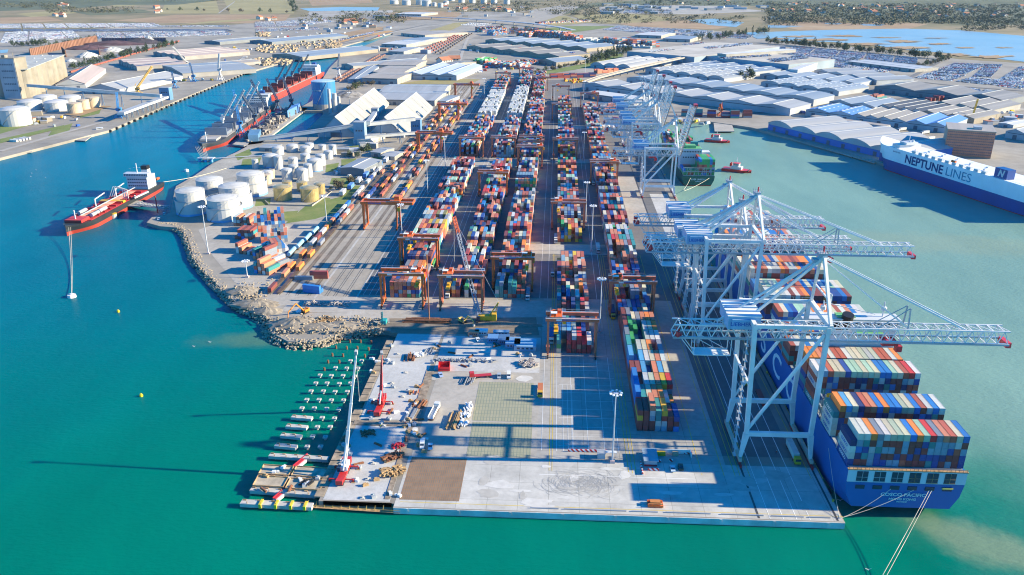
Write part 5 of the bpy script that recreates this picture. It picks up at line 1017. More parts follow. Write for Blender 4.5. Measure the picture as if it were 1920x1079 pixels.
# site cabins
def cabin(px, py, a, b_, h, rot, col, lab, name='site_cabin'):
    c = thing(name, lab, 'site cabin', at(px, py), rot); w = obj('wall', M().cbox(0, 0, 0, a, b_, h), CPT, c); w.color = (*col, 1); r = obj('roof', M().cbox(0, 0, h, a + .2, b_ + .2, .15), CPT, c); r.color = (*[min(.7, v*1.15) for v in col], 1); windows(c, -a*.4, a*.4, -b_/2 - .02, h*.4, h*.35, 4); obj('door', M().box(a*.42, a*.49, -b_/2 - .05, -b_/2, .1, h*.75), GREYP, c)
for k, (px, py, a, b_, col, lab) in enumerate([(925, 640, 6, 6, (.10, .22, .42), 'blue site cabin at the left of the cabin group'), (945, 642, 6, 8, (.06, .13, .26), 'dark blue site cabin, second in the group'), (962, 648, 8, 9, (.14, .26, .42), 'blue site cabin, third in the group'), (985, 652, 12, 10, (.20, .34, .48), 'widest pale blue site cabin beside the outermost gantry'), (903, 628, 7, 4, (.55, .58, .6), 'white site cabin behind the blue ones'), (888, 630, 6, 4, (.45, .2, .12), 'rust red store cabin behind the blue cabins'), (940, 630, 9, 3, (.3, .42, .5), 'grey blue store cabin behind the blue cabins')]): cabin(px, py, a, b_, 2.7, 0, col, lab)
sh = thing('shelter', 'flat grey blue shelter roof on the pier end between striped barriers', 'shelter', at(1218, 866), 0); obj('wall', M().box(-2.6, 2.6, -4, 5, 0, 2.9), GREYP, sh); obj('roof', M().box(-3, 3.2, -4.6, 5.4, 2.9, 3.1), mat('shelter_roof', (.25, .33, .40), .6), sh); obj('stripe_board', M().box(-2.7, 2.7, -4.1, -4.02, .2, 1), REDP, sh)
RWM, tt, bb = nodes('red_white_stripes'); tcc = tt.nodes.new("ShaderNodeTexCoord"); sxx = tt.nodes.new("ShaderNodeSeparateXYZ"); tt.links.new(tcc.outputs['Object'], sxx.inputs[0]); tt.links.new(mix(tt, mathn(tt, 'GREATER_THAN', mathn(tt, 'FRACT', mathn(tt, 'MULTIPLY', mathn(tt, 'ADD', sxx.outputs[0], sxx.outputs[2]), .5)), .5), (.55, .03, .03), (.7, .7, .7)), bb.inputs['Base Color'])
for k, (px, py, L, lab, r) in enumerate([(1092, 848, 12.5, 'long red and white barrier left of the near light mast', 0), (1131, 848, 2.6, 'short red and white barrier right beside the near light mast', 0), (1225, 883, 4.6, 'red and white barrier in front of the grey shelter', 0), (1290, 852, 3.4, 'red and white barrier at the far end of the parking bay', 0), (1236, 867, 1.6, 'tiny red and white barrier beside the shelter', 0), (1258, 866, 1.6, 'tiny red and white barrier before the parked cars', 0), (1203, 880, 9, 'striped barrier running along the left side of the shelter', math.pi/2)]):
    o = obj('barrier', M().box(-L/2, L/2, -.3, .3, 0, .8).box(-L/2, L/2, -.15, .15, .8, 1.1), RWM); o.location = at(px, py); o.rotation_euler = (0, 0, r); tag(o, lab, 'barrier')
gt = thing('service_kiosk', 'low pale kiosk behind the near light mast', 'kiosk', at(1127, 858), 0); obj('wall', M().box(-1.6, 1.6, -1.5, 1.5, 0, 2.6), mat('kiosk_wall', (.5, .45, .45)), gt); obj('roof', M().box(-1.8, 1.8, -1.7, 1.7, 2.6, 2.75), GREYP, gt); obj('canopy', M().box(2, 6.5, -.4, 1.2, 2.4, 2.55).bar((6.3, 0, 0), (6.3, 0, 2.4), .15), ROOFW, gt)
wl = thing('equipment_bay', 'white walled equipment bay behind the parked cars', 'equipment bay', at(1256, 855), 0); obj('wall', M().box(-9, 9, 1.5, 1.8, 0, 2).box(-9, -8.7, -1.5, 1.5, 0, 2).box(8.7, 9, -1.5, 1.5, 0, 2), ROOFW, wl); obj('generator', M().box(-6, -2, -.6, .8, 0, 1.6), YELLOW, wl); obj('generator', M().box(1, 3.5, -.6, .8, 0, 1.7), mat('tan_machine', (.4, .3, .2)), wl)
sp_ = thing('spreader_frame', 'orange steel spreader frame lying near the pier front edge', 'spreader', at(1228, 948), 0); fm = M()
for y in (-1.6, 1.6): fm.bar((-3, y, .6), (3, y, .6), .5, .9)
for x in (-2.8, -1, 1, 2.8): fm.bar((x, -1.6, .6), (x, 1.6, .6), .4, .7)
obj('frame', fm, ORANGE, sp_); obj('headblock', M().box(-2, 2, -1, 1, 1.1, 1.9).bar((-2.8, -1.6, 1.6), (2.8, -1.6, 1.6), .3), mat('orange_headblock', (.5, .2, .06)), sp_)
# people at work, two or three pixels tall
def person(px, py, col, lab):
    x, y = G(px, py); m = M(); q = M()
    rings = [(0, .10, .12), (.45, .13, .14), (.85, .17, .17), (1.0, .18, .2), (1.25, .17, .24), (1.42, .13, .22), (1.5, .07, .08), (1.56, .09, .09), (1.68, .12, .11), (1.78, .08, .07)]
    m.loft([[(math.cos(6.283*k/10)*b_, math.sin(6.283*k/10)*a, z) for k in range(10)] for z, a, b_ in rings]); m.tube((.24, 0, 1.4), (.32, -.1, .8), .06, 6, .04); m.tube((-.24, 0, 1.4), (-.32, -.1, .8), .06, 6, .04)
    o = obj('person', m, mat('work_clothes_navy', (.05, .06, .12))); o.location = (x, y, 3.1); tag(o, lab, 'person')
    v = obj('safety_jacket', M().loft([[(math.cos(6.283*k/10)*b_, math.sin(6.283*k/10)*a, z) for k in range(10)] for z, a, b_ in ((.8, .2, .22), (1.1, .21, .27), (1.44, .15, .25))]), mat('signal_' + col, {'orange': (.75, .16, .02), 'yellow': (.7, .7, .05)}[col]), o)
    obj('hard_hat', M().cyl(0, 0, 1.72, .15, .12, 10, .06), ROOFW, o)
person(1447, 823, 'orange', 'worker in an orange jacket under the nearest crane beam'); person(1455, 852, 'orange', 'worker in an orange jacket on the quay near the crane leg'); person(714, 803, 'yellow', 'worker in a yellow jacket on the white slab edge'); person(760, 797, 'orange', 'worker in an orange jacket at the slab joint')
# ---------------------------------------------------------------- unfinished pier in the water
CAP = mat('precast_concrete', (.45, .43, .395), .85, var=.15, scale=.3); PRST = mat('pile_steel', (.20, .085, .045), .8)
caps = [(657, 677), (678, 677), (629, 690), (650, 691), (671, 691), (600, 704), (621, 705), (643, 705), (665, 706), (592, 719), (613, 719), (636, 720), (657, 719), (583, 734), (606, 734), (628, 735), (651, 735), (575, 750), (598, 750), (621, 751), (644, 751), (566, 766), (589, 766), (612, 767), (635, 768), (604, 784), (627, 785), (595, 801), (619, 801), (586, 819), (610, 820), (576, 838), (601, 838)]
pr = None
for px, py in caps:
    if pr is None:
        pr = thing('pile_cap', 'x', 'pile cap'); obj('pile', M().cyl(0, 0, -3, .5, 4.2, 10), CAP, pr); obj('collar', M().box(-1, -.4, -1, 1, 1.1, 1.8).box(.4, 1, -1, 1, 1.1, 1.8).box(-.4, .4, -1, -.4, 1.1, 1.8).box(-.4, .4, .4, 1, 1.1, 1.8), CAP, pr); o = pr
    else: o = dup(pr, (0, 0, 0), 0, '', None)
    o.location = (*G(px, py, 1.5), 0); o['label'] = 'square white pile cap standing in the water left of the unfinished pier'; o['group'] = 'pile caps in the water'
pl_ = None
for px, py in [(643, 627), (663, 627), (682, 627), (702, 627), (637, 638), (656, 639), (676, 639), (696, 640), (630, 650), (650, 651), (670, 651), (691, 653), (623, 664), (643, 665), (684, 666), (615, 677), (636, 677), (608, 691)]:
    if pl_ is None: pl_ = obj('steel_pile', M().cyl(0, 0, -3, .55, 4.8, 12).cyl(0, 0, 1.8, .4, .02, 12), PRST); o = pl_
    else: o = pl_.copy(); COL.objects.link(o)
    o.location = (*G(px, py, 1.5), 0); tag(o, 'rusty round steel pile sticking out of the water below the rubble headland', 'pile', 'bare steel piles in the water')
def beam(p0, p1, w, h, z, lab, material=CAP, piles=True):
    a, b_ = Vector((*G(*p0, z), z)), Vector((*G(*p1, z), z)); c = thing('precast_beam', lab, 'beam', (a.x, a.y, 0), math.atan2(b_.y - a.y, b_.x - a.x)); L = (b_ - a).length
    obj('beam', M().box(0, L, -w/2, w/2, z - h, z), material, c); pp = M(); n = max(2, int(L/5)); u = M()
    for k in range(n): obj('pile', M().cyl(L*(k + .5)/n, 0, -3, .45, z - h + 3, 8), CAP, c); u.cbox(L*(k + .5)/n, -w*.36, z, .25, .25, .9); u.cbox(L*(k + .2)/n, w*.3, z, 1.4, .4, .4)
    obj('anchor_bar', u, RUST, c)
for p0, p1, lab in [((547, 781), (585, 784), 'short precast beam farthest from the camera in the water'), ((537, 798), (576, 801), 'second short precast beam in the water'), ((527, 815), (565, 819), 'third short precast beam in the water'), ((516, 834), (556, 838), 'fourth short precast beam, nearest the slabs')]: beam(p0, p1, 2.6, 1.3, 2.0, lab)
beam((505, 853), (616, 860), 2.6, 1.4, 2.2, 'long precast beam just behind the platform slabs'); beam((452, 941), (586, 948), 3.0, 1.6, 2.2, 'outermost long precast beam at the lower left of the pier'); beam((470, 917), (592, 926), 2.6, 1.6, 2.2, 'long precast beam along the near side of the platform slabs'); beam((482, 893), (600, 899), 1.6, 1.4, 2.5, 'narrow precast beam between the platform slabs')
SLABM = mat('formwork_slab', (.40, .345, .26), .9, var=.25, scale=.3)
for px, lab in [([(495, 873), (551, 877), (541, 893), (485, 890)], 'upper left precast platform slab in the water'), ([(484, 894), (541, 897), (531, 915), (474, 912)], 'lower left precast platform slab in the water'), ([(556, 876), (622, 880), (612, 898), (546, 893)], 'upper right precast platform slab beside the pier corner'), ([(545, 898), (608, 902), (600, 921), (535, 917)], 'lower right platform slab carrying black bundles')]:
    c = thing('platform_slab', lab, 'slab', (0, 0, 0)); q = [G(*p, 2.6) for p in px]; obj('deck', M().prism(q, 2.0, 2.7), SLABM, c); e = M()
    for k in range(4): a, b_ = q[k], q[(k+1) % 4]; e.bar((*a, 2.9), (*b_, 2.9), .25, .5)
    obj('edge_board', e, WOOD, c); pp = M()
    for k in range(4): obj('pile', M().cyl(*(Vector(q[k])*.8 + Vector(q[(k+2) % 4])*.2), -3, .5, 5, 8), CAP, c)
heap('bundle_stack', 576, 907, 5, 5, 1.2, -.4, DARK, 'black bundles lying on the lower right platform slab', 'bundles', 8, .05).location.z = 2.8
for px, py, lab in [(567, 866, 'red and white pontoon end moored between beam and slabs'), (531, 925, 'red and white pontoon end below the platform slabs')]:
    c = thing('pontoon', lab, 'pontoon', (*G(px, py, 1.5), 0), -.35); obj('deck', M().box(-1.2, 1.2, -5, 5, .6, 1.8), SWHITE, c); obj('bulwark', M().box(-1.25, -.8, -5, 5, 1.8, 2.3).box(-.5, .4, -5, 1, 1.8, 2.1), REDP, c)
gw = thing('scaffold_walkway', 'yellow brown scaffold walkway hung along the front of the pier corner', 'scaffold', (0, 0, 0)); a, b_ = Vector((*G(577, 950, 1), .9)), Vector((*G(750, 961, 1), .9)); obj('plank', M().bar(a, b_, 1.4, .15), WOOD, gw); k_ = M()
for k in range(12): p = a.lerp(b_, k/11); k_.bar(p, p + Vector((0, 0, 1.2)), .12); k_.bar(p, p + Vector((0, 1.6, 1.6)), .14)
k_.bar(a + Vector((0, -.6, 1.1)), b_ + Vector((0, -.6, 1.1)), .1); obj('railing', k_, mat('ochre_tube', (.5, .33, .08)), gw)
for k, px in enumerate((490, 519, 547, 573)): o = obj('beam_clamp', M().box(-.5, .5, -1.6, 1.6, 0, .5).box(-.5, .5, -2, -1.5, -1.4, .5), mat('clamp_yellow', (.65, .48, .03))); o.location = (*G(px, 944 + k*1.3, 2), 2.25); tag(o, 'yellow steel clamp on the outermost precast beam', 'clamp', 'yellow clamps on the outermost beam')
# edge forms of the new deck
ef = thing('edge_formwork', 'brown timber formwork edge along the water side of the new slabs', 'formwork', (0, 0, 0)); e = M()
for (x0, y0, x1, y1) in ((-90.6, 262, -92.4, 414),):
    n = 24
    for k in range(n):
        if k % 12 != 11: obj('board', M().box(-92.5, -88.8, y0 + (y1-y0)*k/n + .3, y0 + (y1-y0)*(k+1)/n - .3, 2.5 - (k % 3)*.05, 3.12 + .02*(k % 4)), mat('form_boards', (.30, .24, .17), .9, var=.35, scale=.25), ef); obj('front_board', M().box(-88, -61, 258.9, 259.4, 1.6, 3.3), mat('rust_form', (.33, .14, .06), .9, var=.3, scale=.4), ef)
strips('slab_joint_ground', [(-64.4, -62.2, 262, 316), (-90, -62, 316.5, 320.5), (-64.5, -60.5, 322, 372)], mat('joint_timber', (.25, .20, .15), .9, var=.4, scale=.5), 3.08)
for k, (px, py) in enumerate([(700, 750), (735, 720), (745, 665), (640, 870), (690, 900), (700, 870), (680, 935), (720, 800), (760, 700), (755, 745)]):
    o = obj('concrete_footing', M().box(-.9, .9, -.9, .9, 0, .35).cyl(0, 0, .35, .45, .4, 8), CAP); o.location = at(px, py); tag(o, 'small pale concrete footing on the new white slabs', 'footing', 'footings on the new slabs')
# ================================================================ SHEDS
def roofmat(name, col, var=.12): return mat(name, col, .55, var=var, scale=.02, stretch=(6, .25, 1))
RG = roofmat('grey_sheet_roof', (.28, .305, .33)); RB_ = roofmat('blue_grey_roof', (.235, .285, .345)); RW = roofmat('pale_sheet_roof', (.34, .35, .36)); RWW = roofmat('white_roof', (.52, .52, .51), .06); RT_ = roofmat('tan_roof', (.37, .32, .265)); RBR = roofmat('fibre_cement_roof', (.25, .235, .21), .2); RPK = roofmat('pinkish_roof', (.42, .34, .30)); RDK = roofmat('dark_roof', (.07, .075, .085)); RBL = roofmat('bright_blue_roof', (.11, .25, .52))
WG = mat('grey_cladding', (.36, .38, .40), .6, scale=.03); WW = mat('pale_wall', (.32, .305, .28), .7, scale=.03); WT = mat('tan_wall', (.27, .235, .185), .7, scale=.03); WBL = mat('blue_cladding', (.03, .14, .45), .55, scale=.03); WDK = mat('dark_cladding', (.16, .18, .20), .6, scale=.03); DOOR = mat('dark_door', (.09, .11, .14), .6); SKYL = mat('skylight_strip', (.68, .70, .72), .3); BRICKC = mat('wine_brick', (.44, .20, .13), .8, scale=.2)
def shed(label, a, b_, c, eave, rise, n=1, style='gable', wide=False, roof=None, wall=None, name='warehouse', cat='warehouse', doors=1, sky=0, z0=3.0, ribs=True, group=None, gable=None):
    """warehouse given by the pixels of its eave corners: a front left, b front right, c behind b.
    wide: ridges run along the front, else they run away from it. n roof bays."""
    roof = roof or RG; wall = wall or WG; ze = z0 + eave
    A, B, C = (Vector(G(*p, ze)) for p in (a, b_, c)); d = B - A; L = d.length; d = d/L; nv = Vector((-d.y, d.x)); D = abs((C - B).dot(nv))
    t = thing(name, label, cat, (A.x, A.y, z0), math.atan2(d.y, d.x), group)
    W_, E_ = (D, L) if wide else (L, D); w = W_/n
    prof = []
    for k in range(n):
        x = k*w
        if style == 'gable': prof += [(x, eave), (x + w/2, eave + rise)]
        elif style == 'arch': prof += [(x + w*j/8, eave + rise*math.sin(math.pi*j/8)**.85) for j in range(8)]
        elif style == 'saw': prof += [(x, eave), (x + w*.3, eave + rise)]
        else: prof += [(x, eave)]
    prof += [(W_, eave)]
    mp = (lambda p, e: (e, p[0], p[1])) if wide else (lambda p, e: (p[0], e, p[1]))
    ring = [(W_, 0), (0, 0)] + prof if not wide else [(0, 0), (W_, 0)] + prof[::-1]
    o = obj('wall', M().loft([[mp(p, e) for p in ring] for e in ((0.15, E_ - .15) if not wide else (E_ - .15, .15))]), wall, t)
    up = [(p[0], p[1] + .45) for p in prof]; lo = [(p[0], p[1] + .04) for p in prof]
    up[0] = (up[0][0] - .5, up[0][1]); lo[0] = (lo[0][0] - .5, lo[0][1]); up[-1] = (up[-1][0] + .5, up[-1][1]); lo[-1] = (lo[-1][0] + .5, lo[-1][1])
    rr = lo + up[::-1]; rr = rr if not wide else rr[::-1]
    ro = obj('roof', M().loft([[mp(p, e) for p in rr] for e in (-.5, E_ + .5)]), roof, t)
    if gable:
        gp = [(p[0], p[1] - .1) for p in prof]; obj('gable_panel', M().loft([[mp(p, e) for p in [(W_, eave*.82), (0, eave*.82)] + gp] for e in (-.2, .1)]), gable, t)
    if style != 'flat' and ribs:
        m = M()
        for k in range(n):
            x = k*w + (w/2 if style != 'saw' else w*.3); p0, p1 = mp((x, eave + rise + .5), .6), mp((x, eave + rise + .5), E_ - .6)
            m.bar(p0, p1, .9, .5)
        obj('ridge_cap', m, RWW, ro)
    if sky:
        m = M()
        for k in range(n):
            for f in ((.28, .72) if style != 'saw' else (.16,)):
                xx_ = k*w + w*f; zz = eave + rise*(math.sin(math.pi*f)**.85 if style == 'arch' else (.56 if style == 'gable' else .5)) + .55
                for j in range(sky):
                    e0 = E_*(j + .3)/sky; p0, p1 = mp((xx_, zz), e0), mp((xx_, zz), e0 + E_*.35/sky); m.bar(p0, p1, 1.6, .3)
        obj('skylight', m, SKYL, ro)
    nd = max(1, int(L/22)) if doors else 0
    for k in range(min(nd, 8)):
        x = L*(k + .5)/nd; obj('door', M().box(x - 2.4, x + 2.4, -.12, .3, 0.05, min(5, eave*.75)), DOOR, t)
    if eave > 5:
        obj('window_strip', M().box(L*.06, L*.94, -.02, .2, eave*.80, eave*.90), DOOR if doors else wall, t)
        q = M(); k_ = max(2, int(D/9))
        for j in range(k_): q.box(L - .25, L - .02, D*(j + .25)/k_, D*(j + .7)/k_, .3, eave*.55)
        obj('loading_bay', q, mat('bay_shutter', (.36, .33, .27), .7), t)
    return t
# --- right hand side, front to back
RGP = 'warehouses along the eastern basin'
shed('long blue walled quay shed with five pale vaulted roofs beside the eastern basin', (1441, 231), (1690, 290), (1748, 264), 9, 5, 5, 'arch', roof=RW, wall=WBL, gable=WG)
shed('row of seven wide grey gabled halls behind the raised ship cranes', (1092, 158), (1482, 205), (1515, 195), 10, 4, 7, 'gable', roof=RW)
shed('second row of grey gabled halls behind the seven wide halls', (1175, 147), (1526, 188), (1557, 179), 10, 3.6, 6, 'arch', roof=RB_)
shed('row of five arched halls with shaded bow fronts behind the grey gabled rows', (1210, 132), (1358, 149), (1392, 138), 7, 4.5, 5, 'arch', roof=RG, sky=6)
shed('row of four arched halls, two blue and two grey, with skylights', (1427, 155), (1573, 173), (1600, 161), 7, 4.2, 4, 'arch', roof=RB_, sky=6)
shed('row of four low blue grey halls in front of the large flat car deck', (1263, 122), (1398, 138), (1440, 126), 7, 3.4, 4, 'gable', roof=RB_, sky=4)
shed('row of five blue grey gabled halls ending in a tan side wall', (1425, 140), (1605, 158), (1630, 149), 7, 3.4, 5, 'gable', roof=RB_, wall=WG)
shed('row of four grey gabled halls nearest the white roofed car showroom', (1527, 132), (1644, 152), (1667, 141), 8, 3.4, 4, 'gable', roof=RG)
shed('three arched halls with dark bow fronts beside the ramp bridge', (1107, 122), (1182, 128), (1215, 112), 6, 6, 3, 'arch', roof=RW)
shed('low grey halls between the ramp bridge and the car deck wall', (1180, 113), (1246, 119), (1262, 112), 6, 4, 3, 'gable', roof=RB_)
shed('wide dark fronted hall of three tan gables beside the parked cars', (1640, 163), (1883, 190), (1903, 179), 9, 6, 3, 'gable', roof=RBR, wall=WDK)
shed('bright blue roofed hall with rows of white skylights behind the quay shed', (1511, 207), (1600, 218), (1627, 206), 8, 4, 2, 'gable', roof=RBL, sky=5)
shed('grey saw toothed hall next to the bright blue roofs', (1600, 218), (1699, 230), (1722, 214), 8, 3.5, 4, 'saw', roof=RBR)
shed('blue roofed hall behind the lorries near the brick office', (1699, 230), (1775, 239), (1800, 222), 8, 4, 2, 'gable', roof=RBL)
shed('low blue grey hall beside the dark saw toothed roof', (1555, 191), (1640, 202), (1665, 189), 7, 4, 2, 'gable', roof=RB_)
shed('dark saw toothed hall with white skylight strips', (1649, 200), (1731, 211), (1752, 194), 7, 3, 4, 'saw', roof=RDK, sky=1)
shed('brown saw toothed hall with a sunlit tan side wall', (1731, 211), (1827, 224), (1849, 210), 7, 3, 4, 'saw', roof=RBR, wall=WT)
shed('grey hall with white roof edge right of the red container stack', (1754, 195), (1860, 208), (1880, 192), 8, 4, 3, 'saw', roof=RBR, wall=WW)
shed('grey hall at the right edge behind the brick office', (1886, 247), (1960, 258), (1985, 240), 8, 4, 2, 'gable', roof=RG)
shed('small white shed roof on the open yard right of the brown hall', (1872, 232), (1900, 236), (1910, 226), 4, 1, 1, 'gable', roof=RWW)
shed('long low canopy behind the quay shed roofs', (1520, 219), (1660, 238), (1664, 235), 5, .5, 1, 'flat', roof=RT_, doors=0)
# --- flat car decks
shed('large flat topped multi-storey car deck with a grey blue wall', (1176, 97), (1302, 108), (1395, 84), 17, 0, 1, 'flat', roof=mat('car_deck', (.44, .41, .36), .85, scale=.02), wall=mat('car_deck_wall', (.24, .31, .37), .6, scale=.02), name='car_deck', cat='parking garage', doors=0)
shed('second flat topped car deck with a grey blue wall and white stair block', (1304, 104), (1479, 122), (1537, 110), 16, 0, 1, 'flat', roof=mat('car_deck', (.44, .41, .36)), wall=mat('car_deck_wall', (.24, .31, .37)), name='car_deck', cat='parking garage', doors=0)
shed('long bright white roofed hall standing on the far side of the car deck', (1345, 101), (1362, 103), (1412, 86), 6, .6, 1, 'gable', roof=RWW, wall=WW, z0=19.4, doors=0)
shed('white roofed car showroom among the parked cars', (1590, 116), (1716, 131), (1728, 124), 6, 1.5, 2, 'gable', wide=True, roof=RWW, wall=WW)
shed('white walled block at the near end of the second car deck', (1480, 131), (1496, 132), (1536, 115), 13, 0, 1, 'flat', roof=RWW, wall=mat('bright_wall', (.55, .55, .54)), doors=0)
# --- left bank
shed('white steep roofed store nearest the left quay', (158, 167), (224, 169), (319, 143), 8, 8, 1, 'gable', roof=RW, wall=WG); shed('grey steep roofed store behind the white one on the left bank', (104, 160), (160, 158), (262, 128), 8, 9, 1, 'gable', roof=RPK, wall=WG)
shed('low pinkish ribbed store with stripes on the left bank', (287, 99), (346, 107), (414, 91), 8, 3, 4, 'gable', roof=RPK, wall=WW); shed('pinkish ribbed store next to the steep roofed stores', (222, 114), (256, 126), (326, 113), 8, 3, 3, 'gable', roof=RPK, wall=WW)
shed('grey gabled store with a white end on the left quay', (304, 124), (342, 139), (412, 110), 8, 4, 1, 'gable', roof=RG, wall=WW); shed('low tan shed right of the grey gabled store', (378, 119), (400, 123), (440, 108), 6, 2, 1, 'gable', roof=RT_, wall=WW)
shed('distant grey shed by the timber yard', (383, 78), (412, 80), (456, 70), 7, 3, 1, 'gable', roof=RG, wall=WDK); shed('pale blue roofed timber shed farther up the channel', (468, 77), (510, 80), (560, 62), 7, 4, 1, 'gable', roof=RB_, wall=WDK); shed('pale blue roofed timber shed nearest the channel', (510, 103), (567, 108), (614, 86), 8, 5, 1, 'gable', roof=RB_, wall=WT)
# --- middle
shed('long grey shed beside the brown wagons', (640, 121), (662, 125), (697, 100), 8, 3, 1, 'gable', roof=RG, wall=WW)
shed('tan flat roofed hall with white walls and a dark opening', (678, 147), (745, 149), (758, 137), 10, 1.5, 1, 'gable', wide=True, roof=RT_, wall=WW); shed('tan flat roofed hall behind the white walled one', (699, 136), (757, 137), (766, 125), 10, 1.5, 1, 'gable', wide=True, roof=RT_, wall=WW)
shed('tan flat roofed hall, third in the row', (709, 123), (780, 124), (790, 114), 9, 1.5, 1, 'gable', wide=True, roof=RT_, wall=WW); shed('tan flat roofed hall, fourth and farthest in the row', (724, 113), (790, 113), (798, 103), 9, 1.5, 1, 'gable', wide=True, roof=RBR, wall=WW); shed('low grey lean-to left of the tan halls', (652, 150), (678, 150), (705, 124), 6, 1, 1, 'gable', roof=RG, wall=WG)
shed('pale blue roofed hall of three gables with dark blue doors', (758, 140), (856, 143), (872, 123), 9, 4, 3, 'gable', roof=roofmat('pale_blue_roof', (.38, .44, .51)), wall=WG)
shed('long grey roofed shed just behind the steep white sheds', (694, 187), (815, 190), (828, 172), 8, 3, 1, 'gable', wide=True, roof=RW, wall=WW); shed('second long grey roofed shed behind the steep white sheds', (711, 173), (832, 174), (838, 160), 8, 3, 1, 'gable', wide=True, roof=RW, wall=WW); shed('low pale canopy right of the steep white sheds', (815, 190), (836, 191), (846, 180), 5, .5, 1, 'flat', roof=RB_, doors=0)
shed('white roofed office row behind the quayside stack', (1095, 175), (1182, 187), (1187, 180), 8, 1, 1, 'flat', roof=RWW, wall=WW); shed('white walled workshop right of the office row', (1176, 190), (1192, 193), (1209, 184), 7, 3, 1, 'gable', roof=RW, wall=mat('bright_wall', (.55, .55, .54)))
shed('small white office block by the raised cranes', (1170, 196), (1189, 197), (1191, 191), 9, 0, 1, 'flat', roof=RW, wall=WW)
shed('open sided grey shelter with pale roof in the tank farm', (638, 316), (682, 319), (690, 300), 7, 1.5, 1, 'gable', roof=RG, wall=WDK, doors=0); shed('small grey roofed workshop behind the tank farm shelter', (695, 286), (714, 288), (717, 277), 5, 1, 1, 'gable', wide=True, roof=RG, wall=WW); shed('low pale office roof beside the workshop', (715, 293), (740, 295), (742, 285), 4, 1, 1, 'gable', wide=True, roof=RW, wall=WW); shed('long low pump house behind the storage tanks', (486, 278), (514, 279), (520, 272), 4, 1, 1, 'gable', wide=True, roof=RG, wall=WW)
# --- far centre
for k, (a, b_, c, lab) in enumerate([((875, 88), (1048, 107), (1060, 97), 'row of dark blue roofed halls behind the yard gantries'), ((910, 76), (1100, 92), (1110, 83), 'long row of dark blue roofed halls between container depots'), ((1005, 113), (1043, 118), (1050, 106), 'dark blue roofed hall with a tan side wall by the green verge')]): shed(lab, a, b_, c, 8, 5, (5, 6, 1)[k], 'gable', roof=RB_ if k else RBR, wall=WT)
for a, b_, c, lab, rf in [((752, 63), (797, 67), (808, 56), 'tan hall by the far rail yard', RT_), ((752, 76), (788, 78), (792, 70), 'pale blue hall by the far rail yard', RB_), ((715, 83), (762, 85), (764, 76), 'low white halls beside the canal', RWW), ((728, 97), (757, 98), (760, 89), 'white hall with a red end wall beside the canal', RW), ((740, 27), (790, 28), (792, 24), 'white industrial hall under the distant viaduct', RWW), ((1190, 66), (1240, 68), (1244, 62), 'long tan roofed hall beyond the white containers', RWW), ((1243, 73), (1294, 75), (1290, 68), 'dark roofed shed at the corner of the car deck', RB_), ((830, 120), (848, 122), (854, 113), 'grey hut near the red roofed cottages', RBR)]: shed(lab, a, b_, c, 8, 2, 1, 'gable', wide=True, roof=rf, wall=WW)
# pale works and offices out by the marsh
wk = None
for k in range(34):
    px, py = (U(1120, 1260), U(11, 28)) if k < 22 else (U(1275, 1440), U(13, 21)); x, y = G(px, py); a, b_, h = U(25, 70), U(18, 40), U(6, 13)
    t = thing('works_building', 'small pale works building on the industrial estate beyond the marsh', 'building', (x, y, 3.2), U(-.4, .4), 'works buildings beyond the marsh'); obj('wall', M().cbox(0, 0, 0, a, b_, h), random.choice([WW, WG, WW, RB_]), t); obj('roof', M().cbox(0, 0, h, a + 1, b_ + 1, .6), random.choice([RWW, RW, RG, RB_]), t)
# steep white sheds
for (p0, p1, q0, q1, lab) in [((631, 235), (710, 171), (665, 254), (731, 193), 'left one of two steep white A-shaped storage sheds'), ((726, 227), (784, 171), (757, 255), (811, 202), 'right one of two steep white A-shaped storage sheds')]:
    a = Vector(G(*q0, 6)); b_ = Vector(G(*q1, 6)); L = (b_ - a).length; t = thing('storage_shed', lab, 'storage shed', (a.x, a.y, 3), math.atan2(b_.y - a.y, b_.x - a.x)); Wd, R = 46, 24
    w_ = [(0, 0), (0, 3), (Wd/2, R), (Wd, 3), (Wd, 0)]; obj('wall', M().loft([[(e, y, z) for y, z in w_[::-1]] for e in (L - .3, .3)]), WG, t)
    rp = [(-.6, 2.9), (Wd/2, R + .3), (Wd + .6, 2.9), (Wd + .6, 3.5), (Wd/2, R + .9), (-.6, 3.5)]; ro = obj('roof', M().loft([[(e, y, z) for y, z in rp] for e in (L, 0)]), roofmat('steep_white_roof', (.32, .315, .29)), t)
    obj('roof_rib', M().box(0, L, Wd/2 - .5, Wd/2 + .5, R + .9, R + 1.5), RWW, ro); m = M()
    for k in range(1, 9): m.bar((L*k/9, -.6, 3.6), (L*k/9, Wd/2, R + .95), .3)
    obj('roof_seam', m, mat('roof_seam', (.5, .49, .46)), ro); obj('door', M().box(-.1, .4, Wd*.35, Wd*.65, 0, 6), DOOR, t)
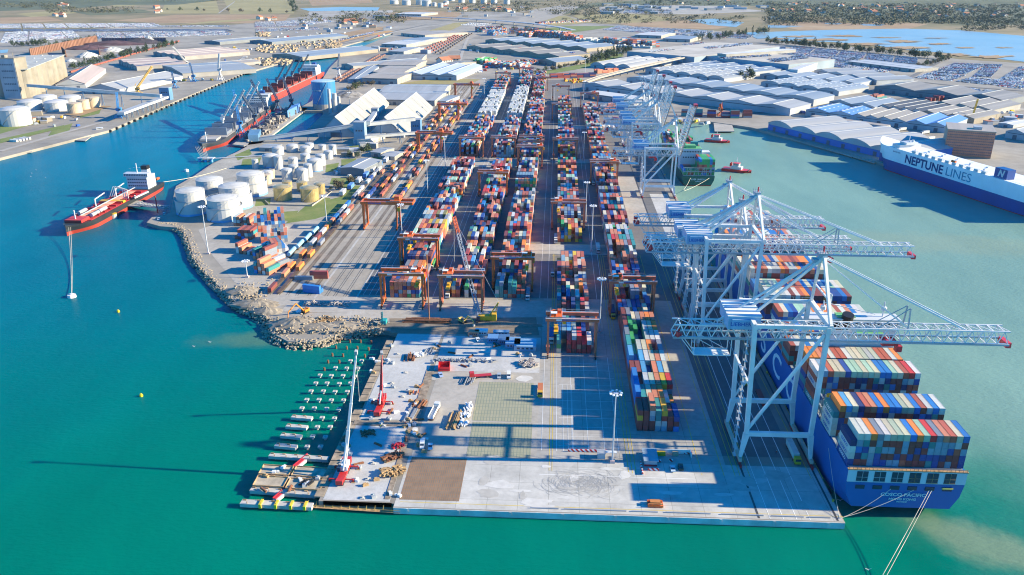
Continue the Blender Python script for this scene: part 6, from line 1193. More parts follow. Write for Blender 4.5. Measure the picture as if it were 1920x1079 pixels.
# brick office
a = Vector(G(1768, 292)); b_ = Vector(G(1857, 299)); c_ = Vector(G(1886, 290)); d = b_ - a; L = d.length; bo = thing('brick_office', 'brick faced office block with rows of windows behind the white car carrier', 'office block', (a.x, a.y, 3), math.atan2(d.y, d.x)); D = 46; H_ = 29
wl = obj('wall', M().box(0, L, 0, D, 0, H_), WT, bo); obj('roof', M().box(-.4, L + .4, -.4, D + .4, H_, H_ + .6), RT_, bo); fc = obj('facade', M().box(.3, L - .3, -.35, -.05, 1, H_ - 1), BRICKC, bo)
for k in range(9): obj('window_row', M().box(.8, L - .8, -.42, -.3, 3 + k*2.9, 4.1 + k*2.9), mat('office_window', (.13, .12, .13), .25), fc)
m = M()
for k in range(26): m.box(.3 + (L - .8)*k/25, .55 + (L - .8)*k/25, -.5, -.36, 1, H_ - 1)
obj('pilaster', m, BRICKC, fc); obj('plant_room', M().box(L*.55, L*.72, 8, 18, H_ + .6, H_ + 3.4), GREYP, bo)
# ================================================================ GRAIN SILOS
TAN = mat('silo_cream', (.25, .225, .18), .8, scale=.05); TOWSHADE = mat('silo_cream_shaded', (.36, .37, .40), .75, scale=.04)
a = Vector(G(10, 186)); b_ = Vector(G(43, 186)); hh = 62; t = thing('silo_tower', 'tall cream grain elevator tower, shaded front coloured grey, at the left edge', 'silo tower', (a.x, a.y, 3), 0); Wt = (b_ - a).length
obj('wall', M().box(0, Wt, 0, 30, 0, hh), TAN, t); fr_ = obj('front_wall', M().box(-.2, Wt - 1, -.4, -.05, 0, hh - .4), TOWSHADE, t); obj('roof', M().box(-.5, Wt + .5, -.6, 30.5, hh, hh + 1), TAN, t)  # front panel's grey is the shade on that face, put into its colour
for j in range(5): windows(fr_, 4, Wt - 4, -.45, 12 + j*10, 2.4, 7, DOOR)
obj('lift_housing', M().box(4, 10, 6, 14, hh + 1, hh + 5).tube((Wt*.8, 8, hh + 1), (Wt*.8, 8, hh + 9), .4), TAN, t)
a = Vector(G(62, 184)); b_ = Vector(G(131, 149)); d = b_ - a; L = d.length; t = thing('grain_silo', 'block of seven joined cream concrete silo cylinders beside the elevator tower', 'silo', (a.x, a.y, 3), math.atan2(d.y, d.x)); h2 = 44; n = 8; r_ = L/n/2
for k in range(n): obj('cylinder', M().cyl(r_*(2*k + 1), r_*.9, 0, r_*.97, h2, 18), TAN, t)
obj('back_row', M().box(0, L, r_*1.5, r_*5, 0, h2), TAN, t); obj('roof', M().box(-.3, L + .3, -.3, r_*5 + .3, h2, h2 + .8), mat('silo_roof', (.40, .40, .36)), t); m = M()
for k in range(14): m.cyl(L*(k + .5)/14, r_*(1 + (k % 3)*1.4), h2 + .8, 1.6, .9, 8)
obj('roof_hatch', m, RWW, t)
# ================================================================ TANKS
TW = mat('tank_white', (.47, .47, .46), .45, var=.07, scale=.06); TG = mat('tank_gold', (.50, .38, .17), .35, .35, var=.2, scale=.25); TB = mat('tank_beige', (.50, .40, .28), .6, var=.12, scale=.1); TBLUE = mat('tank_blue_band', (.16, .36, .62), .5); TROOF = mat('tank_roof_grey', (.50, .49, .46), .6, var=.18, scale=.12); TBS = mat('tank_deep_blue', (.03, .19, .40), .5, var=.12, scale=.04)
def tank(px, py, rpx, top, lab, shell=None, band=False, ring=False, dome=.12, group=None, name='storage_tank', roof=None):
    x, y = G(px, py); t_ = (py - 540)/F; dpt = (CAMZ - 3)/(SP + t_*CP); r = rpx*dpt/F; y += r*.8; h = max(4, hat(x, y + r*.2, top) - 3.2)
    c = thing(name, lab, 'tank', (x, y, 3.06), 0, group); n = 28 if r > 6 else 18; shell = shell or TW
    if ring:
        obj('shell', M().cyl(0, 0, 0, r, h*.62, n), shell, c); obj('inner_shell', M().cyl(0, 0, h*.62, r*.9, h*.38, n), shell, c); m = M()
        m.loft([[(math.cos(6.283*k/n)*rr, math.sin(6.283*k/n)*rr, zz) for k in range(n)] for rr, zz in ((r*1.0, h*.62), (r*1.03, h*.62), (r*1.03, h*.66), (r*1.0, h*.66))], cap=False); obj('rim', m, GREYP, c); rr_ = r*.9
    else: obj('shell', M().cyl(0, 0, 0, r, h, n), shell, c); rr_ = r
    obj('roof', M().cyl(0, 0, h + .02, rr_*1.015, .25, n, rr_*1.015, dome=r*dome), roof or (TROOF if ring else shell), c); m = M()
    for k in range(n): a0, a1 = 6.283*k/n, 6.283*(k+1)/n; m.bar((math.cos(a0)*rr_, math.sin(a0)*rr_, h + 1.1), (math.cos(a1)*rr_, math.sin(a1)*rr_, h + 1.1), .1); m.bar((math.cos(a0)*rr_, math.sin(a0)*rr_, h + .1), (math.cos(a0)*rr_, math.sin(a0)*rr_, h + 1.1), .07)
    obj('handrail', m, GALV, c); m = M()
    for k in range(10): a0 = -2.2 + k*.12; a1 = a0 + .12; m.bar((math.cos(a0)*(r + .4), math.sin(a0)*(r + .4), h*k/10), (math.cos(a1)*(r + .4), math.sin(a1)*(r + .4), h*(k+1)/10), .7, .18)
    obj('stair', m, GALV, c)
    if band: obj('base_band', M().cyl(0, 0, 0, r + .06, h*.09, n), TBLUE, c)
    return c
for a in [(352, 406, 29, 356, 'big white floating roof tank nearest the oil jetty', True), (413, 417, 33, 370, 'biggest white floating roof tank, closest to the camera', True), (389, 383, 27, 335, 'white floating roof tank behind the jetty side pair', True), (434, 395, 31, 347, 'white floating roof tank, middle of the big group', True), (466, 370, 28, 325, 'white floating roof tank on the right of the big group', True)]: tank(*a[:5], band=True, ring=True)
for a in [(505, 316, 15, 292, 'wide white tank at the left of the small tank cluster'), (521, 319, 8, 294, 'white tank touching the wide tank of the small cluster'), (478, 318, 6, 300, 'narrow white tank on the water side of the cluster'), (519, 292, 11, 277, 'white tank behind the wide tank at the back left'), (546, 286, 11, 273, 'white tank in the back row, second from left'), (548, 314, 9, 297, 'white tank behind the slim pair in mid cluster'), (571, 288, 10, 276, 'white tank in the back row, third from left'), (571, 304, 9, 290, 'small white tank in the third row of the cluster'), (579, 283, 8, 270, 'farthest small white tank of the cluster'),
          (537, 342, 10, 318, 'slim tall white tank left of the front slim trio'), (550, 334, 9, 311, 'slim white tank half hidden behind the front trio'), (566, 342, 10, 318, 'slim tall white tank, middle of the front trio'), (577, 334, 8, 309, 'slim tall white tank, right of the front trio'), (588, 323, 14, 300, 'stout white tank right of the slim trio'), (600, 312, 9, 291, 'tall white tank behind the stout one'), (615, 300, 8, 284, 'tall white tank near the right end of the cluster'), (623, 292, 7, 273, 'tall white tank at the far right end of the cluster'), (603, 283, 7, 273, 'short white tank at the back right of the cluster'), (500, 338, 10, 322, 'low white tank between the big group and the cluster')]: tank(*a, band=a[2] > 12, dome=.25)
tank(498, 347, 9, 328, 'beige tank beside the big white group', TB); tank(510, 335, 5, 319, 'narrow beige tank behind the beige one', TB)
for a in [(527, 378, 17, 350, 'wide gold coloured tank, left of the front pair'), (578, 380, 17, 352, 'wide gold coloured tank, right of the front pair'), (598, 365, 10, 345, 'small gold tank at the back right'), (565, 360, 10, 342, 'small gold tank behind the front pair'), (537, 354, 9, 341, 'smallest gold tank, at the back left')]: tank(*a, shell=TG, dome=.2)
bd = thing('tank_bund', 'low pale bund wall round the gold tanks', 'bund wall', (0, 0, 3.06)); q = [G(*p) for p in ((497, 378), (505, 386), (585, 388), (622, 362), (612, 357))]; m = M()
for k in range(4): m.bar((*q[k], .6), (*q[k+1], .6), .5, 1.3)
obj('wall', m, TANC, bd)
for a in [(20, 238, 26, 204, 'big white tank at the left edge of the west bank'), (48, 210, 21, 190, 'white tank behind the big edge tank'), (78, 200, 20, 181, 'white tank in front of the elevator tower'), (98, 210, 21, 191, 'white tank, nearest the bank road'), (125, 201, 20, 182, 'white tank beside the beige trio')]: tank(*a, dome=.2)
for a in [(136, 214, 13, 194, 'beige tank nearest the bank, left of its trio'), (153, 207, 11, 188, 'beige tank, middle of its trio'), (171, 203, 12, 183, 'beige tank, right of its trio')]: tank(*a, shell=TB)
for px, py, r, tp in [(738, 9, 8, 2), (761, 11, 8, 2), (787, 10, 8, 1), (799, 13, 9, 2), (814, 13, 4, 6), (826, 15, 5, 7), (836, 9, 5, 3), (865, 6, 6, -1), (885, 7, 6, 0), (907, 8, 6, 0), (926, 9, 6, 0), (950, 9, 6, 0), (846, 3, 6, -4)]: tank(px, py, r, tp, 'pale oil tank in the distant depot at the top of the view', group='distant oil depot tanks', dome=.2)
# blue silo
bs = tank(605, 207, 22, 152, 'big deep blue cylindrical silo on a white base by the grain pier', TBS, name='blue_silo', roof=mat('silo_top_blue', (.30, .44, .58)), dome=.1)
x, y, _ = bs.location; rr = (bs.children[0].dimensions.x)/2
obj('base', M().cyl(0, 0, 0, rr*1.01, 8, 28), WW, bs); text("LUKA KOPER", 2.4, SWHITE, 'lettering', bs, (-6, -rr*.97, 28), (math.pi/2, 0, -.2), .1, bold=.05)
for px, py, r, tp, lab in [(628, 211, 4.5, 176, 'slim white silo right of the blue silo'), (619, 213, 3, 168, 'thinnest white silo with a top cabin by the blue silo'), (636, 207, 3, 182, 'short slim white silo behind the slim one')]: tank(px, py, r, tp, lab, name='cement_silo')
# ================================================================ CONVEYORS, TOWERS, CRANES ON THE CHANNEL
GAL = mat('gallery_cladding', (.48, .49, .48), .6); BLT = mat('blue_tower', (.10, .22, .36), .6, scale=.05)
def gallery(p0, z0, p1, z1, w, h, lab, n=4, material=None):
    a, b_ = P(*p0, z0), P(*p1, z1); c = thing('conveyor_gallery', lab, 'conveyor', (a.x, a.y, 3)); q = b_ - Vector((a.x, a.y, 0)); s_ = Vector((0, 0, z0 - 3)); e = Vector((b_.x - a.x, b_.y - a.y, z1 - 3)); obj('gallery', M().bar(s_, e, w, h), material or GAL, c); obj('gallery_roof', M().bar(s_ + Vector((0, 0, h/2 + .1)), e + Vector((0, 0, h/2 + .1)), w + .6, .25), RW, c); 
    for k in range(1, n):
        p = s_.lerp(e, k/n); obj('trestle', M().bar((p.x - 1.5, p.y, 0), (p.x, p.y, p.z - h/2), .5).bar((p.x + 1.5, p.y, 0), (p.x, p.y, p.z - h/2), .5), BLT, c)
def tower(px, py, w, d, top, lab, material=None, rot=0):
    x, y = G(px, py); h = hat(x, y, top) - 3; c = thing('transfer_tower', lab, 'tower', (x, y, 3.05), rot); obj('wall', M().cbox(0, d/2, 0, w, d, h), material or BLT, c); obj('roof', M().cbox(0, d/2, h, w + .8, d + .8, .5), RW, c); windows(c, -w*.35, w*.35, -.05, h*.6, 1.6, 3)
tower(310, 189, 16, 12, 166, 'dark blue box tower on the left quay'); gallery((52, 161), 24, (302, 181), 24, 4, 4, 'long pale conveyor gallery from the grain elevator to the blue quay tower', 7); gallery((310, 183), 14, (226, 214), 14, 10, 3, 'sloping white loading gallery along the left quay', 9, RWW)
tower(675, 272, 13, 12, 231, 'grey blue transfer tower before the left steep shed', mat('tower_greyblue', (.22, .33, .42), .6)); tower(780, 257, 12, 12, 226, 'blue transfer tower before the right steep shed'); tower(703, 226, 9, 9, 205, 'small transfer tower between the two steep sheds', mat('tower_greyblue', (.22, .33, .42)))
gallery((486, 262), 7, (668, 236), 22, 4, 4, 'long conveyor gallery climbing from the grain pier to the transfer tower', 6); gallery((680, 235), 24, (778, 224), 26, 4, 4, 'conveyor gallery joining the two transfer towers', 3); gallery((684, 258), 14, (782, 250), 14, 3.4, 3, 'lower conveyor gallery below the linked towers', 3); gallery((690, 232), 26, (703, 213), 22, 5, 4, 'short fat conveyor tube rising to the small tower', 2, RWW)
shed('low white hall under the steep sheds', (662, 262), (690, 264), (700, 250), 6, 1, 1, 'gable', wide=True, roof=RW, wall=mat('tank_white', (.7, .7, .68)), doors=0)
LUFF = mat('crane_slate', (.06, .085, .13), .5); CBL = mat('crane_blue', (.04, .20, .46), .45); CYL = mat('crane_ochre', (.55, .33, .06), .5)
def hcrane(px, py, tip, material, lab, th=12, z0=3.05, jibw=2.2, base=6):
    x, y = G(px, py, z0); c = thing('harbour_crane', lab, 'harbour crane', (x, y, z0)); m = M()
    for a in (-1, 1):
        for b2 in (-1, 1): m.bar((a*base, b2*base*.8, 0), (a*1.6, b2*1.6, th*.55), .9)
    m.bar((-base, -base*.8, .8), (base, -base*.8, .8), .8).bar((-base, base*.8, .8), (base, base*.8, .8), .8); obj('portal', m, material, c); obj('tower', M().cyl(0, 0, th*.5, 2, th*.5, 10, 1.5), material, c); obj('engine_house', M().cbox(-1, 2.5, th*.8, 5, 8, 4), material, c); obj('cabin', M().cbox(2.6, -1.6, th*.9, 2, 2.4, 2.6), GLASS, c)
    q = Vector(tip) - Vector((x, y, z0)); obj('jib', M().truss((0, -1, th + 1), q, jibw, jibw, 12, .42), material, c); k = Vector((-.3*q.x/max(1, q.length)*30, -.3*q.y/max(1, q.length)*30, th + 11)); obj('a_frame', M().bar((0, 0, th), (k.x*.4, k.y*.4, th + 10), .5).bar((k.x*.4, k.y*.4, th + 10), q, .2).bar((k.x*.4, k.y*.4, th + 10), (k.x, k.y, th + 2), .35), material, c); obj('hook_rope', M().tube(q, q - Vector((0, 0, q.z*.5)), .12, 5), CABLE, c)
hcrane(225, 222, P(219, 176, 34), CBL, 'blue grain unloading crane beside the loading gallery'); hcrane(328, 166, P(322, 138, 38), CBL, 'blue mobile harbour crane nearer the blue quay tower', 10); hcrane(364, 154, P(356, 121, 42), CBL, 'tall blue mobile harbour crane with yellow base on the left quay', 10); hcrane(414, 152, P(412, 101, 52), mat('crane_cream', (.52, .53, .54)), 'white slewing portal crane on the left quay', 22); hcrane(259, 176, P(286, 126, 44), CYL, 'crane with a long brown jib between the steep store and blue tower', 6); hcrane(350, 124, P(324, 90, 50), mat('crane_cream', (.52, .53, .54)), 'pale lattice crane over the grey gabled store', 6)
hcrane(636, 150, P(636, 102, 52), mat('crane_cream', (.52, .53, .54)), 'white slewing portal crane beside the brown wagons', 22); hcrane(452, 254, P(438, 172, 40), CBL, 'slate blue unloading crane at the near end of the grain pier', 16); hcrane(502, 222, P(470, 152, 38), LUFF, 'dark luffing crane in the middle of the grain pier', 14); hcrane(522, 208, P(500, 150, 36), LUFF, 'dark luffing crane at the inner end of the grain pier', 14)
hcrane(1352, 218, P(1352, 196, 20), ORANGE, 'orange crane among the dark red containers by the eastern basin', 9)
hcrane(480, 240, P(452, 178, 44), LUFF, 'dark luffing crane between the slate blue crane and the middle one', 16); hcrane(548, 206, P(530, 148, 40), LUFF, 'dark luffing crane by the blue hopper house', 14)
# grain pier: deck on piles between the grey bulk carrier and the inner basin
pq = None; gp_ = thing('grain_pier', 'concrete grain pier with a green weed stained edge beside the grey bulk carrier', 'pier', (0, 0, 0)); obj('deck', M().prism([(-352, 946), (-372, 1211), (-408, 1215), (-384, 938), (-368, 932)], 1.2, 3.0), TANC, gp_)
edge = [Vector((*G(*p, 2), 0)) for p in ((487, 268), (575, 203))]
for k in range(16): p = edge[0].lerp(edge[1], k/15); obj('pile', M().cyl(p.x, p.y, -2, .8, 3.3, 8), CAP, gp_)
obj('dust_house', M().prism([G(*p, 3) for p in ((466, 267), (485, 266), (490, 255), (470, 256))], 3.02, 11), BLT, gp_); obj('hopper_house', M().prism([G(*p, 3) for p in ((540, 222), (560, 212), (566, 205), (548, 212))], 3.02, 13), RBL, gp_)
mm_ = M()
for k in range(170): t0 = rnd(); mm_.cbox(-368 - 20*t0 + U(-14, 10), 950 + 255*t0, 3.01 + k*.0001, U(1, 6), U(1, 9), U(.6, 7)*(1 if rnd() < .3 else .5), U(0, 1.5))
obj('cargo_heap', mm_, mat('cargo_gear', (.22, .20, .18), .8, var=.7, scale=.2), gp_)
# ================================================================ OIL JETTY
oj = thing('oil_jetty', 'concrete oil jetty on dark piles with white loading arms beside the red tanker', 'jetty', (0, 0, 0)); a0 = [(228, 386), (262, 388), (268, 378), (240, 376)]; obj('deck', M().prism([G(*p, 4) for p in a0], 3.0, 4.2), TANC, oj)
a, b_ = P(258, 384, 3.8), P(312, 392, 3.8); obj('access_bridge', M().truss(a, b_, 5, 1.4, 10, .3), GALV, oj); obj('bridge_deck', M().bar(a, b_, 5, .4), TANC, oj)
for k in range(10): p = Vector((*G(226 + k*4.4, 390 - abs(k-5)*.6, 0), 0)); obj('pile', M().cyl(p.x, p.y, -2, .6, 5.1, 8), DARK, oj)
for k in range(3): q = P(234 + k*4, 381, 4.2); obj('loading_arm', M().bar(q, q + Vector((0, 0, 12)), .6).bar(q + Vector((0, 0, 12)), q + Vector((-7, -2, 15)), .45).bar(q + Vector((-7, -2, 15)), q + Vector((-11, -3, 6)), .4), SWHITE, oj)
obj('pipe_rack', M().bar(P(262, 380, 4.6), P(310, 388, 4.6), 1.6, .5), GREYP, oj); obj('gangway_tower', M().bar(P(252, 372, 9), P(278, 360, 12), 1.6, 1.2).bar(P(254, 374, 4), P(254, 374, 9) + Vector((0, 0, 3)), 1), SWHITE, oj); obj('fire_monitor', M().bar(P(296, 400, 3), P(296, 400, 3) + Vector((0, 0, 15)), .7), REDP, oj)
for px, py, lab in [(184, 418, 'fender dolphin at the middle of the red tanker'), (214, 408, 'second fender dolphin under the red tanker side')]:
    c = thing('mooring_dolphin', lab, 'dolphin', (*G(px, py, 1), 0)); obj('pile', M().cyl(0, 0, -2, 2.4, 6, 12), CAP, c); obj('fender', M().box(-2.6, 2.6, 2.2, 2.9, .3, 3.6), DARK, c); obj('cap', M().cyl(0, 0, 4, 2.6, .5, 12), YELLOW, c)
c = thing('mooring_dolphin', 'blue and white pile cluster dolphin in front of the grey bulk carrier bow', 'dolphin', (*G(386, 303, 1), 0))
for k in range(5): obj('pile', M().cyl(-7 + k*3.4, (k % 2)*3, -2, 1.5, 5.6, 10), TBLUE, c)
obj('deck', M().box(-9, 9, -2, 5, 3.6, 4.6), SWHITE, c); obj('walkway', M().bar((8, 1, 4), (62, 20, 4), 1.6, .6), GALV, c)
bq = M(); 
for (p, q, r) in []: pass
def jet(px, lab, z=1.6, name='landing_stage'):
    c = thing(name, lab, 'landing stage', (0, 0, 0)); q = [G(*p, z) for p in px]; obj('deck', M().prism(q, z - .9, z), TANC, c)
    for k in range(4): x, y = Vector(q[k])*.85 + Vector(q[(k+2) % 4])*.15; obj('pile', M().cyl(x, y, -2, .6, z + 1, 8), DARK, c)
    return c
jet([(115, 262), (160, 265), (172, 256), (130, 252)], 'small grass topped landing stage off the west bank'); jet([(35, 288), (60, 286), (58, 280), (36, 281)], 'small dark jetty at the left edge of the west bank'); jet([(1340, 247), (1377, 247), (1372, 233), (1338, 231)], 'square concrete jetty at the head of the eastern basin', 2.4); jet([(1404, 239), (1440, 250), (1640, 305), (1644, 300), (1446, 246), (1410, 236)][0:1] + [(1640, 306), (1646, 300), (1412, 235)], 'narrow fendered berth platform along the blue quay shed', 2.2)
po = thing('work_boat', 'white work boat moored at the end of the left quay', 'work boat', at(187, 243, .2), .5); obj('hull', M().box(-9, 9, -3, 3, 0, 1.8), SWHITE, po); obj('wheelhouse', M().box(-4, 4, -2, 2, 1.8, 5), SWHITE, po); windows(po, -3.6, 3.6, -2.05, 3.4, 1, 5)
# ================================================================ VIADUCT AND RAMP
va = thing('viaduct', 'long grey road viaduct crossing the far rail yard', 'bridge', (0, 0, 0)); pts = [(700, 30), (760, 31), (860, 35), (930, 39), (1000, 45), (1050, 52), (1075, 57)]
m = M(); pr_ = None
for p in pts:
    q = P(*p, 13)
    if pr_ is not None: m.bar(pr_, q, 16, 2); 
    pr_ = q
obj('deck', m, mat('viaduct_grey', (.34, .38, .44), .7), va)
for k in range(len(pts) - 1):
    for f in (0, .5): q = P(*pts[k], 13).lerp(P(*pts[k+1], 13), f); obj('pier', M().cyl(q.x, q.y, 3, 2, 9.2, 8), WW, va)
rb = thing('ramp_bridge', 'elevated white ramp bridge curving up to the car deck', 'bridge', (0, 0, 0)); pts = [(1098, 155, 4), (1120, 147, 6), (1150, 139, 9), (1190, 129, 12), (1240, 118, 15), (1300, 105, 18)]; m = M(); rl_ = M()
for k in range(len(pts) - 1): a, b_ = P(*pts[k]), P(*pts[k+1]); m.bar(a, b_, 12, 1.6); rl_.bar(a + Vector((3, -5, 1.4)), b_ + Vector((3, -5, 1.4)), .4, 1.2); rl_.bar(a + Vector((-3, 5, 1.4)), b_ + Vector((-3, 5, 1.4)), .4, 1.2)
obj('deck', m, TANC, rb); obj('parapet', rl_, RT_, rb)
for k in range(1, len(pts)):
    for f in (0, .33, .66):
        if k < len(pts) - 1: q = P(*pts[k]).lerp(P(*pts[k+1]), f); obj('pier', M().bar((q.x, q.y, 3), (q.x, q.y, q.z - .8), 2.2), WW, rb)
# ================================================================ ROCK, TREES, CARS, HOUSES, SMALL CRAFT
ROCK = mat('armour_stone', (.33, .27, .195), .9, var=.4, scale=.9); RUB = mat('rubble_grey', (.25, .215, .17), .95, var=.35, scale=.35)
def rock(m, x, y, z, r):
    n = 5; a0 = U(0, 6.28); vs = [(x, y, z + r*U(.5, .8))]
    for zz, k in ((.35, 1.), (-.4, .95)):
        for j in range(n): a = a0 + 6.283*j/n; q = r*k*U(.7, 1.15); vs.append((x + q*math.cos(a), y + q*math.sin(a), z + r*zz*U(.6, 1.2)))
    m.add(vs, [(0, 1 + j, 1 + (j+1) % n) for j in range(n)] + [(1 + j, 6 + j, 6 + (j+1) % n, 1 + (j+1) % n) for j in range(n)])
m = M(); line = [(292, 421), (328, 425), (345, 434), (352, 447), (358, 465), (364, 482), (376, 500), (388, 513), (404, 530), (420, 547), (440, 565), (462, 580), (484, 590)]
ps = [Vector(G(*p, 2)) for p in line]
for k in range(len(ps) - 1):
    a, b_ = ps[k], ps[k+1]; d = b_ - a; nv = Vector((-d.y, d.x)).normalized(); cnt = int(d.length*9.5)
    for j in range(cnt):
        f, o_ = rnd(), U(-7.5, 4.5); q = a + d*f - nv*o_; h = 2.6 - max(0, (abs(o_ + 1.5) - 2.5))*.55; rock(m, q.x, q.y, max(-.3, h*U(.85, 1.1)), U(.5, 1.15))
ln2 = [(484, 590), (505, 603), (506, 622), (522, 635), (542, 642), (566, 646), (592, 643), (620, 635), (645, 628), (680, 622), (712, 617)]; ps = [Vector(G(*p, 2)) for p in ln2]
for k in range(len(ps) - 1):
    a, b_ = ps[k], ps[k+1]; d = b_ - a; nv = Vector((-d.y, d.x)).normalized()
    for j in range(int(d.length*13)):
        f, o_ = rnd(), U(-9, 5); q = a + d*f + nv*(-o_); h = 2.8 - max(0, -(o_) - 1)*.1 - max(0, o_)*.6; rock(m, q.x, q.y, max(-.35, h*U(.8, 1.1)), U(.4, 1.0))
for k in range(1300):
    px, py = (random.gauss(466, 18), random.gauss(562, 14)) if k < 450 else (U(515, 720), U(598, 628)); q = Vector(G(px, py)); ok_ = px > 505 or px > 415 + (py - 540)*1.2
    if ok_: rock(m, q.x, q.y, 3.0 + max(0, random.gauss(.6, .9)), U(.25, .95))
stuff('rock_armour', m, ROCK, 'pale rough boulders lining the curved shore and the rubble headland', 'rocks')
def mound(px, py, rx, ry, h, material, lab, name='rubble_mound', cat='mound', seed=0, group=None):
    r = random.Random(seed + px); m = M(); n = 22; rings = []
    for zz, k in ((0, 1), (.3, .82), (.62, .55), (.86, .3), (1, .1)): rings.append([(math.cos(6.283*j/n)*rx*k*r.uniform(.86, 1.14), math.sin(6.283*j/n)*ry*k*r.uniform(.86, 1.14), h*zz*r.uniform(.9, 1.08)) for j in range(n)])
    o = obj(name, m.loft(rings), material); o.location = (*G(px, py), 3.0); return tag(o, lab, cat, group)
mound(552, 610, 16, 9, 4.2, RUB, 'grey rubble mound at the tip of the headland', seed=1); mound(570, 604, 9, 6, 3, RUB, 'small grey gravel cone under the long orange arm', seed=2); mound(600, 616, 22, 8, 2.6, RUB, 'flat rubble spread along the middle of the headland', seed=3); mound(645, 612, 16, 7, 2.4, RUB, 'low rubble ridge near the round piles', seed=4); mound(455, 548, 13, 9, 3.4, RUB, 'rubble heap where the rock shore meets the track', seed=5); mound(478, 572, 16, 8, 3.6, RUB, 'big pale rubble heap at the shoulder of the shore', seed=6); mound(500, 585, 10, 6, 3, RUB, 'rubble heap beside the white tarpaulin', seed=7); mound(940, 610, 24, 4, 1.8, EARTH, 'dark spoil heap beside the crawler crane', seed=8); mound(760, 612, 30, 4, 1.6, EARTH, 'long brown spoil bank behind the sheet piles', seed=9)
tp = mound(567, 585, 4, 2.5, 2.6, mat('tarpaulin', (.62, .66, .70)), 'white tarpaulin covered heap on the headland', name='covered_heap', seed=3)
ORE = mat('iron_ore', (.085, .045, .05), .95, var=.35, scale=.05); LIME = mat('white_mineral', (.42, .42, .40), .95, var=.2, scale=.06)
for a in [(165, 92, 60, 45, 9, ORE, 'dark iron ore heap before the orange wall'), (215, 84, 90, 50, 10, ORE, 'broad brown ore heap in the middle of the ore yard'), (265, 82, 60, 42, 14, mat('dark_ore', (.05, .042, .05), .95), 'black coal heap with a pale cap'), (280, 80, 22, 16, 17, LIME, 'pale cap of dumped stone on the coal heap'), (165, 107, 24, 30, 11, LIME, 'white covered heap in the ore yard'), (212, 97, 34, 26, 10, LIME, 'long white covered heap in the ore yard'), (133, 116, 14, 12, 6, LIME, 'small white heap by the tree belt'), (240, 98, 18, 18, 7, ORE, 'small brown heap next to the white one'), (655, 180, 30, 26, 8, mat('scrap_grey', (.20, .19, .18), .9, var=.7, scale=.12), 'grey scrap metal heap behind the blue silo')]: mound(*a, name='ore_heap', cat='heap', seed=11)
def rwall(p0, p1, h, material, lab):
    a, b_ = Vector(G(*p0)), Vector(G(*p1)); d = b_ - a; L = d.length; c = thing('retaining_wall', lab, 'wall', (a.x, a.y, 3), math.atan2(d.y, d.x)); obj('wall', M().box(0, L, -.6, .6, 0, h), material, c); m = M(); n = int(L/9)
    for k in range(n + 1): m.box(L*k/n - .5, L*k/n + .5, -1.6, -.6, 0, h*.98)
    obj('buttress', m, material, c)
OW = mat('orange_wall', (.22, .11, .07), .8, scale=.05); rwall((57, 106), (182, 79), 17, OW, 'long orange buttressed wall of the ore yard'); rwall((192, 80), (312, 80), 12, mat('dark_wall', (.10, .09, .12), .8), 'dark back wall of the ore yard'); rwall((118, 100), (125, 108), 15, OW, 'short orange wall stub beside the silos'); rwall((186, 95), (188, 104), 12, OW, 'short orange divider between ore heaps')
# hopper wagons
hw = M().add([(-1.4, -6, 1.4), (1.4, -6, 1.4), (1.4, 6, 1.4), (-1.4, 6, 1.4), (-1.6, -6.6, 3.6), (1.6, -6.6, 3.6), (1.6, 6.6, 3.6), (-1.6, 6.6, 3.6)], [(0, 3, 2, 1), (4, 5, 6, 7), (0, 1, 5, 4), (1, 2, 6, 5), (2, 3, 7, 6), (3, 0, 4, 7)]).box(-.9, .9, -5.6, 5.6, .5, 1.4)
HW = None
def wagons(p0, p1, n, material, grp, lab):
    global HW
    a, b_ = Vector(G(*p0)), Vector(G(*p1)); d = b_ - a; r = math.atan2(-d.x, d.y); me = None
    for k in range(n):
        q = a + d*(k + .5)/n
        if me is None: o = obj('hopper_wagon', hw, material); me = o.data
        else: o = bpy.data.objects.new('hopper_wagon', me); COL.objects.link(o)
        o.location = (q.x, q.y, 3.1); o.rotation_euler = (0, 0, r); o.scale = (1.15, min(1.3, d.length/n/13.6), 1); tag(o, lab, 'wagon', grp)
WRED = mat('wagon_red', (.34, .10, .07), .75); WBR = mat('wagon_oxide', (.25, .13, .10), .75)
wagons((132, 138), (243, 106), 22, WRED, 'red wagons beside the tree belt', 'red hopper wagon in the train along the tree belt'); wagons((245, 105), (336, 79), 20, WRED, 'red wagons beside the tree belt', 'red hopper wagon in the train along the tree belt'); wagons((628, 152), (712, 105), 22, WBR, 'brown wagons beside the tan halls', 'brown hopper wagon in the line left of the tan halls'); wagons((635, 155), (722, 105), 22, WBR, 'brown wagons beside the tan halls', 'brown hopper wagon in the line left of the tan halls')
for k in range(5): wagons((788 + k*9, 98 + k*1.5), (862 + k*6, 64), 16, random.choice([WRED, WBR, BED]), 'wagons in the far rail yard', 'tiny wagon standing in the far rail yard')
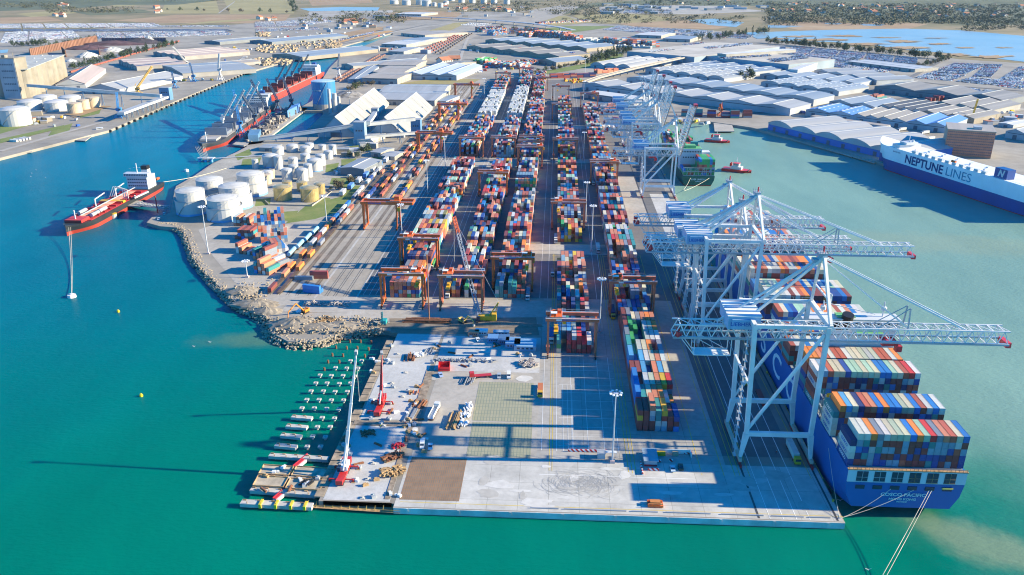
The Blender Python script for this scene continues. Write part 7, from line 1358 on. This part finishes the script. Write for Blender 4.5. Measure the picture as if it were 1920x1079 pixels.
# pale rail cars and tank wagons beside the tank farm
for k in range(8):
    q = Vector(G(643, 366)).lerp(Vector(G(735, 296)), k/7); c = thing('wagon_loading_rack', 'white and blue loading rack wagon beside the tank farm', 'wagon', (q.x, q.y, 3.1), 0, 'pale wagons beside the tank farm'); obj('body', M().box(-1.8, 1.8, -6.5, 6.5, .9, 4.6), RBL if k % 2 else RWW, c); obj('frame', M().box(-1.5, 1.5, -7, 7, .4, .9), BED, c)
for k in range(4): c = thing('tank_wagon', 'pale blue tank wagon on the siding below the green bank', 'tank wagon', (-190.5 + k*.9, 548 + k*17, 3.1), 0, 'blue tank wagons on the siding'); obj('barrel', M().tube((0, -7, 2.6), (0, 7, 2.6), 1.5, 14), mat('tank_wagon_blue', (.25, .45, .56), .4), c); obj('frame', M().box(-1.2, 1.2, -7.4, 7.4, .5, 1.1), BED, c)
# timber yard
tm = M()
for k in range(420):
    q = None
    px, py = random.choice([(U(480, 505), U(62, 70)), (U(560, 640), U(64, 92)), (U(478, 545), U(110, 124)), (U(610, 640), U(84, 92)), (U(480, 560), U(84, 100))]); x, y = G(px, py); tm.cbox(x, y, 3.1, U(3, 7), U(5, 12), U(1.5, 4), U(-.5, .1))
stuff('timber_stacks', tm, mat('stacked_lumber', (.34, .26, .165), .85, var=.35, scale=.03), 'rows of yellow stacked lumber in the timber yard along the channel', 'timber')
# trees
LEAF = [mat('leaf_dark', (.028, .055, .022), .8, var=.45, scale=.35), mat('leaf_mid', (.05, .075, .028), .8, var=.45, scale=.35), mat('leaf_bare', (.10, .085, .055), .9, var=.35, scale=.4)]; BARK = mat('bark', (.09, .07, .05), .9)
def crown(h, w, n, seed, conif=False):
    r = random.Random(seed); m = M(); cl = [(r.gauss(0, w*.3), r.gauss(0, w*.3), h*r.uniform(.35, .95), w*r.uniform(.22, .42)) for _ in range(11)]
    if conif: cl = [(r.gauss(0, w*.10), r.gauss(0, w*.10), h*(.15 + .8*k/12), w*.5*(1.05 - k/12)) for k in range(12)]
    for k in range(n):
        x, y, z, q = r.choice(cl); v = Vector((r.gauss(0, 1), r.gauss(0, 1), r.gauss(0, .8))).normalized()*q*r.uniform(.6, 1.1); c = Vector((x, y, z)) + v; s = r.uniform(.35, .8)*w/7; a = Vector((r.uniform(-1, 1), r.uniform(-1, 1), r.uniform(-1, 1))).normalized()*s; b_ = a.cross(v).normalized()*s
        m.add([c - a - b_*.6, c + a - b_*.6, c + b_], [(0, 1, 2)])
    return m
TR = []
for k, (h, w, cf, lf) in enumerate([(9, 7, 0, 0), (11, 7.5, 0, 1), (13, 5, 1, 0), (8, 8, 0, 2), (7, 6, 0, 1)]):
    t = thing('conifer_tree' if cf else 'leafy_tree', 'x', 'tree'); tr = M().tube((0, 0, 0), (0, 0, h*.6), .3, 7, .12)
    for j in range(4): a = 1.57*j + .3; tr.tube((0, 0, h*(.3 + .06*j)), (math.cos(a)*w*.28, math.sin(a)*w*.28, h*(.52 + .07*j)), .13, 5, .05)
    obj('trunk', tr, BARK, t); obj('crown', crown(h, w, 300, 40 + k, cf), LEAF[lf], t); TR.append(t)
used_t = [0]*5
def trees(p0, p1, n, sp, kinds, lab, grp, s0=.8, s1=1.3, z=3.05):
    a, b_ = Vector(G(*p0)), Vector(G(*p1))
    for k in range(n):
        q = a.lerp(b_, (k + rnd())/n) + Vector((U(-sp, sp), U(-sp, sp))); i = random.choice(kinds)
        if not used_t[i]: o = TR[i]; used_t[i] = 1; o['label'] = lab; o['group'] = grp; KIDS[o.name] = [(c, list(c.children)) for c in o.children]; o.location = (q.x, q.y, z)
        else: o = dup(TR[i], (q.x, q.y, z), U(0, 6), lab, grp)
        s = U(s0, s1); o.scale = (s, s, s*U(.9, 1.2))
trees((130, 132), (330, 84), 46, 9, [0, 0, 1, 2], 'dark green tree in the belt between the ore yard and the red wagons', 'tree belt beside the ore yard', 1., 1.6)
trees((62, 100), (180, 76), 26, 14, [0, 1], 'dark tree behind the orange ore yard wall', 'trees behind the orange wall', 1, 1.6); trees((30, 88), (80, 86), 12, 16, [0, 1], 'dark tree left of the orange ore yard wall', 'trees left of the orange wall', 1, 1.7)
trees((1098, 122), (1178, 98), 40, 14, [0, 1, 2, 2], 'tree in the tall belt before the car deck wall', 'tree belt before the car deck', 1.1, 1.9); trees((1000, 140), (1100, 118), 24, 6, [3, 1, 4], 'low tree on the green verge behind the yard', 'trees on the green verge', .6, 1)
trees((1318, 78), (1440, 60), 30, 20, [0, 2, 1], 'tree on the dyke between car parks and lagoon', 'trees on the lagoon dyke', 1.2, 2); trees((1440, 82), (1765, 112), 60, 12, [0, 1, 0], 'tree on the dyke between car parks and lagoon', 'trees on the lagoon dyke', 1.1, 1.9); trees((1725, 128), (1780, 112), 14, 6, [1, 3], 'tree along the road beside the parked cars', 'trees beside the parked cars', .8, 1.2)
trees((1392, 152), (1404, 146), 5, 9, [0], 'dark tree between the two rows of arched halls', 'trees between the arched halls', 1.4, 2); trees((620, 362), (660, 340), 6, 6, [4, 3], 'small tree near the tank farm shelter', 'small trees in the tank farm', .5, .8); trees((660, 296), (700, 280), 6, 8, [4, 1], 'small tree behind the tank farm', 'small trees behind the tank farm', .6, .9); trees((650, 172), (690, 162), 8, 10, [3, 1], 'bare tree beside the scrap heap', 'trees beside the scrap heap', .8, 1.2); trees((752, 222), (770, 218), 3, 4, [2], 'small conifer by the transfer tower', 'conifers by the transfer tower', .5, .7)
for a in [((300, 20), (560, 26), 10), ((920, 60), (1000, 58), 6), ((640, 48), (760, 34), 12), ((545, 4), (556, 25), 16), ((1210, 12), (1240, 6), 8)]: trees(a[0], a[1], a[2], 16, [3, 0, 1], 'scattered tree on the plain behind the port', 'scattered trees on the plain', 1.2, 2.2)
rg = random.Random(9); wd = M()
def tuft(x, y, z, s):
    for _ in range(9):
        c = Vector((x + rg.gauss(0, s*.5), y + rg.gauss(0, s*.5), z + rg.uniform(.15, 1)*s)); a = Vector((rg.uniform(-1, 1), rg.uniform(-1, 1), rg.uniform(-.6, .6)))*s*.42; b_ = Vector((rg.uniform(-1, 1), rg.uniform(-1, 1), rg.uniform(.2, 1)))*s*.42; wd.add([c - a, c + a, c + b_], [(0, 1, 2)])
for (x0, x1, y0, y1, n, pt) in [(1440, 1920, 22, 46, 1500, .5), (1440, 1920, 2, 24, 1400, .6), (0, 130, -6, 16, 500, .5), (130, 330, -4, 5, 260, .5), (90, 250, 16, 26, 160, .3), (860, 1010, 4, 24, 240, .4), (1020, 1260, 0, 30, 420, .4), (1260, 1460, 0, 12, 260, .4), (640, 760, 24, 44, 160, .3), (1060, 1400, 30, 46, 200, .3), (1800, 1980, 44, 60, 160, .4), (1440, 1700, 40, 50, 90, .3), (560, 700, 30, 44, 70, .3)]:
    for k in range(int(n / 1.9)):
        px, py = rg.uniform(x0, x1), rg.uniform(y0, y1)
        for j in range(3): x, y = G(px + rg.gauss(0, 6), py + rg.gauss(0, .5)); tuft(x, y, 3, rg.uniform(5, 12))
stuff('woodland', wd, mat('woodland_leaf', (.055, .075, .035), .9, var=.4, scale=.01, col2=(.13, .12, .065)), 'dark scrub and woods scattered over the plain and far slopes', 'woodland')
# houses
RTILE = mat('terracotta_tiles', (.42, .17, .09), .8); HW_ = mat('house_plaster', (.5, .47, .42), .8)
hs = thing('house', 'small pale house with an orange tiled roof on the far slopes', 'house', (0, 0, 0)); obj('wall', M().loft([[(-6, y, 0), (-6, y, 6), (0, y, 9), (6, y, 6), (6, y, 0)][::-1] for y in (7.5, -7.5)]), HW_, hs); obj('roof', M().loft([[(-6.8, y, 5.7), (0, y, 9.1), (6.8, y, 5.7), (6.8, y, 6.3), (0, y, 9.8), (-6.8, y, 6.3)] for y in (8.2, -8.2)]), RTILE, hs); o = M()
for sx_ in (-1, 1):
    for y in (-4, 0, 4):
        for z in (1.2, 3.9): o.box(sx_*6 - .06, sx_*6 + .06, y - .6, y + .6, z, z + 1.3)
obj('window', o, GLASS, hs); KIDS[hs.name] = [(c, []) for c in hs.children]; fst = True
for (x0, x1, y0, y1, n) in [(1470, 1920, 3, 14, 34), (1440, 1700, 14, 28, 26), (1640, 1920, 14, 36, 24), (100, 130, 6, 14, 6), (100, 125, 30, 34, 3), (270, 300, 15, 28, 5), (640, 700, 40, 48, 8), (820, 1000, 10, 24, 14), (1240, 1440, 0, 10, 10), (440, 520, 36, 40, 4), (826, 852, 116, 122, 3)]:
    for k in range(n):
        x, y = G(U(x0, x1), U(y0, y1)); o = hs if fst else dup(hs, (0, 0, 0), U(0, 3), 'small pale house with an orange tiled roof on the far slopes'); fst = False
        o['group'] = 'houses on the far slopes'; o.location = (x, y, 3.1); s = U(.9, 1.7); o.scale = (s, s, s)
# parked cars
CARC = [(.62, .62, .63)]*6 + [(.35, .37, .40)]*3 + [(.05, .055, .07)]*4 + [(.04, .09, .25)]*3 + [(.10, .22, .42)]*2 + [(.4, .03, .03)] + [(.2, .22, .24)]*2
cm = M().loft([[(x, y, z) for y, z in ((-2.1, .3), (-2.1, .8), (-1.0, .95), (-.5, 1.45), (1.2, 1.45), (1.9, .95), (2.1, .85), (2.1, .3))] for x in (-.9, .9)])
for y in (-1.35, 1.35):
    for x in (-.82, .82): cm.tube((x - .1, y, .32), (x + .1, y, .32), .32, 7)
_c = obj('car', cm, CPT); CARM = _c.data; bpy.data.objects.remove(_c)
CARS = M(); ncar = [0]
def lot(px, fill, own=0, z=3.1, lane=4, colours=CARC, pitch=(2.6, 5.6), lab='', grp='', cs_=1.):
    a, b_, c = (Vector(G(*p, z)) for p in px[:3]); u = b_ - a; v = c - a; Lu, Lv = u.length, v.length; r = math.atan2(v.y, v.x) - math.pi/2; nu, nv_ = int(Lu/pitch[0]/cs_), int(Lv/pitch[1]/cs_)
    for j in range(nv_):
        if lane and j % lane == lane - 1: continue
        run = random.choice(colours)
        for i in range(nu):
            if rnd() > fill or i % 30 > 27: continue
            if rnd() < .12: run = random.choice(colours)
            p = a + u*(i + .5)/nu + v*(j + .5)/nv_; col = run if rnd() < .6 else random.choice(colours)
            if own and ncar[0] < 280 and rnd() < own:
                o = bpy.data.objects.new('parked_car', CARM); COL.objects.link(o); o.location = (p.x, p.y, z); o.rotation_euler = (0, 0, r + (math.pi if rnd() < .5 else 0)); o.color = (*jit(col), 1); o.scale = (cs_,)*3; tag(o, lab, 'car', grp); ncar[0] += 1
            else:
                CARS.cc = jit(col); s = cs_; CARS.cbox(p.x, p.y, z, 1.8*s, 4.3*s, .85*s, r); CARS.cbox(p.x, p.y, z + .85*s, 1.6*s, 2.1*s, .55*s, r)
OWNL = 'small parked car in the open ranks nearest the dark gabled hall'; OWNG = 'parked cars nearest the dark gabled hall'
lot([(1792, 167), (1902, 180), (1800, 164)], .8, 1, lab=OWNL, grp=OWNG, lane=0); lot([(1792, 154), (1852, 160), (1822, 146)], .92, .9, lab=OWNL, grp=OWNG); lot([(1714, 147), (1784, 153), (1744, 137)], .92, .35, lab=OWNL, grp=OWNG)
lot([(1744, 137), (1812, 140), (1790, 119)], .92); lot([(1822, 145), (1858, 146), (1850, 121)], .85); lot([(1856, 160), (1896, 164), (1912, 126)], .9); lot([(1872, 163), (1915, 168), (1900, 152)], .8); lot([(1440, 108), (1590, 126), (1475, 95)], .8, lane=5); lot([(1475, 96), (1720, 122), (1490, 87)], .9, lane=5); lot([(1440, 98), (1475, 100), (1440, 87)], .85); lot([(1560, 126), (1660, 137), (1580, 121)], .8, lane=3); lot([(1640, 128), (1710, 135), (1655, 120)], .7); lot([(1130, 57), (1320, 69), (1160, 49)], .85, lane=4, colours=[(.62, .62, .63)]*5 + CARC); lot([(1320, 69), (1400, 74), (1340, 62)], .7)
lot([(1330, 93), (1412, 84), (1318, 90)], .85, z=20.6, lane=3); lot([(1285, 86), (1322, 82), (1278, 84)], .7, z=20.6, lane=0); lot([(1225, 99), (1268, 94), (1215, 97)], .5, z=20.6, lane=0); lot([(1352, 112), (1448, 106), (1345, 108)], .7, z=19.7, lane=3); lot([(1448, 118), (1516, 110), (1440, 112)], .6, z=19.7, lane=3)
DKC = [(.05, .055, .08)]*3 + [(.04, .07, .2)]*2 + [(.3, .32, .36)]
lot([(0, 60), (440, 60), (0, 56)], .95, colours=DKC, lane=0); lot([(0, 54), (310, 52), (0, 46)], .9, lane=5, colours=CARC + [(.62, .62, .63)]*4); lot([(300, 52), (430, 51), (300, 49)], .8); lot([(0, 82), (90, 76), (10, 62)], .75, lane=5, colours=[(.62, .62, .63)]*6 + CARC); lot([(90, 76), (150, 70), (80, 62)], .7, colours=[(.62, .62, .63)]*6 + CARC); lot([(185, 74), (440, 66), (180, 63)], .85, lane=4); lot([(478, 52), (560, 50), (478, 42)], .85, colours=[(.62, .62, .63)]*6 + CARC); lot([(560, 48), (625, 42), (545, 40)], .85, colours=[(.62, .62, .63)]*6 + CARC); lot([(480, 60), (600, 57), (480, 55)], .7); lot([(1120, 24), (1260, 26), (1130, 18)], .5, lane=3, colours=[(.62, .62, .63)]*6 + CARC, cs_=1.6); lot([(860, 48), (905, 50), (880, 44)], .8, colours=[(.62, .62, .63)], pitch=(3.6, 14), cs_=1.3); lot([(640, 77), (705, 62), (634, 75)], .5, lane=0); lot([(1060, 100), (1110, 112), (1050, 98)], .3)
CARS.cc = None
tag(obj('parked_cars', CARS, objpaint('car_mass_paint', .35, .1, attr=True)), 'thousands of tiny cars parked in ranks over the far car parks and decks', 'cars', kind='stuff')
# lorries by the quay shed
for k, (px, py, lab) in enumerate([(1662, 243, 'white trailer lorry behind the first quay shed vaults'), (1692, 246, 'white trailer lorry, second behind the quay shed'), (1712, 259, 'pair partner lorry with a red cab near the brick office'), (1735, 252, 'white lorry backed towards the blue roofed hall'), (1745, 263, 'white trailer nearest the brick office'), (1600, 231, 'white lorry under the long low canopy'), (1622, 234, 'white box lorry at the end of the long low canopy')]): truck(at(px, py), -1.0, lab, (.6, .6, .6), 'white', 13, (.5, .5, .5))
tk_ = thing('tower_crane', 'small yellow crane mast beside the brown saw toothed hall', 'crane', at(1822, 227)); obj('mast', M().truss((0, 0, 0), (6, 6, 28), 1.4, 1.4, 10, .3), YELLOW, tk_); obj('foot', M().cbox(0, 0, 0, 3, 3, .6), YELLOW, tk_)
# the small yard of yellow machines behind the gantries
for k in range(26):
    px, py = U(1060, 1095), U(150, 157); o = obj('stored_machine', M().cbox(0, 0, 0, 3, 5, 1.6).cbox(.3, 1, 1.6, 2, 2.4, 1.4), random.choice([YELLOW, YELLOW, mat('machine_green', (.05, .3, .12)), REDP])); o.location = at(px, py); o.rotation_euler = (0, 0, U(0, 3)); tag(o, 'small yellow, green or red machine stored behind the far gantries', 'machine', 'stored machines behind the gantries')
# loose plant and cars along the left bank, the depots and the middle yards
PL = [((170, 330), (165, 210), 0)]
def clutter(x0, x1, y0, y1, n, lab, grp, cols, name='parked_lorry', sz=(2.5, 8, 3)):
    me = {}
    for k in range(n):
        px, py = U(x0, x1), U(y0, y1); col = random.choice(cols)
        if 'm' not in me: o = obj(name, M().cbox(0, 0, .9, sz[0], sz[1]*.74, sz[2]).cbox(0, -sz[1]*.43, .5, sz[0]*.95, sz[1]*.16, sz[2]*.8).cbox(0, 0, .4, sz[0]*.6, sz[1], .5), CPT); me['m'] = o.data
        else: o = bpy.data.objects.new(name, me['m']); COL.objects.link(o)
        o.location = at(px, py); o.rotation_euler = (0, 0, U(0, 3.14)); o.color = (*jit(col), 1); tag(o, lab, 'lorry', grp)
CC = [(.62, .62, .62)]*4 + [(.5, .03, .03), (.04, .12, .4), (.6, .38, .03), (.3, .32, .34)]
clutter(420, 470, 88, 118, 16, 'lorry or trailer parked on the left quay by the low tan shed', 'lorries on the left quay', CC); clutter(20, 150, 222, 240, 16, 'small lorry parked on the west bank before the tanks', 'lorries on the west bank', CC, sz=(2.4, 6, 2.4)); clutter(330, 420, 136, 156, 12, 'lorry parked behind the left quay cranes', 'lorries behind the left quay cranes', CC); clutter(715, 770, 80, 100, 20, 'white lorry parked among the low halls by the canal', 'lorries by the canal halls', CC); clutter(870, 960, 128, 140, 18, 'lorry parked behind the farthest gantries', 'lorries behind the farthest gantries', CC); clutter(880, 1000, 82, 100, 22, 'lorry between the far container depots', 'lorries between the far depots', CC); clutter(1120, 1180, 205, 250, 18, 'lorry or trailer on the sunlit apron left of the raised cranes', 'lorries left of the raised cranes', CC + [(.04, .10, .35)]*3, sz=(2.5, 12, 2.6)); clutter(1400, 1640, 205, 216, 10, 'lorry on the road behind the grey gabled halls', 'lorries behind the grey halls', CC); clutter(1850, 1915, 205, 232, 16, 'lorry on the open yard at the right edge', 'lorries on the right yard', CC); clutter(1250, 1330, 226, 236, 10, 'lorry on the quay at the head of the eastern basin', 'lorries at the basin head', CC); clutter(615, 700, 318, 350, 8, 'small white lorry beside the tank farm shelter', 'lorries beside the tank farm shelter', CC, sz=(2.2, 5, 2.2)); clutter(480, 720, 62, 76, 24, 'lorry on the road along the canal', 'lorries on the canal road', CC)
# ================================================================ SEA: buoys, ropes, gulls
def buoy(px, py, lab, material, r=1.2, h=1.6):
    c = thing('mooring_buoy' if r > 2 else 'marker_buoy', lab, 'buoy', (*G(px, py, 0), 0)); obj('float', M().cyl(0, 0, -.6, r, h, 14, r*.9), material, c); obj('top', M().cyl(0, 0, h - .6, r*.5, .7, 10, r*.3), SWHITE if r > 2 else material, c)
BY = mat('buoy_yellow', (.70, .52, .02), .45); buoy(222, 586, 'yellow marker buoy farther out', BY, .9); buoy(265, 744, 'yellow marker buoy nearest the camera', BY, .9); buoy(135, 558, 'white and pink mooring buoy holding the tanker lines', mat('buoy_pale', (.66, .60, .58)), 2.8, 2.4); buoy(350, 322, 'white mooring buoy off the tank farm', mat('buoy_pale', (.66, .60, .58)), 2.4, 2.4)
for px, py in [(1220, 0)]: pass
ROPE = mat('mooring_rope', (.62, .58, .45), .8)
def rope(p, q, lab, r=.09, sag=1.2): return tag(obj('mooring_rope', M().rope(p, q, r, sag), ROPE), lab, 'rope')
cor = Vector((110.8, 259, 3.6)); sy = SY - .4
rope((SXC - 5, sy, 12.8), cor, 'pale mooring rope from the ship stern to the pier corner, upper one'); rope((SXC + 3.5, sy, 12.6), cor + Vector((.5, .4, 0)), 'pale mooring rope from mid stern to the pier corner, lower one'); rope((SXC + 9.2, sy, 12.8), P(1652, 1085, 1.5), 'left one of two long ropes running down out of view from the stern', .09, .5); rope((SXC + 10.2, sy, 12.8), P(1660, 1085, 1.5), 'right one of two long ropes running down out of view from the stern', .09, .5); rope((113.2, 288, 16), cor + Vector((-.4, .6, 0)), 'steep mooring rope along the ship side near the corner')
b0 = Vector((*G(135, 558, 0), 1.6)); rope((-383, 592, 7), b0, 'left anchor line from the tanker bow to the mooring buoy', .11, 3); rope((-382, 593, 7), b0 + Vector((.3, 0, 0)), 'right anchor line from the tanker bow to the mooring buoy', .11, 3); rope((-380, 736, 7), (*G(425, 318), 4), 'long mooring line from the tanker stern to the tank farm shore', .2, 2)
rope((132, 779, 8), (*G(1282, 358), 3.6), 'upper stern line of the green ship', .16, 1); rope((150, 779, 8), (*G(1283, 360), 3.6), 'lower stern line of the green ship', .16, 1)
for k in range(7): rope(P(366 + k*3, 276, 8), P(380 + k*2, 300, 5), ['first', 'second', 'third', 'fourth', 'fifth', 'sixth', 'seventh'][k] + ' bow line of the grey bulk carrier counted from the left', .14, .5)
bl = None
for k in range(14):
    y = 275 + k*33 + 4; o = obj('quay_fender', M().tube((0, -1.1, 1.4), (0, 1.1, 1.4), .9, 12).tube((0, -1.2, 1.4), (0, 1.2, 1.4), .45, 8), DARK) if bl is None else bl.copy()
    if bl is not None: COL.objects.link(o)
    bl = bl or o; o.location = (112.6, y, 0); tag(o, 'round black rubber fender hung on the container quay edge', 'fender', 'fenders along the container quay')
fb = None
for k in range(32):
    t0 = k/31; x, y = Vector(G(206, 246, 2)).lerp(Vector(G(456, 140, 2)), t0); o = obj('quay_fender', M().box(-1.6, 1.6, -1.2, 1.2, .3, 2.8).tube((-1.4, 0, 3), (1.4, 0, 3), .5, 8), DARK) if fb is None else fb.copy()
    if fb is not None: COL.objects.link(o)
    fb = fb or o; o.location = (x + 1.2, y - 1.4, 0); tag(o, 'dark fender block along the left channel quay', 'fender', 'fenders along the left quay')
bo_ = None
for k in range(22):
    y = 270 + k*27; o = obj('bollard', M().cyl(0, 0, 0, .35, .6, 10).cyl(0, 0, .6, .55, .3, 10), YMARK) if bo_ is None else bo_.copy()
    if bo_ is not None: COL.objects.link(o)
    bo_ = bo_ or o; o.location = (111.2, y, 3.05); tag(o, 'yellow bollard on the edge of the container quay', 'bollard', 'bollards along the container quay')
for px, py in [(364, 651), (394, 643), (1806, 842), (1628, 1070), (1255, 300), (58, 332), (86, 334), (60, 326), (68, 320), (244, 318), (258, 325), (1575, 940)]:
    x, y = G(px, py, .2); o = obj('seagull', M().loft([[(0, -.35, 0)]*3 + [(0, -.35, .01)], [(-.12, -.1, 0), (.12, -.1, 0), (.1, -.1, .2), (-.1, -.1, .2)], [(-.14, .15, 0), (.14, .15, 0), (.1, .15, .18), (-.1, .15, .18)], [(0, .5, .05)]*4]).add([(-.1, -.05, .15), (-.9, .1, .35), (-.85, .3, .34), (-.1, .2, .15)], [(0, 1, 2, 3)]).add([(.1, -.05, .15), (.9, .1, .35), (.85, .3, .34), (.1, .2, .15)], [(3, 2, 1, 0)]), SWHITE); o.location = (x, y, .3); o.scale = (1.2, 1.2, 1.2); tag(o, 'white seagull resting on the water', 'seagull', 'seagulls on the water')
# more small buildings, roads and verges so the hinterland reads as a working port
for k, (x0, x1, y0, y1, n, grp, lab) in enumerate([(560, 740, 44, 62, 26, 'low buildings along the canal road', 'low pale building along the canal road'), (700, 800, 76, 104, 16, 'huts among the tan halls', 'small hut among the tan halls'), (800, 1000, 14, 34, 22, 'buildings below the distant oil depot', 'small building below the distant oil depot'), (0, 120, 212, 236, 8, 'huts on the west bank', 'small hut beside the west bank tanks'), (1240, 1340, 60, 74, 8, 'huts by the lagoon dyke', 'small hut by the lagoon dyke'), (1180, 1250, 205, 240, 6, 'huts on the sunlit apron', 'small hut on the sunlit apron'), (620, 700, 276, 300, 6, 'huts behind the tank cluster', 'small white hut behind the tank cluster'), (1840, 1920, 216, 238, 8, 'huts on the right edge yard', 'small hut on the right edge yard')]):
    for j in range(n):
        x, y = G(U(x0, x1), U(y0, y1)); s = 1 if y0 > 150 else 1.6; a, b_, h = U(6, 16)*s, U(5, 10)*s, U(3, 6)*s; t = thing('hut', lab, 'hut', (x, y, 3.2), U(-.5, .5), grp); obj('wall', M().cbox(0, 0, 0, a, b_, h), random.choice([WW, WG, WT, RB_]), t); obj('roof', M().cbox(0, 0, h, a + .6, b_ + .6, .4), random.choice([RWW, RW, RG, RBR, RTILE, RBL]), t)
for k, px in enumerate([[(1000, 138), (1100, 120), (1165, 100), (1170, 106), (1100, 128), (1010, 143)], [(745, 158), (880, 160), (900, 150), (820, 148)], [(620, 74), (700, 62), (740, 50), (700, 52), (640, 64)], [(960, 62), (1060, 64), (1160, 50), (1060, 50)], [(330, 48), (470, 40), (520, 34), (400, 40)], [(120, 215), (190, 200), (210, 200), (140, 222)], [(0, 262), (120, 236), (122, 240), (0, 270)], [(800, 60), (850, 44), (880, 42), (840, 60)]]):
    region('verge_ground', px, [GRASS, OLIVE, BROWN][k % 3], 3.2)
for k, px in enumerate([[(420, 90), (470, 88), (450, 120), (400, 140), (330, 160)], [(560, 100), (630, 84), (700, 66)], [(0, 285), (120, 250), (200, 228), (330, 180)], [(870, 112), (960, 116), (1080, 150)], [(880, 66), (870, 90), (860, 120)], [(1200, 210), (1400, 214), (1500, 208), (1640, 190), (1740, 182)], [(1730, 240), (1800, 226), (1880, 214), (1920, 205)], [(1640, 160), (1700, 150), (1760, 118)], [(700, 190), (640, 200), (620, 218)], [(1700, 152), (1800, 163), (1920, 172)], [(640, 408), (700, 330), (745, 286)]]):
    road(px, (9, 8, 7, 8, 8, 10, 10, 9, 7, 9, 5)[k], ASPH if k % 2 else TANC, 3.30 + k*.01)
# small building materials scattered over the new slabs
dm = [obj('building_material', q, mm_2) for q, mm_2 in ((M().cbox(0, 0, 0, 1.2, 2.4, .8).cbox(.2, .3, .8, .8, 1.2, .4), WOOD), (M().cbox(0, 0, 0, .5, 4.5, .35).cbox(.6, .2, 0, .5, 4, .35).cbox(.3, 0, .35, .5, 4.2, .3), RUSTY), (M().cbox(0, 0, 0, 2, 1.6, 1.1).cyl(.2, 0, 1.1, .4, .5, 8), GREYP), (M().cbox(0, 0, 0, 1.6, 1.2, 1).cbox(1.5, .4, 0, 1, 1, .7), WBAG))]
for k in range(96):
    px, py = [(U(690, 770), U(650, 800)), (U(640, 760), U(812, 935)), (U(760, 800), U(700, 850)), (U(810, 1000), U(628, 690)), (U(480, 620), U(876, 920))][min(4, int(rnd()*4.4))]
    src = random.choice(dm)
    if 'label' not in src: o = src
    else: o = src.copy(); COL.objects.link(o)
    o.location = at(px, py, 3.09 if px > 625 else 2.75); o.rotation_euler = (0, 0, U(0, 3.14)); tag(o, 'small item of building material lying on the new slabs', 'material', 'small building materials on the new slabs')
for o in dm:
    if 'label' not in o: o.location = at(720, 700); tag(o, 'small item of building material lying on the new slabs', 'material', 'small building materials on the new slabs')
# ================================================================ HAZE
hz = M().box(-9500, 12500, -700, 14500, -4, 260)
m, t, b = nodes('air'); t.nodes.remove(b); vol = t.nodes.new("ShaderNodeVolumePrincipled"); vol.inputs['Color'].default_value = (.5, .72, 1, 1); vol.inputs['Density'].default_value = 0.000014; vol.inputs['Anisotropy'].default_value = .2
t.links.new(vol.outputs[0], t.nodes['Material Output'].inputs['Volume'])
tag(obj('haze', hz, m), kind='stuff')
